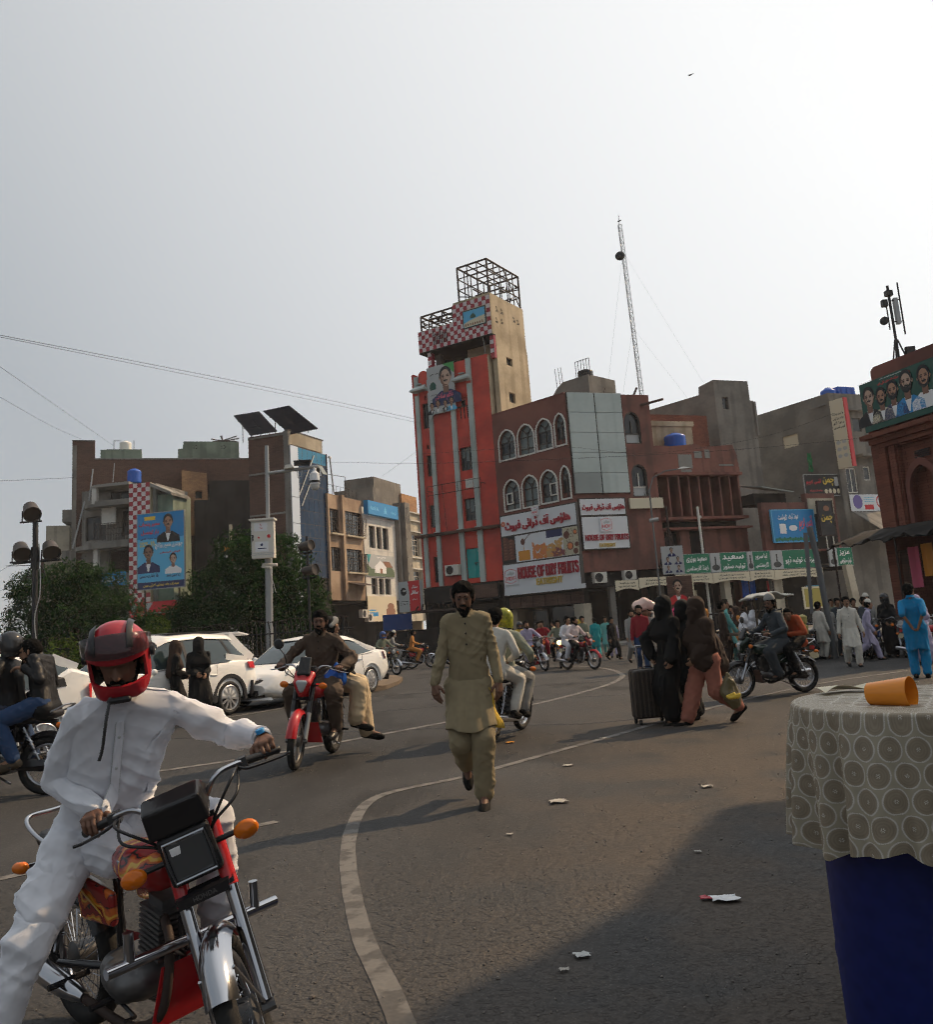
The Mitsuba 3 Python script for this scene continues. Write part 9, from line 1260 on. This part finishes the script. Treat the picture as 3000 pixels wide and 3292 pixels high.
# ------------------------------------------------------------------ women with the suitcase
J = stand(2.50, 11.82, -150, 1.63, stride=.22, armR=(.10, .10, .86), armL=(.22, .26, .84), look_=nz(np.array([-.9, -.5, -.05]))); J['wrR'] = np.array([2.30, 11.95, .86]); J['elR'], _ = ik(J['shR'], J['wrR'], .28, .25, (-.6, .3, -.4))
k = person('person', 'woman in long black abaya and black veil pulling the suitcase', J, dict(top='abaya', c1=C['black'], hair=None, collar=0, sleeve=(.068, .07, .075), folds=.030, freq=9, vert=.92, curl=.6), s=.93, lod=2, seed=1); scarf(k, J, C['black'], .95, .36, 1, 1.2)
J = stand(2.82, 12.15, -140, 1.56, stride=.2); k = person('person', 'second woman in black walking close behind the suitcase woman', J, dict(top='abaya', c1=C['black'], hair=None, collar=0, folds=.028, vert=.9), s=.9, lod=1, seed=5); scarf(k, J, C['black'], .92, .36, 1, 1.2)
J = stand(2.92, 11.55, -165, 1.60, stride=.75, lean=.10, phase=-1, armL=(.22, .10, .90), armR=(.05, -.22, .72), look_=nz(np.array([-.85, -.5, -.2])))
k = person('person', 'stooping woman in dark brown shawl and pinkish trousers carrying a bag', J, dict(top='shirt', topname='shawl', c1=C['shawl'], c2=C['pinkish'], hair=None, collar=0, legs=(.125, .11, .08), sleeve=(.10, .11, .09), fat=1.08, folds=.026, freq=8, vert=.75, xtra=[[(np.array([2.92, 11.6, 1.0]), .20), (np.array([3.06, 11.62, .72]), .15), (np.array([2.86, 11.45, .80]), .14)]]), s=.92, lod=2, seed=2); scarf(k, J, C['shawl'], .98, .42, 1, 1.5)
k = thing('shopping_bag', 'transparent yellowish shopping bag of bananas held by the stooping woman', 'bag'); part(k, 'bag', soft(union([hs(((3.10, 11.32, .62), .02), ((3.06, 11.30, .38), .075), ((3.17, 11.33, .36), .075), ((3.14, 11.28, .26), .07), q=2)]), .015, 3, .015, 20), mat('bag_plastic', (.13, .105, .05), .35), smooth=True); part(k, 'banana', cat(*[sweep(spline([(3.03 + .03 * i, 11.215 + .004 * i, .36 + .01 * i), (3.07 + .03 * i, 11.20, .33), (3.12 + .025 * i, 11.205, .35 + .01 * i)]), [.01] + [.02] * 15 + [.008], 6) for i in range(4)]), YPRINT, True)
k = thing('suitcase', 'large dark ribbed suitcase on wheels with its handle pulled up', 'suitcase'); F = Frame((2.04, 11.98, 0), 8)
part(k, 'shell', soft(union([hs(*[(F.at(u, z, d), .045) for u in (.0, .36) for z in (.12, .66) for d in (-.10, .10)], q=2)]), .03, 2), BARK if 0 else mat('suitcase_shell', (.020, .015, .013), .35), smooth=30); part(k, 'rib', cat([F.B(u - .012, u + .012, .10, .69, .142, .150) for u in np.linspace(-.0, .36, 7)]), mat('suitcase_rib', (.05, .038, .03), .4)); part(k, 'zip_band', F.P(sbox(-.05, .07, .41, .715).difference(sbox(-.043, .077, .403, .708)), -.02, .02), BLACK)
part(k, 'handle', cat(F.tube((.10, .70, -.10), (.10, 1.0, -.10), .009, 8), F.tube((.28, .70, -.10), (.28, 1.0, -.10), .009, 8), F.tube((.08, 1.0, -.10), (.30, 1.0, -.10), .014, 8)), CHROME)
for u in (.0, .36):
    for d in (-.10, .10): part(k, 'wheel', tf(lathe([(0, -.018), (.03, -.018), (.034, 0), (.03, .018), (0, .018)], 16), align(F.at(u, .034, d), F.u)), PLASTIC); 
part(k, 'carry_handle', cat(sweep(spline([F.at(.10, .705, .03), F.at(.14, .735, .03), F.at(.22, .735, .03), F.at(.26, .705, .03)]), .009, 6)), PLASTIC)
# ------------------------------------------------------------------ people on the far side of the crossing
def man_(x, y, face, H, label, c1, c2=None, lod=1, **kw):
    st = {a: kw.pop(a) for a in ('stride', 'phase', 'armL', 'armR', 'look_', 'lean', 'swing') if a in kw}; J = stand(x, y, face, H, **st); d = dict(top='kameez', c1=C[c1], c2=C[c2 or c1], curl=.4, shoe=BLACK); d.update(kw); g = d.pop('group', None); return person('person', label, J, d, s=H / 1.75, lod=lod, group=g, seed=int(abs(x * 37)) % 50), J
rm, J = man_(4.13, 22.6, -100, 1.66, 'man in maroon shirt and blue jeans walking towards the suitcase', 'maroon', 'denim', top='shirt', stride=.35, moust=1, legs=(.11, .085, .07), legname='jeans', beard=.2)
k = thing('sack', 'shiny white and pink sack carried behind the maroon shirted man\'s head', 'sack'); part(k, 'sack', soft(union([hs(((4.18, 22.95, 1.66), .13), ((4.55, 22.95, 1.64), .10), ((4.38, 22.95, 1.72), .13), q=2)]), .03, 3, .02, 14), mat('sack_film', (.72, .52, .45), .25), smooth=True); man_(4.40, 23.0, -95, 1.58, 'porter under the white and pink sack behind the maroon shirt', 'grey', lod=0, armL=(.05, .12, 1.62), armR=(.05, -.12, 1.62))
man_(4.72, 27.2, -80, 1.60, 'man in pale grey kameez left of the maroon shirted man', 'grey', stride=.5, beard=.2); man_(4.53, 30.1, -60, 1.42, 'man in black clothes striding in front of the arched building', 'black', stride=.6); man_(4.25, 32.2, 95, 1.42, 'man in turquoise kameez walking away in front of the shop door', 'turquoise', stride=.3)
man_(4.72, 31.2, 85, 1.38, 'man in lilac kameez beside the turquoise one', 'lilac', lod=0, stride=.4); man_(3.6, 30.5, -80, 1.50, 'man in olive kameez standing behind the maroon bike pair', 'olive', lod=0)
k = burqa(5.05, 22.5, -110, 1.52, 'girl in bright pink headscarf between the two women in the foreground', m=C['grey'], sm=C['hotpink'], veil=None, lod=1); k = burqa(5.80, 22.6, 20, 1.44, 'woman in mustard orange headscarf behind the brown shawl', m=C['brown'], sm=C['orange'], veil=None, lod=1, seed=8); man_(5.95, 21.6, -10, 1.60, 'man in dark brown kameez seen over the stooping woman', 'shawl', lod=1); man_(6.20, 22.2, -15, 1.66, 'man in pale teal kameez walking in front of the black motorcycle', 'teal', stride=.4, lod=2, armR=(.25, -.2, .88)); k = burqa(6.80, 23.3, 185, 1.45, 'woman in orange brown dupatta facing left behind the teal kameez', m=C['orange'], sm=C['shawl'], veil=None, lod=1, seed=9)
man_(8.11, 19.5, -100, 1.50, 'young man in off-white shalwar kameez walking on the right', 'offwhite', stride=.35, lod=2, moust=1, armL=(.05, .32, .80), armR=(.05, -.28, .82)); man_(9.10, 21.0, -20, 1.42, 'man in lavender kameez bending over a parked motorcycle', 'lilac', stride=.7, lean=.25, cap=C['offwhite'])
bm, J = man_(7.70, 15.75, 62, 1.62, 'man in bright blue shalwar kameez standing with hands behind his back', 'blue', lod=2, armL=(-.14, .06, .98), armR=(-.14, -.08, .97), look_=nz(np.array([.9, .5, .05])), sleeves=.5, spread=.14, curl=.7)
burqa(9.25, 18.7, -110, 1.42, 'woman in pale lilac veil and shawl at the right edge', m=C['lilac'], sm=C['lilac'], veil=1, lod=1, seed=3); burqa(9.95, 21.6, -110, 1.40, 'person in black behind the parked motorcycles on the right', lod=0, seed=6)
for i, (x, y, fc, H, c1, lab, kw) in enumerate(((8.67, 22.6, 20, 1.42, 'offwhite', 'man in off-white sitting astride a parked motorcycle left of the street pole', {}), (9.05, 23.0, -100, 1.38, 'grey', 'grey clad man just right of the street pole', {}), (9.5, 23.4, -90, 1.48, 'slate', 'dark haired man behind the off-white young man', {}), (9.75, 22.4, -70, 1.46, 'slate', 'man in slate kameez further right', {}), (10.05, 22.9, -100, 1.52, 'grey', 'man with white cap among the parked motorcycles', dict(cap=C['offwhite'])), (10.30, 22.4, -120, 1.50, 'black', 'man with dark helmet among the parked motorcycles', dict(helmet=(HELK, None), hair=None)), (10.9, 22.2, -90, 1.45, 'olive', 'man in olive near the right edge of the crowd', {}))): man_(x, y, fc, H, lab, c1, lod=0, **kw)
# motorcycles further off
M, S = motorcycle('maroon motorcycle with two men in pale shirts crossing in the middle distance', 2.88, 25.6, -52, 0, 0, .88, mat('bike_maroon', (.22, .012, .02), .2), dict(lod=1, headlight='cowl', fender=BIKER)); J = ride(M, S, lookdir=(.9, -.5, 0)); person('person', 'man in pale pink shirt riding the maroon motorcycle', J, dict(top='kameez', c1=cloth('palepink', (.58, .50, .50)), c2=C['black'], beard=.4, curl=.8), s=.92, lod=1); J = ride(M, S, 1, lookdir=(.6, -.8, 0)); person('person', 'man in white kurta behind the pale pink shirt', J, dict(top='kameez', c1=C['white'], curl=.5), s=.92, lod=0)
M, S = motorcycle('dark motorcycle ridden by a man in lilac shirt in the middle distance', 1.68, 26.6, -66, 8, 0, .88, BIKEK, dict(lod=1, headlight='round', flap=BIKER)); J = ride(M, S, lookdir=(.3, -1, 0)); person('person', 'man in lilac shirt on the leaning dark motorcycle', J, dict(top='kameez', c1=C['lilac'], beard=.3, curl=.8), s=.92, lod=1)
lamp = {'type': 'area', 'radiance': col((3.2, 1.7, .5))}
M, S = motorcycle('black motorcycle coming head on with its amber headlight lit', 2.48, 27.4, -95, 0, 0, .85, BIKEK, dict(lod=0, headlight='round')); lk = [k for k in scene if k.endswith('headlight__lens')][-1]; scene[lk]['emitter'] = lamp; J = ride(M, S); person('person', 'man in dark olive behind the lit headlight', J, dict(top='kameez', c1=C['olive'], c2=C['black'], curl=.8), s=.88, lod=0)
for x, y, hd, b, c1, lab, lab2, kw in ((-3.15, 30.1, -45, BIKEK, 'olive', 'motorcycle with chrome fork right of the white saloon', 'rider with blue helmet and olive waistcoat', dict(helmet=(HELB, None), hair=None)), (-2.35, 33.8, 4, BIKER, 'orange', 'dark red motorcycle of the orange clad rider in the shade', 'rider in orange kameez facing right', dict(beard=.3)), (-3.1, 33.9, 5, BIKEK, 'grey', 'motorcycle of the white capped old man in the shade', 'old man with white cap riding in the shade', dict(cap=C['offwhite'], beard=.4, beardm=GREYH))):
    M, S = motorcycle(lab, x, y, hd, 0, 0, .86, b, dict(lod=0, headlight='round')); J = ride(M, S); person('person', lab2, J, dict(top='kameez', c1=C[c1], curl=.8, **kw), s=.88, lod=0)
J = ride(M, S, 1); person('person', 'passenger in pink behind the white capped old man', J, dict(top='shirt', c1=C['pinkish'], c2=C['grey']), s=.85, lod=0)
k = thing('carton_stack', 'stack of two pale cartons on the rear rack of the old man\'s motorcycle', 'cartons'); part(k, 'carton', bx(-3.75, -3.35, 33.7, 34.1, .80, .98), CREAM); part(k, 'carton', bx(-3.74, -3.36, 33.71, 34.09, .983, 1.15), CREAM)
for x, y, hd, b, c1, lab, lab2, kw in ((.95, 29.8, -70, BIKEK, 'lilac', 'dark motorcycle behind the walking man\'s shoulder', 'bald old man in lilac kurta beyond the walking man', dict(hair=None, beard=.4, beardm=GREYH)), (1.5, 30.3, -60, BLUEB, 'yellow', 'blue motorcycle deep in the middle traffic', 'rider with black helmet and yellow shirt in the traffic', dict(helmet=(HELK, None), hair=None)), (2.2, 30.8, -110, BIKER, 'maroon', 'red motorcycle half hidden behind the lilac rider', 'rider in red dress clothes in the traffic', {})):
    M, S = motorcycle(lab, x, y, hd, 0, 0, .86, b, dict(lod=0, headlight='round')); J = ride(M, S); person('person', lab2, J, dict(top='kameez', c1=C[c1], curl=.8, **kw), s=.9, lod=0)
for i, (x, y, hd, b) in enumerate(((8.05, 22.4, -150, BIKER), (8.55, 23.2, -140, BIKEK), (9.15, 21.6, -120, BIKEK), (9.7, 21.9, -125, BLUEB), (10.3, 21.6, -118, BIKER), (10.9, 21.5, -115, BIKEK), (7.5, 23.6, -150, BIKEK), (9.9, 19.6, -70, BIKER))):
    motorcycle(('red parked motorcycle left of the street pole', 'black parked motorcycle behind the street pole', 'black parked motorcycle behind the off-white young man', 'blue parked motorcycle beside the lavender man', 'red parked motorcycle behind the blue clad man', 'black parked motorcycle near the right edge', 'black parked motorcycle by the handcart', 'red motorcycle cut by the right edge under the lilac veil')[i], x, y, hd, 4, 12, .88, b, dict(lod=0, headlight='round'))
# handcart with awning and sacks
k = thing('handcart', 'vendor handcart with ragged cloth awning behind the black motorcycle', 'cart'); part(k, 'deck', bx(6.0, 7.4, 20.6, 21.6, .78, .84), BARK); part(k, 'post', cat(*[tube((x, y, .8), (x, y, 1.66), .025, 6) for x in (6.5, 7.25) for y in (20.7, 21.5)], tube((6.5, 20.7, 1.15), (6.75, 20.7, 1.62), .02)), BARK); part(k, 'awning', tf(slab(grid(np.array([[(6.40 + a * 1.0, 20.6 + b, 1.62 + .10 * math.sin(a * 3.1) + .03 * math.sin(a * 14 + b * 4)) for b in np.linspace(0, 1, 8)] for a in np.linspace(0, 1, 20)])), .04), np.eye(4)), C['offwhite'], smooth=True)
for x in (6.25, 7.15):
    for y in (20.65, 21.55): wheel(k, 'wheel', mi_mat(x, y, .3, 0), .30, .03, n=10, nseg=24)
for i, (x, z) in enumerate(((6.2, .95), (6.38, 1.0), (6.55, .96), (6.45, 1.18), (6.25, 1.14))): q = thing('sack', ('leftmost white sack on the handcart deck', 'middle white sack on the handcart deck', 'rightmost white sack on the handcart deck', 'upper right white sack heaped on the handcart', 'upper left white sack heaped on the handcart')[i], 'sack', 'white sacks on the handcart'); part(q, 'sack', soft(hs(((x, 20.85, z), .10), ((x + .03, 20.9, z + .10), .07)), .03, 2, .02, 16), C['white'], smooth=True)
k = thing('steel_barrier', 'dark steel grille barrier behind the handcart', 'barrier'); part(k, 'bar', cat([tube((x, 24.2, .2), (x, 24.2, 1.35), .02, 5) for x in np.linspace(6.3, 8.3, 14)] + [tube((6.3, 24.2, z), (8.3, 24.2, z), .025, 5) for z in (.3, 1.3)]), BMET)
for i, (x, y, z) in enumerate(((7.75, 21.9, 1.0), (8.0, 21.9, .98))): k = thing('yellow_jar', ('left yellow lidded jar stack by the street pole', 'right yellow lidded jar stack by the street pole')[i], 'jar'); part(k, 'jar', mv(lathe([(0, -.3), (.10, -.3), (.11, -.1), (.07, -.08), (.07, -.05), (.10, -.03), (.11, .12), (.06, .16), (0, .18)], 14), x, y, z), mat('dull_jar', (.36, .30, .10), .4), smooth=40); part(k, 'table', cat(bx(x - .12, x + .12, y - .12, y + .12, 0, z - .302)), BARK)
for k in [k for k in labels if labels[k].get('category') == 'houses']: pass

for x, y, fc, H, c1, lab in ((5.9, 33.5, -60, 1.5, 'offwhite', 'man in off-white far back under the green boards'), (6.8, 32.2, 120, 1.5, 'black', 'man in black shopping under the leftmost green board'), (7.6, 31.5, 200, 1.48, 'maroon', 'man in maroon at the stall under the second green board'), (8.6, 30.5, -30, 1.5, 'grey', 'man in grey beside the shop pillar in the shade'), (9.8, 29.5, 170, 1.46, 'navy', 'man in navy beneath the widest green board'), (11.2, 28.0, -120, 1.5, 'olive', 'man in olive under the brick building canopy'), (2.3, 33.5, -90, 1.42, 'shawl', 'man in brown by the glass shop door'), (1.2, 34.0, 60, 1.42, 'white', 'man in white deep in the shade below the red tower'), (5.3, 29.0, -140, 1.5, 'shawl', 'man in dark brown behind the maroon shirted man'), (7.3, 25.5, -100, 1.5, 'grey', 'man in grey behind the handcart'), (8.0, 26.5, -80, 1.5, 'black', 'man in black behind the steel barrier'), (10.6, 25.0, -95, 1.46, 'brown', 'man in brown under the dark canopy at the right'), (-1.2, 35.5, 30, 1.45, 'slate', 'man in slate walking in the dark behind the orange clad rider'), (.4, 36.0, -40, 1.45, 'black', 'man in black below the red tower corner'), (3.0, 35.0, 190, 1.42, 'cream', 'man in cream before the shop window'), (4.9, 34.0, -100, 1.45, 'teal', 'man in teal by the poster pillar'), (9.2, 27.5, -70, 1.48, 'slate', 'man in slate under the widest green board'), (7.0, 28.8, 60, 1.45, 'brown', 'man in brown beneath the narrow green board')): man_(x, y, fc, H, lab, c1, lod=0, stride=.3)

for x, y, hd, b, lab in ((-1.0, 33.0, 170, BIKEK, 'black parked motorcycle in the shade under the red tower'), (-.1, 33.6, 160, BIKER, 'red parked motorcycle in the shade under the red tower'), (.9, 34.2, 165, BIKEK, 'black parked motorcycle before the tower shutters'), (-4.3, 32.0, -30, BLUEB, 'blue motorcycle deep behind the white saloon'), (7.6, 29.5, -150, BIKEK, 'black parked motorcycle under the green boards'), (8.8, 28.6, -140, BIKER, 'red parked motorcycle under the green boards')): motorcycle(lab, x, y, hd, 4, 10, .88, b, dict(lod=0, headlight='round'))
# ------------------------------------------------------------------ haze
scene['haze_air'] = {'type': 'homogeneous', 'albedo': col((.95, .95, .95)), 'sigma_t': .0005}
scene['haze'] = {'type': 'cube', 'to_world': T4().translate([0, 150, 20]).scale([420, 400, 21.5]), 'b': {'type': 'null'}, 'interior': {'type': 'ref', 'id': 'haze_air'}}
labels['haze'] = {'kind': 'stuff', 'label': 'thin smoggy air', 'category': 'haze'}
scene['camera']['medium'] = {'type': 'ref', 'id': 'haze_air'}
